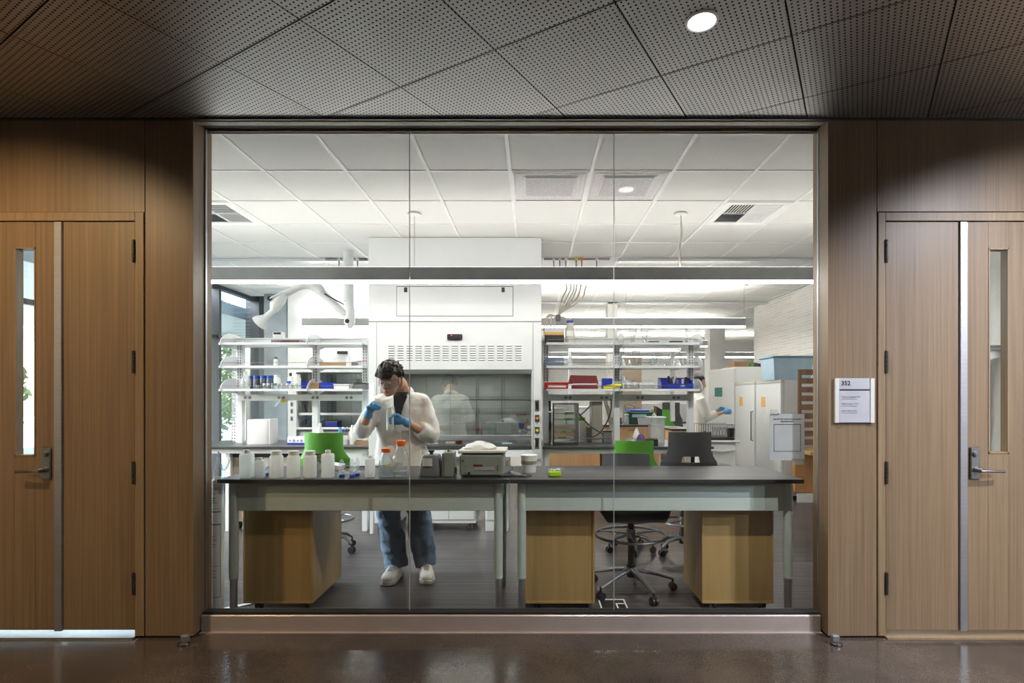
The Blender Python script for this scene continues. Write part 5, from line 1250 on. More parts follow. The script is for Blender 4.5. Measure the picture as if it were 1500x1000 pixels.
bagm('tissue', 'white tissue pulled out above the bench behind the green chair', 463, 474, 620, 6.05, IZ, 'cloth', 4)
t = thing('pen_holder', 'white pen holder with blue glove and pens behind the green chair', 'pen holder', (X(504, 6.0), 6.0, IZ))
MB().lathe(X(504, 6.0), 6.0, [(.035, IZ), (.042, IZ+.1)], 18).build('cup', M['paper'], t)
for k, m in enumerate(('black', 'bluecap', 'midgrey', 'black', 'midgrey')): MB().tube([(X(504, 6.0)+.01*(k-2), 6.0, IZ+.05), (X(504, 6.0)+.022*(k-2)+.01, 6.0, IZ+.19-.01*(k % 2))], .005, 6).build('pen', M[m], t)
MB().tube([(X(500, 5.97), 5.97, IZ+.05), (X(499, 5.97), 5.97, IZ+.13), (X(497, 5.97), 5.97, IZ+.19)], [.010, .022, .012], 8).build('glove', M['cyan'], t)
t, _ = boxy('carton', 'box', 'shallow brown cardboard box of papers on left bench beside person', 518, 539.5, onw(6.0)-4.5, onw(6.0), 6.0, 'cardboard', .12)
t = thing('waste_jug', 'tall white plastic jug on the bench behind person\'s raised elbow', 'jug', (X(517, 6.0), 6.0, IZ))
MB().lathe(X(516.5, 6.02), 6.02, [(.035, IZ), (.037, IZ+.13), (.018, IZ+.18), (.016, IZ+.21)], 18).build('body', M['hdpe'], t)
tag(MB().box(X(412.5, SM-.08), X(419, SM-.08), SM-.082, SM-.0805, Z(590, SM-.08), Z(584.5, SM-.08)).build('sticky_note', M['yellow']), 'yellow sticky note hanging from the left power rail', 'note')
tag(MB().tube([(X(403, 6.05), 6.05, Z(595, 6.05)), (X(411, 6.08), 6.08, Z(586, 6.08)), (X(411.5, SM-.078), SM-.078, Z(583, SM-.078))], [.006, .006, .012], 8).build('pipette', M['enamel']), 'white pipette hooked on the left power rail beside yellow note', 'pipette')
# cushioned pedestal + chain under the left island
t = thing('mobile_pedestal', 'pale mobile pedestal with black cushion under left island bench', 'cabinet', (X(400, 5.88), 6.0, 0))
MB().box(X(337, 5.84), X(452, 5.84), 5.84, 6.4, .09, .775, .003).build('body', M['palewood'], t); MB().box(X(335.5, 5.84), X(453, 5.84), 5.82, 6.42, .776, .822, .018).build('cushion', M['black'], t)
for px in (350, 440): caster(X(px, 5.9), 5.9, t, .09)
def chain(pts, name, label):
    t = thing(name, label, 'chain', pts[0]); P = [Vector(p) for p in pts]
    for k in range(len(P)-1):
        n = max(1, int((P[k+1]-P[k]).length/.026))
        for q in range(n):
            c = P[k].lerp(P[k+1], (q+.5)/n); d = (P[k+1]-P[k]).normalized(); u = d.cross(Vector((0, 1, 0))).normalized() if (q % 2) else Vector((0, 1, 0))
            MB().tube([c+d*.019*math.cos(a*math.pi/5)+u*.010*math.sin(a*math.pi/5) for a in range(10)], .0028, 5, closed=True).build('link', M['greymetal'], t)
yc = 5.70
chain([(X(a, yc), yc, Z(b, yc)) for a, b in ((320, 661), (318, 675), (315, 692), (313, 706))], 'gas_chain', 'steel chain hanging under left end of left island bench')
chain([(X(a, yc), yc, Z(b, yc)) for a, b in ((320.5, 662), (322, 676), (326, 688), (330, 688), (335, 678), (337.5, 664))], 'gas_chain', 'looped steel chain under left island bench, in front of window')
chain([(X(a, 5.7), 5.7, Z(b, 5.7)) for a, b in ((1030.5, 661), (1030, 668), (1031, 678))], 'gas_chain', 'short steel chain at right end of the right island bench, left one')
chain([(X(a, 5.7), 5.7, Z(b, 5.7)) for a, b in ((1044, 661), (1042.5, 670), (1041.5, 678))], 'gas_chain', 'short steel chain at right end of the right island bench, right one')

# ================================================================ EXHAUST ARM
AY = 6.2
def A(px, py, dy=0): return Vector((X(px, AY+dy), AY+dy, Z(py, AY+dy)))
def arm(o_, label, mirror=False):
    t = thing('extraction_arm', label, 'extraction arm', (A(511, 400).x+o_, AY, CEIL))
    f = lambda px, py, dy=0: A(px, py, dy)+Vector((o_, 0, 0))
    if not mirror:
        MB().cyl(f(510.5, 350), f(510.5, 441), .055, n=20).build('ceiling_riser', M['shelf'], t)
        MB().tube([f(512, 440), f(513, 455), f(512, 472), f(513, 480)], [.04, .048, .062, .03], 16).build('swivel', M['enamel'], t)
        MB().cyl(f(508.5, 470, -.08), f(508.5, 470, -.05), .024, n=16).build('lock_knob', M['black'], t)
        MB().tube([f(470, 427), f(509, 464)], .042, 16).build('lower_tube', M['shelf'], t)
        MB().tube([f(475, 430, -.05), f(504, 446, -.05)], .007, 8).build('gas_strut', M['black'], t)
        MB().tube([f(435, 420), f(445, 416), (f(455, 416)), f(466, 422), f(472, 429)], [.047, .055, .060, .058, .048], 16).build('elbow', M['enamel'], t)
        MB().tube([f(414, 432), f(437, 420)], .040, 16).build('upper_tube', M['shelf'], t)
        j = MB().tube([f(416, 430), f(411, 437), f(404, 447), f(401, 456)], [.046, .062, .066, .040], 16).build('wrist_joint', M['enamel'], t)
        MB().cyl(f(395, 437, -.07), f(395, 437, -.03), .026, n=14).build('lock_knob', M['black'], t)
        MB().tube([f(395, 437, -.06), f(411, 429, -.06)], .012, 8).build('friction_bar', M['enamel'], t)
        MB().cyl(f(404, 452), f(386, 468), .036, n=16).build('nozzle_tube', M['shelf'], t)
        d = (f(376, 476)-f(388, 466)).normalized(); c0 = f(390, 464); u = Vector((0, 1, 0)); v = d.cross(u)
        MB().rings([[c0+d*L+u*r*math.cos(2*math.pi*i/24)+v*r*math.sin(2*math.pi*i/24) for i in range(24)] for L, r in ((0, .038), (.03, .05), (.075, .078), (.115, .088), (.118, .080))]).build('intake_hood', M['enamel'], t)
    else:
        MB().tube([f(520, 415), f(526, 440), f(527, 452)], [.035, .03, .02], 14).build('ceiling_riser', M['enamel'], t)
        MB().tube([f(524, 452), f(534, 458), f(541, 470)], [.035, .042, .05], 14).build('swivel', M['enamel'], t)
    return t
arm(0, 'white articulated extraction arm hanging over the left shelving')
# tubing & taps on the ceiling
def taps(px0, px1, cols, label):
    y = 6.5; t = thing('gas_tap_rail', label, 'pipe rail', (X((px0+px1)/2, y), y, Z(380, y)))
    MB().cyl((X(px0, y), y, Z(379.5, y)), (X(px1, y), y, Z(379.5, y)), .012, n=10).build('pipe', M['satin'], t)
    for px, m in cols:
        k = MB().box(X(px-2, y), X(px+2, y), y-.03, y+.02, Z(382, y), Z(377, y), .004).build('tap', M[m], t)
        MB().tube([(X(px, y), y-.01, Z(382, y)), (X(px, y), y-.01, Z(392, y))], [.010, .007], 8).build('hose_barb', M['satin'], k)
    for px in (px0+4, (px0+px1)/2+8, px1-5): MB().cyl((X(px, y), y, Z(380, y)), (X(px, y), y, CEIL), .006, n=8).build('hanger', M['satin'], t)
taps(477, 538, ((497, 'enamel'), (505, 'yellow'), (514, 'red'), (524, 'enamel')), 'ceiling gas tap rail with yellow and red taps left of fume hood')
taps(797, 893, ((811, 'enamel'), (820, 'enamel'), (829, 'enamel'), (844, 'yellow'), (852, 'orange'), (874, 'enamel')), 'ceiling gas tap rail with yellow and orange taps right of fume hood')
tb = thing('tubing_bundle', 'bundle of cream tubes from ceiling taps clamped above the right shelving', 'tubing', (X(817, 6.2), 6.2, Z(463, 6.2)))
for k, (a, b, c_) in enumerate(((811, 827, 797), (820, 833, 800), (829, 838, 806), (844, 842, 833), (852, 848, 836), (874, 856, 812))):
    y = 6.3; P = [(X(a, 6.5), 6.5, Z(392, 6.5)), (X(b+3, 6.4), 6.4, Z(418, 6.4)), (X(b-4, y), y, Z(438, y)), (X(819+k, 6.22), 6.22, Z(457, 6.22)), (X(816+k*.6, 6.2), 6.2, Z(463, 6.2))]
    P += ([(X((c_+812)/2, 6.2), 6.2, Z(461+k, 6.2)), (X(c_+1, 6.2), 6.2, Z(472, 6.2)), (X(c_, 6.2), 6.2, Z(492, 6.2))] if c_ < 820 else [(X(826, 6.2), 6.2, Z(462+k, 6.2)), (X(c_, 6.2), 6.2, Z(470, 6.2)), (X(c_+1, 6.2), 6.2, Z(480, 6.2))])
    MB2 = MB(); limb(MB2, P, [.0085]*len(P), 7, 5); MB2.build('tube', M['tubing'], tb)
MB().box(X(814, 6.17), X(821, 6.17), 6.15, 6.22, Z(470, 6.17), Z(461, 6.17), .006).build('clamp', M['midgrey'], tb)
MB().cyl((X(797.5, 6.19), 6.19, Z(481, 6.19)), (X(797.5, 6.19), 6.19, Z(485, 6.19)), .014, n=10).build('connector', M['orange'], tb)

# ================================================================ ITEMS ON THE RIGHT SHELVING
t, (x0, x1, z0, z1) = boxy('carton', 'box', 'white, orange and black carton at left end of top right shelf', 798, 826, b1-21, b1, y3, 'paper', .12, lid='paper')
MB().box(x0-.001, x1+.001, y3-.002, y3+.02, z0, z0+(z1-z0)*.58).build('black_band', M['ink'], t); MB().box(x0-.0015, x1+.0015, y3-.003, y3+.02, z0+(z1-z0)*.58, z0+(z1-z0)*.78).build('orange_band', M['amberband'], t)
t = jar('reagent_bottle', 'tall cream bottle with blue cap on top right shelf', 835, b1-33, b1, y3, 14, 'beige', 'blue', None, .72, .11, cat='bottle')
MB().box(X(830, y3-.06), X(840, y3-.06), y3-.062, y3-.052, S1+.07, S1+.13).build('label_patch', M['paper'], t)
flask('empty conical flask on top right shelf, left of two', 927, b1-26, b1, y3, 14, 'flasks on top right shelf', True)
flask('empty conical flask on top right shelf, right of two', 944.5, b1-26, b1, y3, 14, 'flasks on top right shelf', True)
t = thing('measuring_cylinder', 'tall glass measuring cylinder at right end of top right shelf', 'cylinder', (X(1005.5, y3), y3, S1))
MB().lathe(X(1005.5, y3), y3, [(.024, S1), (.024, S1+.006), (.013, S1+.012), (.013, S1+.2), (.017, S1+.205)], 16, cap=False).build('body', M['clear'], t)
for k, (a, b, m, l) in enumerate(((952, 965, 'midgrey', 'left'), (966, 980, 'shelf', 'middle'), (982, 1000, 'black', 'right'))): boxy('tray', 'tray', 'shallow %s tray on top right shelf, %s of three' % (('grey', 'pale', 'black')[k], l), a, b, b1-3.5, b1, y3, m, .12)
# middle shelf
t, (x0, x1, z0, z1) = boxy('tube_rack', 'rack', 'blue-grey test tube rack wrapped in clear film on middle right shelf', 799, 826, b2-13, b2, y3, 'slate', .12)
for k in range(8): MB().cyl((x0+.02+k*.024, y3+.06, z0+.01), (x0+.02+k*.024, y3+.06, z1+.02), .008, n=10).build('test_tube', M['clear'], t)
bagm('plastic_bag', 'clear film crumpled over the tube rack on middle right shelf', 800, 834, b2-16, y3+.03, S2, 'clearplastic', 9)
t = thing('paper_stack', 'loose stack of brown and white papers on middle right shelf', 'papers', (X(884, y3), y3, S2))
for k in range(5): MB().box(X(870+1.5*k, y3), X(897-.5*k, y3), y3+.01*k, y3+.13, S2+.005*k, S2+.005*k+.004).build('sheet', M['cardboard' if k in (1, 3) else 'paper'], t)
for k, (px, w, h) in enumerate(((914, 8, 19), (922, 11, 20), (931.5, 12, 22), (956, 8, 17), (965, 11, 19), (973, 9, 14), (980, 6, 14), (988, 5, 12), (1000, 8, 17))):
    flask('%s on middle right shelf, %s from the middle post' % ('upside-down round flask' if k % 3 == 0 and k % 2 == 0 else 'upright round flask' if k % 3 == 0 else 'upside-down conical flask' if k % 2 == 0 else 'upright conical flask', ORD[k]), px, b2-h, b2, y3+.02*(k % 2), w, 'glassware on middle right shelf', k % 2 == 0, kind='conical' if k % 3 else 'round')
# bottom shelf
t, (x0, x1, z0, z1) = boxy('crate', 'crate', 'bright red crate with white label at left end of lower right shelf', 797.5, 833, b3-10, b3, y3-.05, 'red', .16, taper=.03)
MB().box(X(803, y3-.052), X(829, y3-.052), y3-.053, y3-.05, z0+.02, z0+.045).build('label_patch', M['paper'], t)
t = thing('cloth_bundle', 'dark red fabric-sided tray heaped on lower right shelf', 'tray', (X(857, y3), y3, S3))
MB().box(X(838, y3), X(876, y3), y3, y3+.12, S3, S3+.05, .01).build('lower_tray', M['maroon'], t)
MB().prism([(X(833, y3), S3+.062), (X(877, y3), S3+.055), (X(874, y3), S3+.15), (X(836, y3), S3+.155)], 'y', y3+.01, y3+.13).build('upper_tray', M['maroon'], t)
MB().box(X(839, y3), X(874, y3), y3-.004, y3, S3+.052, S3+.062).build('white_edge', M['paper'], t)
t = thing('yellow_tray', 'curved bright yellow plastic scoop on the lower right shelf at the post', 'scoop', (X(897, y3), y3-.03, S3))
MB().tube([(X(884, y3-.03), y3-.03, S3+.02), (X(892, y3-.03), y3-.03, S3+.025), (X(902, y3-.03), y3-.03, S3+.034), (X(910, y3-.03), y3-.03, S3+.045)], [.018, .024, .026, .016], 12).build('scoop_body', M['yellow'], t)
boxy('carton', 'box', 'blue and grey printed pack behind the yellow scoop on lower right shelf', 882, 897, b3-16, b3-8, y3+.06, 'blue', .08, zb=S3)
for k, (px, w, h) in enumerate(((912, 9, 12), (921, 9, 14), (930, 8, 11), (939, 6, 10), (961, 6, 11))):
    t = thing('beaker', 'clear beaker between yellow scoop and blue bin, %s from the scoop' % ORD[k], 'beaker', (X(px, y3), y3, S3), 'beakers on lower right shelf')
    r = w/2/F*y3; hh = h/F*y3; MB().lathe(X(px, y3), y3, [(r*.9, S3+.001), (r, S3+.005), (r, S3+hh*.95), (r*1.08, S3+hh)], 18, cap=False).build('body', M['clearplastic'], t)
boxy('tray', 'tray', 'low grey tray under the clear beakers on lower right shelf', 908, 934, b3-2.5, b3, y3-.05, 'midgrey', .02)
# blue bin, tilted front
t = thing('parts_bin', 'cobalt blue open-front parts bin full of dark tools, right end of lower right shelf', 'bin', (X(993, y3), y3, S3))
x0, x1 = X(968, y3-.08), X(1018, y3-.08); ya = y3-.055
b = MB(); b.box(x0+.02, x1-.015, ya, ya+.175, S3, S3+.006)
b.prism([(x0+.03, S3), (x1-.02, S3), (x1-.005, S3+.06), (x0+.11, S3+.06)], 'y', ya, ya+.006)
b.prism([(ya, S3), (ya+.175, S3), (ya+.175, S3+.13), (ya+.05, S3+.10), (ya, S3+.06)], 'x', x0+.012, x0+.02).prism([(ya, S3), (ya+.175, S3), (ya+.175, S3+.13), (ya+.05, S3+.10), (ya, S3+.06)], 'x', x1-.02, x1-.012)
b.box(x0+.02, x1-.015, ya+.169, ya+.175, S3, S3+.13); b.build('bin_shell', M['blue'], t)
MB().box(X(997, ya), X(1003, ya), ya-.002, ya, S3+.03, S3+.045).build('label_patch', M['yellow'], t)
rr = random.Random(4)
for k in range(9):
    a = Vector((rr.uniform(x0+.1, x1-.06), ya+.05+rr.uniform(0, .12), S3+.03)); tag(MB().tube([a, a+Vector((rr.uniform(-.06, .06), 0, rr.uniform(.07, .12)))], [.010, .014], 8).build('hand_tool', M[('black', 'midgrey', 'shelf')[k % 3]]), 'short %s tool sticking out of the blue parts bin, one of nine' % ('black', 'dark grey', 'pale')[k % 3], 'tool', 'tools in the blue parts bin, '+('black', 'dark grey', 'pale')[k % 3])
# ---------------------------------------------------------------- worktop of the right island
t = thing('drying_cabinet', 'clear acrylic cabinet with black front frame and green-tabbed trays', 'cabinet', (X(833, 6.0), 6.0, IZ))
x0, x1 = X(810, 5.92), X(844, 5.92); xr = X(848, 5.92); z1 = Z(590.5, 5.92)
f = MB().box(x0, x0+.012, 5.92, 5.935, IZ+.01, z1).box(x0, x1, 5.92, 5.935, z1-.012, z1).box(x0, x1, 5.92, 5.935, IZ+.008, IZ+.02)
f.build('door_frame', M['black'], t)
MB().box(x1, xr, 5.92, 6.22, IZ+.008, z1, .003).build('side_post', M['greymetal'], t); MB().box(x0, xr, 5.92, 6.22, IZ, IZ+.04, .004).build('base', M['midgrey'], t)
MB().box(x0, xr, 5.93, 6.22, z1-.006, z1).build('top_panel', M['clearplastic'], t); MB().box(x0, x0+.005, 5.94, 6.22, IZ+.04, z1).build('side_panel', M['clearplastic'], t); MB().box(x0+.012, x1, 5.924, 5.928, IZ+.02, z1-.012).build('door_pane', M['sash'], t)
for k in range(5):
    zz_ = IZ+.07+k*.066; tr_ = MB().box(x0+.01, x1-.002, 5.95, 6.2, zz_, zz_+.010, .002).build('tray', M['clearplastic'], t)
    if k in (0, 1, 3, 4): MB().box(x0+.06+.02*k, x0+(.14 if k < 2 else .22), 5.94, 5.948, zz_-.002, zz_+.022).build('tab', M['green'], tr_)
tag(MB().box(X(867, SM-.07), X(882.5, SM-.07), SM-.07, SM+.2, IZ, ZS[2]-.12, .004).build('service_column', M['taupe']), 'taupe service column rising from right island bench under shelf', 'column')
boxy('instrument', 'instrument', 'white tabletop instrument behind the clear acrylic cabinet', 849, 860, 617, onw(6.3), 6.3, 'beige', .2, lid='beige')
boxy('tray', 'tray', 'green plastic tray stacked behind acrylic cabinet, right end showing', 846, 857.5, 611.5, 616.5, 6.3, 'green', .2)
t, _ = boxy('instrument', 'instrument', 'small grey meter with green stripe beside taupe column', 860.5, 866, 625, onw(6.2), 6.2, 'midgrey', .1, lid='lime')
t, _ = boxy('power_supply', 'instrument', 'black power supply on the bench right of taupe column', 884, 896, 631, onw(6.15), 6.15, 'midgrey', .15, lid='black')
for k, (P, l) in enumerate((([(848.5, 609), (858, 601), (866, 592)], 'short, from cabinet to column'), ([(848, 605), (855, 614), (865, 624), (876, 631), (884, 636)], 'falling right across taupe column'), ([(895, 584), (895, 600), (889, 618), (878, 634), (863, 642)], 'sweeping down from power rail'), ([(849, 641), (862, 642.5), (880, 642), (894, 641.5)], 'lying along the bench behind green chair'))):
    m_ = MB(); limb(m_, [(X(a, 5.98), 5.98, max(Z(b, 5.98), IZ+.008)) for a, b in P], [.008]*len(P), 7, 6); tag(m_.build('power_cable', M['black']), 'black cable above the right island bench, '+l, 'cable')
for k in range(3):
    m_ = MB(); limb(m_, [(X(884+2*k, 6.4), 6.4, Z(585, 6.4)), (X(890+2*k, 6.4), 6.4, Z(606, 6.4)), (X(896+1.5*k, 6.4), 6.4, Z(637, 6.4))], [.009]*3, 7, 5); tag(m_.build('hose', M['tubing']), 'cream hose hanging behind the post at right island, %s' % ('left', 'middle', 'right')[k], 'hose', 'hoses behind the post')
# dark clutter left of the acrylic cabinet
for k, (a, b, c_, d, m) in enumerate(((801, 807, 586, 593, 'black'), (800, 808, 604, 611, 'midgrey'), (800, 808, 617, 622, 'black'), (801, 808, 628, 641, 'satin'))):
    boxy('power_adapter', 'instrument', ('black adapter hanging high left of the acrylic cabinet', 'grey adapter left of the acrylic cabinet, second from top', 'black adapter left of the acrylic cabinet, third from top', 'steel canister on bench left of the acrylic cabinet')[k], a, b, c_, d if k < 3 else onw(6.2), 6.2, m, .08, zb=IZ+.3*(3-k)*.4 if k < 3 else IZ)
# dome, bag, tank on the bench behind the chairs
t = thing('desiccator_dome', 'clear glass bell dome with knob behind right green chair', 'glass dome', (X(922, 5.9), 5.9, IZ))
r = .058*1.25; x = X(923, 5.9); MB().lathe(x, 5.9, [(r, IZ+.012), (r*.98, IZ+.04), (r*.8, IZ+.07), (r*.45, IZ+.09), (.006, IZ+.098)], 22).build('dome', M['clear'], t); MB().lathe(x, 5.9, [(.006, IZ+.096), (.006, IZ+.105), (.012, IZ+.112), (.008, IZ+.12)], 12).build('knob', M['clear'], t); MB().lathe(x, 5.9, [(r*1.12, IZ), (r*1.12, IZ+.012)], 24).build('base', M['teal'], t)
bagm('plastic_bag', 'crumpled purple and white bag between green and charcoal chairs', 932, 946, 635, 5.95, IZ, 'purple', 12, True)
bagm('plastic_bag', 'thin white bag standing behind the glass bell dome', 927, 938, 626, 6.1, IZ, 'cloth', 13)
t = thing('glass_tank', 'clear square chromatography tank with lid on right island bench', 'tank', (X(964, 6.05), 6.1, IZ))
x0, x1 = X(953.5, 6.0), X(973.5, 6.0); z1 = Z(612, 6.0)
for a in ((x0, x0+.006, 6.0, 6.15), (x1-.006, x1, 6.0, 6.15), (x0, x1, 6.0, 6.006), (x0, x1, 6.144, 6.15)): MB().box(*a, IZ, z1).build('wall', M['clearplastic'], t)
MB().box(x0-.03, x1+.012, 5.98, 6.17, z1, z1+.014, .003).build('lid', M['frost'], t); MB().box(x0, x1, 6.0, 6.15, IZ, IZ+.01).build('floor_plate', M['clear'], t)
for k in range(7):
    pass
t, _ = boxy('tool_tray', 'tray', 'black open tray of small tools between tank and charcoal chair', 949, 964, 643.5, onw(5.8), 5.8, 'black', .12)
for k in range(4): tag(MB().tube([(X(952+3*k, 5.84), 5.84, IZ+.02), (X(951+4*k, 5.84), 5.84, IZ+.085)], .006, 6).build('spatula', M['satin']), 'steel spatula standing in the black open tray, %s from left' % ORD[k], 'spatula', 'spatulas in the black tray')
# ================================================================ FARTHER BACK
# second bench row with timber fronts
def timber_bench(px0, px1, y, pyt, label, depth=.7, drawers=1, m='oakfront', h=None):
    x0, x1 = X(px0, y), X(px1, y); zt = h or Z(pyt, y)
    t = thing('timber_cabinet', label, 'cabinet', ((x0+x1)/2, y+depth/2, 0), 'timber-fronted cabinets')
    MB().box(x0+.01, x1-.01, y+.02, y+depth, .08, zt-.03).build('body', M[m], t)
    MB().box(x0-.01, x1+.01, y-.01, y+depth+.01, zt-.03, zt, .003).build('worktop', M['epoxy'], t)
    MB().box(x0+.02, x1-.02, y+.05, y+depth-.02, 0, .08).build('plinth', M['black'], t)
    rows = max(1, drawers); hh = (zt-.03-.08)/rows
    cols = max(1, round((x1-x0)/.55)); w = (x1-x0-.02)/cols
    for c_ in range(cols):
        for k in range(rows):
            d = MB().box(x0+.01+c_*w+.003, x0+.01+(c_+1)*w-.003, y, y+.02, .08+k*hh+.003, .08+(k+1)*hh-.003, .001).build('drawer', M[m], t)
            xm = x0+.01+(c_+.5)*w; z = .08+(k+1)*hh-.05; MB().tube([(xm-.05, y, z), (xm-.05, y-.025, z), (xm+.05, y-.025, z), (xm+.05, y, z)], .005, 6).build('handle', M['satin'], d)
    return t, x0, x1, zt
timber_bench(885, 966, 8.0, 622, 'timber-fronted bench behind the right island, under green tub', .7, 1)
timber_bench(984, 1012, 7.6, 607.5, 'timber drawer cabinet with black top beside second person', .7, 2, h=.975)
BW = Z(622, 8.0)
t, (x0, x1, z0, z1) = boxy('tub', 'tub', 'dark green tub with pale blue label on rear bench', 919, 956, 603, pyz(BW, 8.1), 8.1, 'darkgreen', .35, taper=.08)
MB().box(x0-.01, x1+.01, 8.09, 8.46, z1-.02, z1, .005).build('rim', M['darkgreen'], t); MB().box(X(926, 8.1), X(947, 8.1), 8.098, 8.1, Z(611, 8.1), Z(606.5, 8.1)).build('label_patch', M['iceblue'], t)
t = thing('tray', 'cobalt blue lid tray lying on the dark green tub', 'tray', (X(938, 8.2), 8.25, z1)); MB().box(X(923, 8.15), X(952, 8.15), 8.15, 8.4, z1+.001, z1+.035, .012).build('tray_body', M['blue'], t)
t, _ = boxy('tub', 'tub', 'white rectangular tub in front of dark green tub', 935, 955, 612, pyz(BW, 8.02), 8.02, 'enamel', .08, taper=.06)
boxy('carton', 'box', 'dark grey box on rear bench left of green tub', 896.5, 911, 612, pyz(BW, 8.1), 8.1, 'midgrey', .3, lid='midgrey')
jar('tall_jar', 'tall clear jar on rear bench left of green tub', 918, 606, pyz(BW, 8.05), 8.05, 7, 'clearplastic', 'shelf', None, .8)
t = thing('sink_tap', 'curved grey laboratory tap behind dark green tub', 'tap', (X(917, 8.5), 8.5, BW)); MB().tube([(X(916, 8.5), 8.5, BW), (X(916, 8.5), 8.5, Z(593, 8.5)), (X(922, 8.5), 8.5, Z(592, 8.5)), (X(929, 8.5), 8.5, Z(594, 8.5)), (X(930, 8.5), 8.5, Z(599, 8.5))], .014, 8).build('spout', M['satin'], t); MB().box(X(914, 8.5), X(918, 8.5), 8.48, 8.52, BW, BW+.06).build('body', M['satin'], t)
jar('wash_bottle', 'white bottle with red tip right of dark green tub', 958.5, 602, pyz(BW, 8.15), 8.15, 6, 'hdpe2', 'red', None, .4, .12, cat='bottle')
t = thing('equipment_case', 'black angular case on rear bench right of green tub', 'case', (X(966, 8.3), 8.3, BW)); MB().prism([(X(961.5, 8.3), BW), (X(970, 8.3), BW), (X(970, 8.3), Z(600, 8.3)), (X(962, 8.3), Z(595, 8.3))], 'y', 8.3, 8.5).build('case_body', M['black'], t)
# chairs in the back
stool(X(980.5, 9.0), 9.2, .2, 'lab_chair', 'small green chair seen far back beside timber drawer cabinet', 'green', 'greymetal', top=Z(600.5, 9.2), seat=.70, w=.5, d=.42, cat='chair', group='moulded lab chairs')
stool(X(986, 9.7), 9.85, -.25, 'lab_chair', 'charcoal chair back with pale edge far behind the green one', 'charcoal', 'greymetal', top=Z(589.5, 9.85), seat=.72, w=.42, d=.42, cat='chair', group='moulded lab chairs')
# wall run at the back: white hoods and cabinets
def wallrun(px0, px1, y, label, z0, z1, m='enamel', n=4, depth=.6, red=False):
    x0, x1 = X(px0, y), X(px1, y); t = thing('wall_cabinet', label, 'cabinet', ((x0+x1)/2, y, z0), 'white cabinets along the back')
    MB().box(x0, x1, y, y+depth, z0, z1).build('body', M[m], t); w = (x1-x0)/n
    for k in range(n): MB().box(x0+k*w+.004, x0+(k+1)*w-.004, y-.018, y, z0+.01, z1-.01, .002).build('door', M[m], t)
    return t
wallrun(900, 1015, 11.5, 'long white cabinet run far back under the right shelving', .9, 1.28, n=5)
wallrun(905, 1015, 16.2, 'white base cabinets along the farthest wall', 0, .9, n=8)
tb_ = MB().box(X(905, 11.4), X(1015, 11.4), 11.3, 12.1, .86, .9).build('rear_worktop', M['epoxy']); tag(tb_, 'dark rear worktop below the long white cabinets', 'worktop')
t, _ = boxy('tall_cabinet', 'cabinet', 'tall white steel cabinet behind the middle shelving post', 895, 911, 575, 640, 9.2, 'enamel', .5, lid='enamel', zb=0)
t, _ = boxy('tall_cabinet', 'cabinet', 'tan wooden cupboard high behind flasks on right shelving', 906, 940, 523, 640, 10.5, 'tan', .5, lid='tan', zb=0)
# equipment on a bench behind the acrylic cabinet
timber_bench(800, 880, 8.2, 621, 'timber-fronted rear bench behind the acrylic cabinet', .7, 1)
BW2 = Z(621, 8.2)
for k, (a, b, c_, m, l) in enumerate(((806, 826, 598, 'beige', 'wide beige instrument on rear bench, seen through acrylic cabinet'), (830, 846, 603, 'shelf', 'grey instrument on rear bench behind acrylic cabinet'), (848, 864, 596, 'enamel', 'white instrument with blue side on rear bench beside taupe column'), (868, 878, 600, 'iceblue', 'pale blue box on rear bench at the middle post'))):
    boxy('instrument', 'instrument', l, a, b, c_, pyz(BW2, 8.3), 8.3, m, .35, lid=m)
# structural column
struct(MB().box(X(897, 8.95), X(912, 8.95), 9.5, 9.8, 0, 3.2).build('trim_7', M['wallwhite']))
struct(MB().box(X(1040, 13), X(1062, 13), 13, 13.4, 0, 3.2).build('trim_8', M['wallwhite']))
# drying rack trolley
y = 6.9
t = thing('sink_trolley', 'white sink trolley with rounded lip at right of charcoal chair', 'trolley', (X(1062, y), y+.25, 0))
x0, x1 = X(1032, y), X(1082, y); zt = Z(645, y)
MB().box(x0+.02, x1-.02, y+.02, y+.5, .1, zt-.03, .02).build('body', M['white'], t); MB().box(x0, x1+.02, y-.02, y+.54, zt-.03, zt, .012).build('top_lip', M['white'], t)
MB().tube([(x0+.05, y+.01, zt-.12), ((x0+x1)/2, y-.015, zt-.135), (x1-.05, y+.01, zt-.12)], .018, 8).build('basin_lip', M['white'], t)
for xx in (x0+.06, x1-.06): caster(xx, y+.1, t, .1)
t = thing('drying_rack', 'black tray with wire dish rack on white sink trolley', 'rack', (X(1055, y), y+.2, zt))
a, b = X(1026, y), X(1078, y); MB().box(a+.04, b, y+.04, y+.4, zt, zt+.035, .008).build('drip_tray', M['black'], t)
zr = Z(622, y); w_ = MB()
for yy in (y+.06, y+.36): MB().tube([(a, yy, zr), (b, yy, zr)], .004, 6).build('wire', M['satin'], t)
for k in range(16):
    xx = a+(b-a)*k/15; MB().tube([(xx, y+.06, zr), (xx, y+.06, zt+.05), (xx, y+.36, zt+.05), (xx, y+.36, zr)], .003, 5).build('wire', M['satin'], t)
for k, (px, r) in enumerate(((1027.5, .028), (1033, .032), (1038.5, .026))): tag(MB().ball((X(px, y+.15), y+.15, zt+.05+r*.9), r, n=14).build('red_stopper', M['red']), 'shiny red round stopper in wire rack, %s of three' % ('left', 'middle', 'right')[k], 'stopper', 'red stoppers in the rack')
t = thing('cutlery_cup', 'black ribbed cup hung at right end of wire rack', 'cup', (X(1070, y), y+.1, zt+.04)); MB().lathe(X(1070, y+.1), y+.1, [(.045, zt+.036), (.052, zt+.15), (.058, zt+.152)], 16).build('cup_body', M['black'], t)
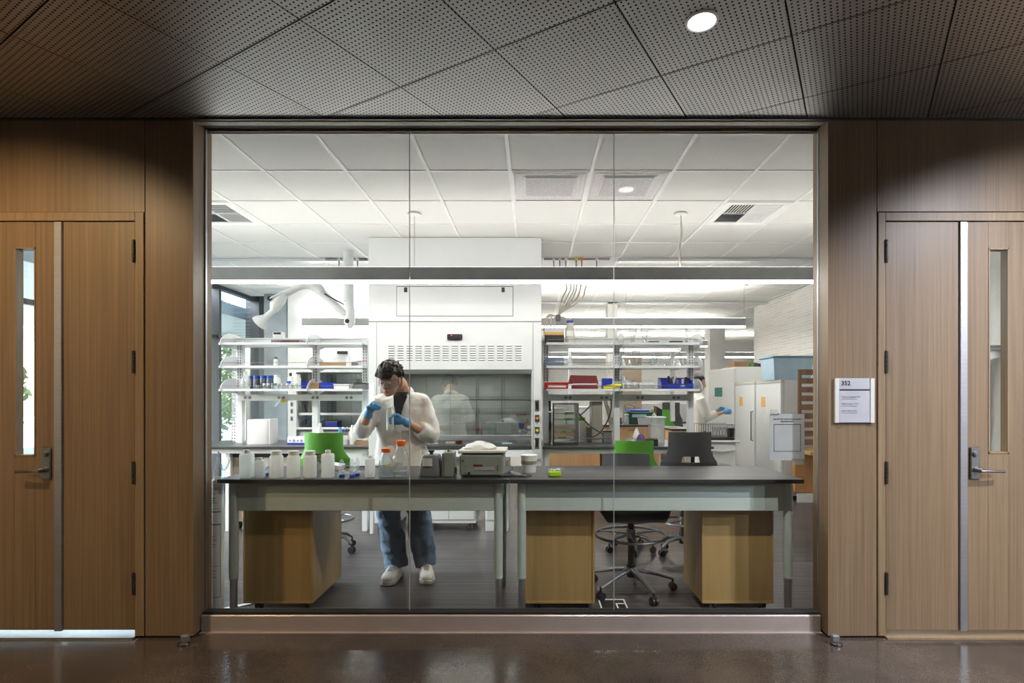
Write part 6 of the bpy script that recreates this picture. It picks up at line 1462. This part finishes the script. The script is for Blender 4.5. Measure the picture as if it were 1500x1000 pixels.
MB().tube([(X(1070, y+.1)+.04*math.cos(q*math.pi/8), y+.1, zt+.16+.035*math.sin(q*math.pi/8)) for q in range(9)], .004, 6).build('handle', M['satin'], t)
flaskG = 'glassware in the wire rack'
for k in range(5): flask('glass flask drying in the wire rack, %s from the red stoppers' % ORD[k], 1045+4.4*k, 625+k % 2, pyz(zt+.05, y+.25), y+.25, 5, flaskG, True)
t = thing('waste_bin', 'white lidded drum with black rim in front of the sink trolley', 'bin', (X(1056, 5.3), 5.3, 0))
MB().lathe(X(1053, 5.3), 5.3, [(.12, 0), (.14, .05), (.15, .70)], 28).build('drum', M['white'], t); MB().lathe(X(1053, 5.3), 5.3, [(.155, .70), (.15, .75), (.10, .765)], 28).build('rim', M['black'], t)
# refrigerators
def fridge(x, y0, y1, h, label, m='fridge', depth=.66, handle=0):
    t = thing('laboratory_fridge', label, 'refrigerator', (x+depth/2, (y0+y1)/2, 0), 'refrigerators along the right wall')
    MB().box(x+.05, x+depth, y0, y1, .06, h, .006).build('body', M[m], t)
    d = MB().box(x, x+.046, y0+.004, y1-.004, .12, h-.045, .008).build('door', M[m], t)
    MB().box(x, x+.05, y0+.002, y1-.002, h-.04, h, .006).build('top_panel', M['beige'], t)
    yy = y1-.05 if handle else y0+.05
    MB().tube([(x, yy, h*.72), (x-.03, yy, h*.72), (x-.03, yy, h*.45), (x, yy, h*.45)], .010, 8).build('handle', M['greymetal'], d)
    MB().box(x-.002, x, y1-.20 if y1-y0 > .5 else y0+.1, y1-.34, 1.27, 1.42).build('sticker', M['amberband'], d)
    for zz_ in (.1,): MB().box(x+.06, x+depth-.02, y0+.01, y1-.01, 0, .06).build('plinth', M['black'], t)
    return t, d
M['fridge'] = mat('white fridge enamel', (232, 234, 234), .3, vary=.01)
FX = 3.40; YA, YB, YC = 7.50, 8.34, 8.40
f1, d1 = fridge(FX, YA, YB, 1.655, 'white single-door refrigerator nearest on the right, orange sticker and paper')
MB().box(FX-.002, FX, YA+.3, YA+.62, 1.05, 1.27).build('paper_note', M['paper'], d1)
f2, d2 = fridge(FX, YC, 9.2, 1.655, 'white single-door refrigerator, middle of the row, orange sticker')
t = thing('laboratory_freezer', 'tall white freezer at far end of row with door swung open', 'refrigerator', (FX+.4, 9.5, 0), 'refrigerators along the right wall')
MB().box(FX+.03, FX+.65, 9.26, 9.9, .05, 1.93, .006).build('body', M['fridge'], t)
d = MB().box(0, .05, 0, .62, .1, 1.90, .008).xf(Matrix.Translation((FX, 9.24, 0)) @ Matrix.Rotation(math.radians(24), 4, 'Z')).build('door', M['fridge'], t)
MB().box(.05, .0525, .28, .46, 1.42, 1.58).xf(Matrix.Translation((FX-.0, 9.24, 0)) @ Matrix.Rotation(math.radians(24), 4, 'Z')).build('green_label', M['teallabel'], d)
k_ = MB().box(-.0025, 0, .28, .46, 1.42, 1.58).xf(Matrix.Translation((FX, 9.24, 0)) @ Matrix.Rotation(math.radians(24), 4, 'Z')).build('green_label', M['teallabel'], d)
boxy('carton', 'box', 'open brown cardboard box on top of the tall freezer', 1057, 1079, 529.5, 537, 9.5, 'cardboard', .3, zb=1.931) if X(1057, 9.5) > FX else boxy('carton', 'box', 'open brown cardboard box on top of the tall freezer', 1076, 1097, 529.5, 537, 9.5, 'cardboard', .3, zb=1.931)
for k, m in enumerate(('green', 'purple', 'ink')): boxy('carton', 'box', 'small %s packet on the tall freezer right of brown box' % ('green', 'purple', 'black')[k], 1100+5*k, 1104.5+5*k, 530+k, 537, 9.5, m, .15, zb=1.931)
# blue lidded tote on the nearest fridge
t = thing('storage_tote', 'large translucent blue lidded tote on top of nearest refrigerator', 'storage tote', (X(1162, 7.62), 7.8, 1.656), None)
x0, x1 = X(1133, 7.6), X(1192, 7.6); z0, z1 = 1.657, Z(524, 7.6)
MB().rings([[(x0+w, 7.6+w, z), (x1-w, 7.6+w, z), (x1-w, 8.05-w, z), (x0+w, 8.05-w, z)] for z, w in ((z0, .03), (z0+(z1-z0)*.6, .012), (z1, 0))], True, False).build('tote_body', M['totebody'], t)
MB().box(x0-.015, x1+.0, 7.585, 8.065, z1, z1+.03, .008).build('lid', M['totelid'], t)
# timber desk at lower right, brown reflection in the glass built as slats above
x0 = X(1168, 7.35)
t = thing('timber_desk', 'honey timber desk with pale top edge at far right behind jamb', 'desk', (3.85, 7.3, 0)); dz = Z(657, 7.3)
MB().box(3.53, RX-.02, 7.36, 7.44, .13, dz-.06).build('end_panel', M['orangewood'], t); MB().box(3.0+.5, RX-.02, 6.9, 7.45, dz-.05, dz, .004).build('desktop', M['maple_edge'], t); MB().box(3.55, RX-.02, 7.34, 7.36, 0, .12).build('baseboard', M['white'], t)
t = thing('reflection_slats', 'dark brown slats imitating a reflection, above the timber desk', 'rack', (3.7, 7.2, dz)); hx0 = X(1171, 7.15)
for q in range(2): MB().box(hx0+q*.36, hx0+q*.36+.03, 7.15, 7.2, dz, Z(541, 7.15)).build('post', M['brownreflect'], t)
for q in range(9): MB().box(hx0, hx0+.39, 7.16, 7.18, dz+.06+q*.115, dz+.06+q*.115+.075, .002).build('slat', M['brownreflect'], t)
# brick reflection in the glass, coloured onto the right wall as a tile pattern
def brick_reflection():
    m, t, b = newmat('brick reflection pattern'); tc = t.nodes.new('ShaderNodeTexCoord'); mp = t.nodes.new('ShaderNodeMapping'); mp.inputs['Rotation'].default_value = (math.pi/2, 0, math.pi/2)
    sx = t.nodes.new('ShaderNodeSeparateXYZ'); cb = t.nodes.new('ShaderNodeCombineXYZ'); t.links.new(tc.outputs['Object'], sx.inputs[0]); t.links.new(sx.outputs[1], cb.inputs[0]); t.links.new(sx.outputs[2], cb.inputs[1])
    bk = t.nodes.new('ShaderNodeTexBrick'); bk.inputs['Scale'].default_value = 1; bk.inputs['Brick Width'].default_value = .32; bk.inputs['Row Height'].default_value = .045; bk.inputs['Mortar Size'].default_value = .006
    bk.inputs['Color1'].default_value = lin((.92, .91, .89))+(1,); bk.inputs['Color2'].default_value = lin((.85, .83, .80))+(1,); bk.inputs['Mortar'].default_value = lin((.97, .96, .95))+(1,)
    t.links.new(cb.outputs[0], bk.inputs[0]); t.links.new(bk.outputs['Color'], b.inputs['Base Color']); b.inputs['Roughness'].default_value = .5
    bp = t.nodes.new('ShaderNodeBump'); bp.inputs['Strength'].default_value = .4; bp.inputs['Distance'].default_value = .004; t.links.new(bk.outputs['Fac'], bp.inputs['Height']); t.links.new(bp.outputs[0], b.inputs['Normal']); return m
tiles = struct(MB().box(RX-.02, RX, 7.5, 9.93, .0, CEIL-.001).build('trim_9', brick_reflection(), origin=(RX, 7.5, 0)))
# ---------------------------------------------------------------- second fume hood, back left
hy = 8.2
t = thing('fume_hood', 'second white fume hood at back left, half hidden by the nearer hood', 'fume hood', (X(485, hy), hy+.35, 0), 'fume hoods')
hood['group'] = 'fume hoods'
a0, a1 = X(421.5, hy), X(421.5, hy)+1.83; oa, ob = X(434, hy), a1-.14; zt, zb = Z(545, hy), Z(626, hy)
MB().box(a0, a1, hy, hy+.7, zt, CEIL-.001).build('upper_enclosure', M['enamel'], t)
MB().box(a0, oa, hy, hy+.7, Z(642, hy), zt).build('side_column', M['enamel'], t); MB().box(ob, a1, hy, hy+.7, Z(642, hy), zt).build('side_column', M['enamel'], t)
MB().box(oa, ob, hy+.6, hy+.69, .8, zt).build('back_panel', M['liner'], t)
for q in range(1, 5): MB().box(oa+(ob-oa)*q/5-.004, oa+(ob-oa)*q/5+.004, hy+.597, hy+.6, .9, zt).build('baffle_joint', M['greymetal'], t)
MB().box(oa, ob, hy-.04, hy+.1, zb-.03, zb, .01).build('airfoil_sill', M['enamel'], t); MB().box(oa, ob, hy, hy+.6, zb-.06, zb-.03).build('worktop', M['epoxy'], t); MB().box(a0, a1, hy+.05, hy+.7, 0, zb-.061).build('base_cabinet', M['enamel'], t)
MB().box(oa, ob, hy+.06, hy+.065, Z(606, hy), zt-.02).build('sash_glass', M['sash'], t); MB().box(oa, ob, hy+.045, hy+.08, Z(608, hy), Z(604.5, hy)).build('sash_handle', M['alu'], t)
MB().box(X(494.5, hy), X(509.5, hy), hy-.03, hy, Z(518.5, hy), Z(514, hy), .004).build('flow_monitor', M['black'], t)
for pz in (592, 602, 613): outlet(427.5, pz, t, hy, 4, 7)
for px in (455, 480): MB().cyl((X(px, hy+.5), hy+.5, zb-.02), (X(px, hy+.5), hy+.5, zt), .008, n=8).build('lattice_rod', M['satin'], t)
boxy('hotplate', 'instrument', 'blue stirring hotplate inside the second fume hood', 476, 494, 617, pyz(zb-.029, hy+.25), hy+.25, 'blue', .2, lid='midgrey', zb=zb-.029)
m_ = MB(); limb(m_, [(X(440, hy+.3), hy+.3, Z(588, hy+.3)), (X(446, hy+.3), hy+.3, Z(593, hy+.3)), (X(449, hy+.3), hy+.3, Z(605, hy+.3)), (X(448, hy+.3), hy+.3, Z(621, hy+.3))], [.014, .011, .010, .010], 7, 5); tag(m_.build('hose', M['black']), 'black hose hanging inside the second fume hood', 'hose')
m_ = MB(); limb(m_, [(X(441, hy+.2), hy+.2, Z(619, hy+.2)), (X(452, hy+.2), hy+.2, Z(611, hy+.2)), (X(463, hy+.2), hy+.2, Z(618, hy+.2)), (X(474, hy+.2), hy+.2, Z(613, hy+.2))], [.012]*4, 7, 5); tag(m_.build('hose', M['cyan']), 'blue hose coiled on the floor of the second fume hood', 'hose')
# ---------------------------------------------------------------- things inside the big fume hood
yh = HY+.35; wz = .9205
def hb_(py, y=yh): return Z(py, y)
t = thing('ring_stand_clamp', 'red retort clamp assembly inside the fume hood', 'clamp', (X(700, yh), yh, wz))
MB().cyl((X(704, yh), yh, wz), (X(704, yh), yh, wz+.16), .006, n=8).build('rod', M['satin'], t); MB().tube([(X(694, yh), yh, wz+.13), (X(699, yh), yh, wz+.155), (X(705, yh), yh, wz+.15), (X(706, yh), yh, wz+.08)], .008, 8).build('clamp_arm', M['red'], t); MB().box(X(701, yh), X(709, yh), yh-.02, yh+.02, wz+.055, wz+.085, .006).build('clamp_boss', M['red'], t); MB().box(X(694.5, yh), X(698, yh), yh-.02, yh+.02, wz+.05, wz+.085, .004).build('clamp_jaw', M['red'], t)
t, _ = boxy('bucket', 'bucket', 'clear plastic bucket inside the fume hood, right half', 722, 749, 619, 650, yh, 'clearplastic', .2, zb=wz, taper=.08)
t = jar('stoppered_bottle', 'clear bottle with black stopper behind clear bucket in fume hood', 737, 614, 650, yh+.25, 9, 'clearplastic', 'black', None, .5, .12, cat='bottle')
t = thing('filter_funnel', 'blue filter funnel on clear bottle at right inside fume hood', 'funnel', (X(764, yh), yh, wz))
x = X(764, yh); MB().lathe(x, yh, [(.05, wz), (.05, wz+.12), (.02, wz+.15)], 20).build('flask_body', M['clearplastic'], t); MB().lathe(x, yh, [(.02, wz+.15), (.030, wz+.17), (.034, wz+.21)], 20).build('blue_collar', M['blue'], t); MB().lathe(x, yh, [(.034, wz+.21), (.055, wz+.29), (.057, wz+.30)], 20).build('cup', M['clearplastic'], t); MB().box(x-.06, x+.055, yh-.04, yh+.04, wz+.30, wz+.318, .005).build('lid', M['maroon'], t)
for k, (m, dz_) in enumerate((('orange', .18), ('yellow', .03))): tag(MB().tube([(X(769, yh-.05), yh-.05, wz+dz_), (X(774, yh-.05), yh-.05, wz+dz_+.09)], [.006, .010], 8).build('spray_tip', M[m]), '%s wash-bottle spout at right edge inside the fume hood' % m, 'spout')
for k, (a, b, c_, m, l) in enumerate(((626, 640, 652, 'shelf', 'low pale instrument'), (652, 664, 648, 'beige', 'small cream canister'), (668, 675, 646, 'maroon', 'small dark red box'), (735, 750, 650, 'iceblue', 'pale blue container'), (678, 690, 652, 'midgrey', 'low grey block'))):
    boxy('instrument', 'instrument', l+' low inside the fume hood under the sash bar', a, b, c_, 660, HY+.15, m, .12, zb=wz)

# ---------------------------------------------------------------- second person, far right
def build_second():
    y = 8.0; s = y/F; t = thing('person', 'person in white lab coat seen in profile beyond right shelving', 'person', (X(1022, y), y, 0))
    hc = Vector((X(1023.5, y), y, Z(560.5, y))); cx = X(1020, y)
    B = MB(); prof = [(-.112, .020, .022, -.052), (-.10, .036, .044, -.044), (-.075, .050, .066, -.024), (-.045, .060, .080, -.012), (0, .068, .090, -.002), (.045, .072, .095, .006), (.08, .062, .082, .008), (.105, .036, .05, .008), (.116, .008, .01, .008)]
    H = MB().rings([ell((0, yo, z), a, b, 20) for z, a, b, yo in prof]); H.tube([(0, -.086, .018), (0, -.104, -.02), (0, -.110, -.032), (0, -.096, -.038)], [.008, .010, .013, .009], 8); H.ball((0, -.07, -.098), .022, .02, .015, 10, 7); H.tube([(-.018, -.086, -.064), (0, -.095, -.06), (.018, -.086, -.064)], [.005, .008, .005], 8)
    for sx in (-1, 1): H.ball((sx*.070, .006, -.002), .010, .020, .030, 10, 7)
    Rm = Matrix.Translation(hc) @ Matrix.Rotation(math.radians(82), 4, 'Z') @ Matrix.Rotation(math.radians(12), 4, 'X')
    H.xf(Rm); B.v += H.v; B.f += H.f; B.sm += H.sm
    limb(B, [(cx, y, 1.0), (cx, y, 1.35), (cx+.01, y, 1.50), tuple(hc+Vector((-.025, 0, -.05)))], [.12, .13, .06, .052])
    eR = (cx+.10, y-.14, 1.13); wR = (cx+.34, y-.16, 1.20); shR = (cx, y-.17, 1.40)
    limb(B, [shR, eR, wR], [.05, .04, .026]); limb(B, [(cx, y+.17, 1.40), (cx+.1, y+.16, 1.13), (cx+.33, y+.05, 1.22)], [.05, .04, .026])
    limb(B, [(cx, y-.09, .95), (cx+.03, y-.09, .5), (cx-.01, y-.09, .05)], [.085, .055, .04]); limb(B, [(cx, y+.09, .95), (cx+.03, y+.09, .5), (cx+.0, y+.09, .05)], [.085, .055, .04])
    remesh(B.build('body', M['skin'], t), .008, 3)
    hr = MB().rings([ell((0, .012+yo, z), a, b, 20) for z, a, b, yo in ((-.07, .05, .05, .045), (-.03, .066, .072, .034), (.0, .076, .084, .026), (.03, .080, .094, .014), (.07, .079, .096, .008), (.10, .066, .082, .004), (.125, .034, .045, .004))]); hr.xf(Rm); remesh(hr.build('hair', M['hair'], t), .006, 1)
    C = MB().rings([ell((cx, y, z), a, b, 28, wob=.02, ph=z*4) for z, a, b in ((.58, .17, .24), (.8, .155, .23), (1.0, .14, .21), (1.2, .13, .20), (1.33, .13, .20), (1.42, .11, .17), (1.48, .07, .10))])
    limb(C, [shR, ((shR[0]+eR[0])/2, y-.175, 1.26), eR, ((eR[0]*.4+wR[0]*.6), y-.15, 1.18)], [.07, .075, .07, .06], 14, 5, .05, 4); limb(C, [(cx, y+.17, 1.40), (cx+.1, y+.16, 1.13), (cx+.25, y+.09, 1.18)], [.07, .07, .055], 14, 5, .05, 6)
    remesh(C.build('lab_coat', M['coat'], t), .012, 4)
    G = MB(); person_hand(G, wR, (1, 0, .1), (0, .3, 1), (.5, .5, .55, .6), grip_n=(0, 1, -.4)); remesh(G.build('glove', M['cyan'], t), .006, 1)
    G = MB(); person_hand(G, (cx+.33, y+.05, 1.22), (1, -.2, .1), (0, -.3, 1), (.5, .5, .55, .6), grip_n=(0, -1, -.4)); remesh(G.build('glove', M['cyan'], t), .006, 1)
    J = MB(); limb(J, [(cx, y-.09, .9), (cx+.03, y-.09, .5), (cx-.01, y-.09, .09)], [.10, .085, .075], 14, 6, .04, 2); limb(J, [(cx, y+.09, .9), (cx+.03, y+.09, .5), (cx, y+.09, .09)], [.10, .085, .075], 14, 6, .04, 3); remesh(J.build('trousers', M['denim'], t), .012, 3)
    shoe(t, (cx+.17, y-.09, 0), (cx-.09, y-.09, 0)); shoe(t, (cx+.18, y+.09, 0), (cx-.08, y+.09, 0))
build_second()
# ================================================================ SIGNS AND SMALL THINGS ON THE CORRIDOR SIDE
sy = WY-.001
t = thing('room_sign', 'silver room sign reading 352 on the right timber pilaster', 'sign', (X(1249, sy), sy, Z(619, sy)))
def sb(px0, px1, py0, py1, d0, d1, n, m): return MB().box(X(px0, sy), X(px1, sy), sy-d1, sy-d0, Z(py1, sy), Z(py0, sy), .001).build(n, M[m], t)
M['signface'] = mat('silver sign face', (176, 178, 188), .4, .2); M['signrail'] = mat('pale sign rail', (214, 216, 214), .35, .3)
sb(1221.5, 1279, 554, 619, 0, .010, 'backplate', 'signface'); sb(1221.5, 1227.5, 554, 619, .010, .016, 'side_rail', 'signrail'); sb(1273, 1279, 554, 619, .010, .016, 'side_rail', 'signrail')
sb(1228, 1272.4, 554.5, 570, .010, .012, 'upper_plate', 'signface'); sb(1228, 1272.4, 570, 571.7, .010, .013, 'divider', 'ink'); sb(1228, 1272.4, 572.2, 618.5, .010, .012, 'lower_plate', 'signface')
def st(txt, px, py, size, m='ink', bold=0): return text(txt, 'lettering', M[m], t, (X(px, sy), sy-.0128, Z(py, sy)), size, bold=bold)
st('352', 1230.3, 564.2, .037, bold=.0011); st('⠼⠉⠑⠃', 1233, 568.5, .008, 'greyink')
for k, (a, b) in enumerate((('Tammy Campbell, Ph.D.', 'Chemistry & Biochemistry'), ('Philip Costanzo, Ph.D.', 'Chemistry & Biochemistry'), ('Sandra Ward, Ph.D.', 'Chemistry & Biochemistry'))):
    st(a, 1231, 581.8+10.2*k, .0115, 'greyink', .0002); st(b, 1231, 584.6+10.2*k, .0085, 'greyink')
# notice taped inside the glass
ny = 3.369
t = thing('taped_notice', 'pale paper notice taped to the glass, right end of the window', 'notice', (X(1152.5, ny), ny, Z(674, ny)))
M['notice'] = mat('grey printed paper', (176, 180, 182), .6)
MB().box(X(1127.3, ny), X(1178.4, ny), ny-.0005, ny+.0008, Z(674, ny), Z(606, ny)).build('sheet', M['notice'], t)
text('Use this QR code to check out our', 'lettering', M['ink'], t, (X(1152.8, ny), ny-.0012, Z(614.3, ny)), .0118, align='CENTER', bold=.0003); text('Instrument.com!', 'lettering', M['ink'], t, (X(1152.8, ny), ny-.0012, Z(617.8, ny)), .0118, align='CENTER', bold=.0003)
q0, q1, r0, r1 = X(1133.5, ny), X(1173, ny), Z(661, ny), Z(621, ny); w = .0028
for k, a in enumerate(((q0, q1, r0, r0+w), (q0, q1, r1-w, r1), (q0, q0+w, r0, r1), (q1-w, q1, r0, r1))): MB().box(a[0], a[1], ny-.0013, ny-.0006, a[2], a[3]).build('printed_border', M['ink'], t)
M['tape'] = glass('clear tape', (.85, .86, .86), .1, 1.45, .2, .12)
for a, b, c_, d in ((1160, 1177, 672, 680), (1128, 1140, 600, 608)): MB().box(X(a, ny), X(b, ny), ny-.0018, ny-.0014, Z(d, ny), Z(c_, ny)).build('tape', M['tape'], t)
def stopper(px, label):
    y = 3.14; x = X(px, y); t = thing('door_stop', label, 'door stop', (x, y, 0), 'floor door stops')
    MB().lathe(x, y, [(.034, 0), (.034, .006), (.028, .014), (.018, .018)], 22, 1.0, .8).build('base', M['darkmetal'], t); MB().box(x-.022, x+.022, y+.0, y+.03, .012, .052, .005).build('bumper', M['midgrey'], t)
    MB().cyl((x, y-.028, .012), (x, y-.02, .012), .008, n=10).build('screw', M['alu'], t)
stopper(269, 'small black floor door stop at foot of the left pilaster'); stopper(1225, 'small black floor door stop at foot of the right pilaster')
# coat hanger and cloth behind right door slot
hyy = 3.95
t = thing('coat_rail', 'metal coat rail seen through the right door slot', 'rail', (X(1465, hyy), hyy, Z(512, hyy))); MB().cyl((X(1425, hyy), hyy, Z(512, hyy)), (X(1510, hyy), hyy, Z(512, hyy)), .012, n=12).build('rail', M['alu'], t); MB().box(X(1425, hyy), X(1510, hyy), hyy+.02, hyy+.30, Z(508, hyy), Z(505, hyy)).build('shelf_board', M['enamel'], t)
for px in (1428, 1508): MB().box(X(px, hyy)-.01, X(px, hyy)+.01, hyy-.01, hyy+.32, 0, Z(505, hyy)).build('end_panel', M['enamel'], t)
t = thing('coat_hanger', 'white coat hanger on the rail behind right door slot', 'hanger', (X(1467, hyy), hyy, Z(520, hyy)))
x = X(1467, hyy); z = Z(512, hyy); MB().tube([(x-.016, hyy, z+.002), (x-.010, hyy, z+.018), (x+.006, hyy, z+.020), (x+.014, hyy, z+.004), (x+.004, hyy, z-.02), (x, hyy, z-.045)], .003, 6).tube([(x-.02, hyy-.18, z-.13), (x, hyy, z-.05), (x+.02, hyy+.18, z-.13)], .006, 6).build('hook', M['white'], t)
t = thing('hanging_lab_coat', 'white lab coat hanging behind the right door slot', 'coat', (X(1467, hyy), hyy, z-1.1))
MB().rings([ell((x, hyy, zz_), a, b, 24, wob=.05, ph=zz_*3) for zz_, a, b in ((z-1.1, .10, .24), (z-.7, .09, .22), (z-.3, .07, .21), (z-.13, .05, .19), (z-.06, .03, .06))]).build('coat_body', M['coat'], t)
# ================================================================ OUTSIDE THE LEFT WINDOW
struct(MB().box(-40, -4.87, -5, 40, -.15, -.05).build('ground', M['paving']))
M['leaf'] = mat('sunlit green leaves', (150, 172, 128), .6, vary=.35, scale=(3, 3, 3)); M['bark'] = mat('grey bark', (110, 100, 88), .9)
def tree(x, y, r, h, label, seed):
    t = thing('tree', label, 'tree', (x, y, -.05), 'trees outside the left window'); rr = random.Random(seed)
    MB().tube([(x, y, -.05), (x+.1, y, h*.3), (x-.05, y+.1, h*.6)], [.14, .10, .05], 10).build('trunk', M['bark'], t)
    m = MB()
    for k in range(2600):
        a = rr.uniform(0, 2*math.pi); u = rr.uniform(-1, 1); q = rr.uniform(.45, 1)**.5; s = math.sqrt(1-u*u)
        c = Vector((x+r*q*s*math.cos(a), y+r*q*s*math.sin(a), h*.58+h*.5*q*u)); d = Vector((rr.uniform(-1, 1), rr.uniform(-1, 1), rr.uniform(-1, 1))).normalized(); e = d.orthogonal().normalized()
        L = rr.uniform(.05, .10); m._add([c-d*L, c+e*L*.45, c+d*L, c-e*L*.45], [(0, 1, 2, 3)])
    m.build('foliage', M['leaf'], t)['kind'] = 'stuff'
for k, (x, y, r, h, l) in enumerate(((-7.3, 11.8, 1.0, 3.4, 'leafy tree outside, nearest beyond the left window'), (-8.6, 14.0, 1.3, 3.9, 'leafy tree outside, middle one beyond the left window'), (-10.6, 17, 2.0, 4.4, 'leafy tree outside, farthest beyond the left window'), (-7.6, 6.6, 1.1, 2.6, 'leafy shrub outside, seen through the left door slot'))): tree(x, y, r, h, l, k)
struct(MB().box(-12, LX-.3, 5.2, 14, 2.75, 2.95).build('canopy', M['canopy']))
struct(MB().box(-11, -10.6, 5.2, 18, 0, .35).build('kerb', M['canopy']))
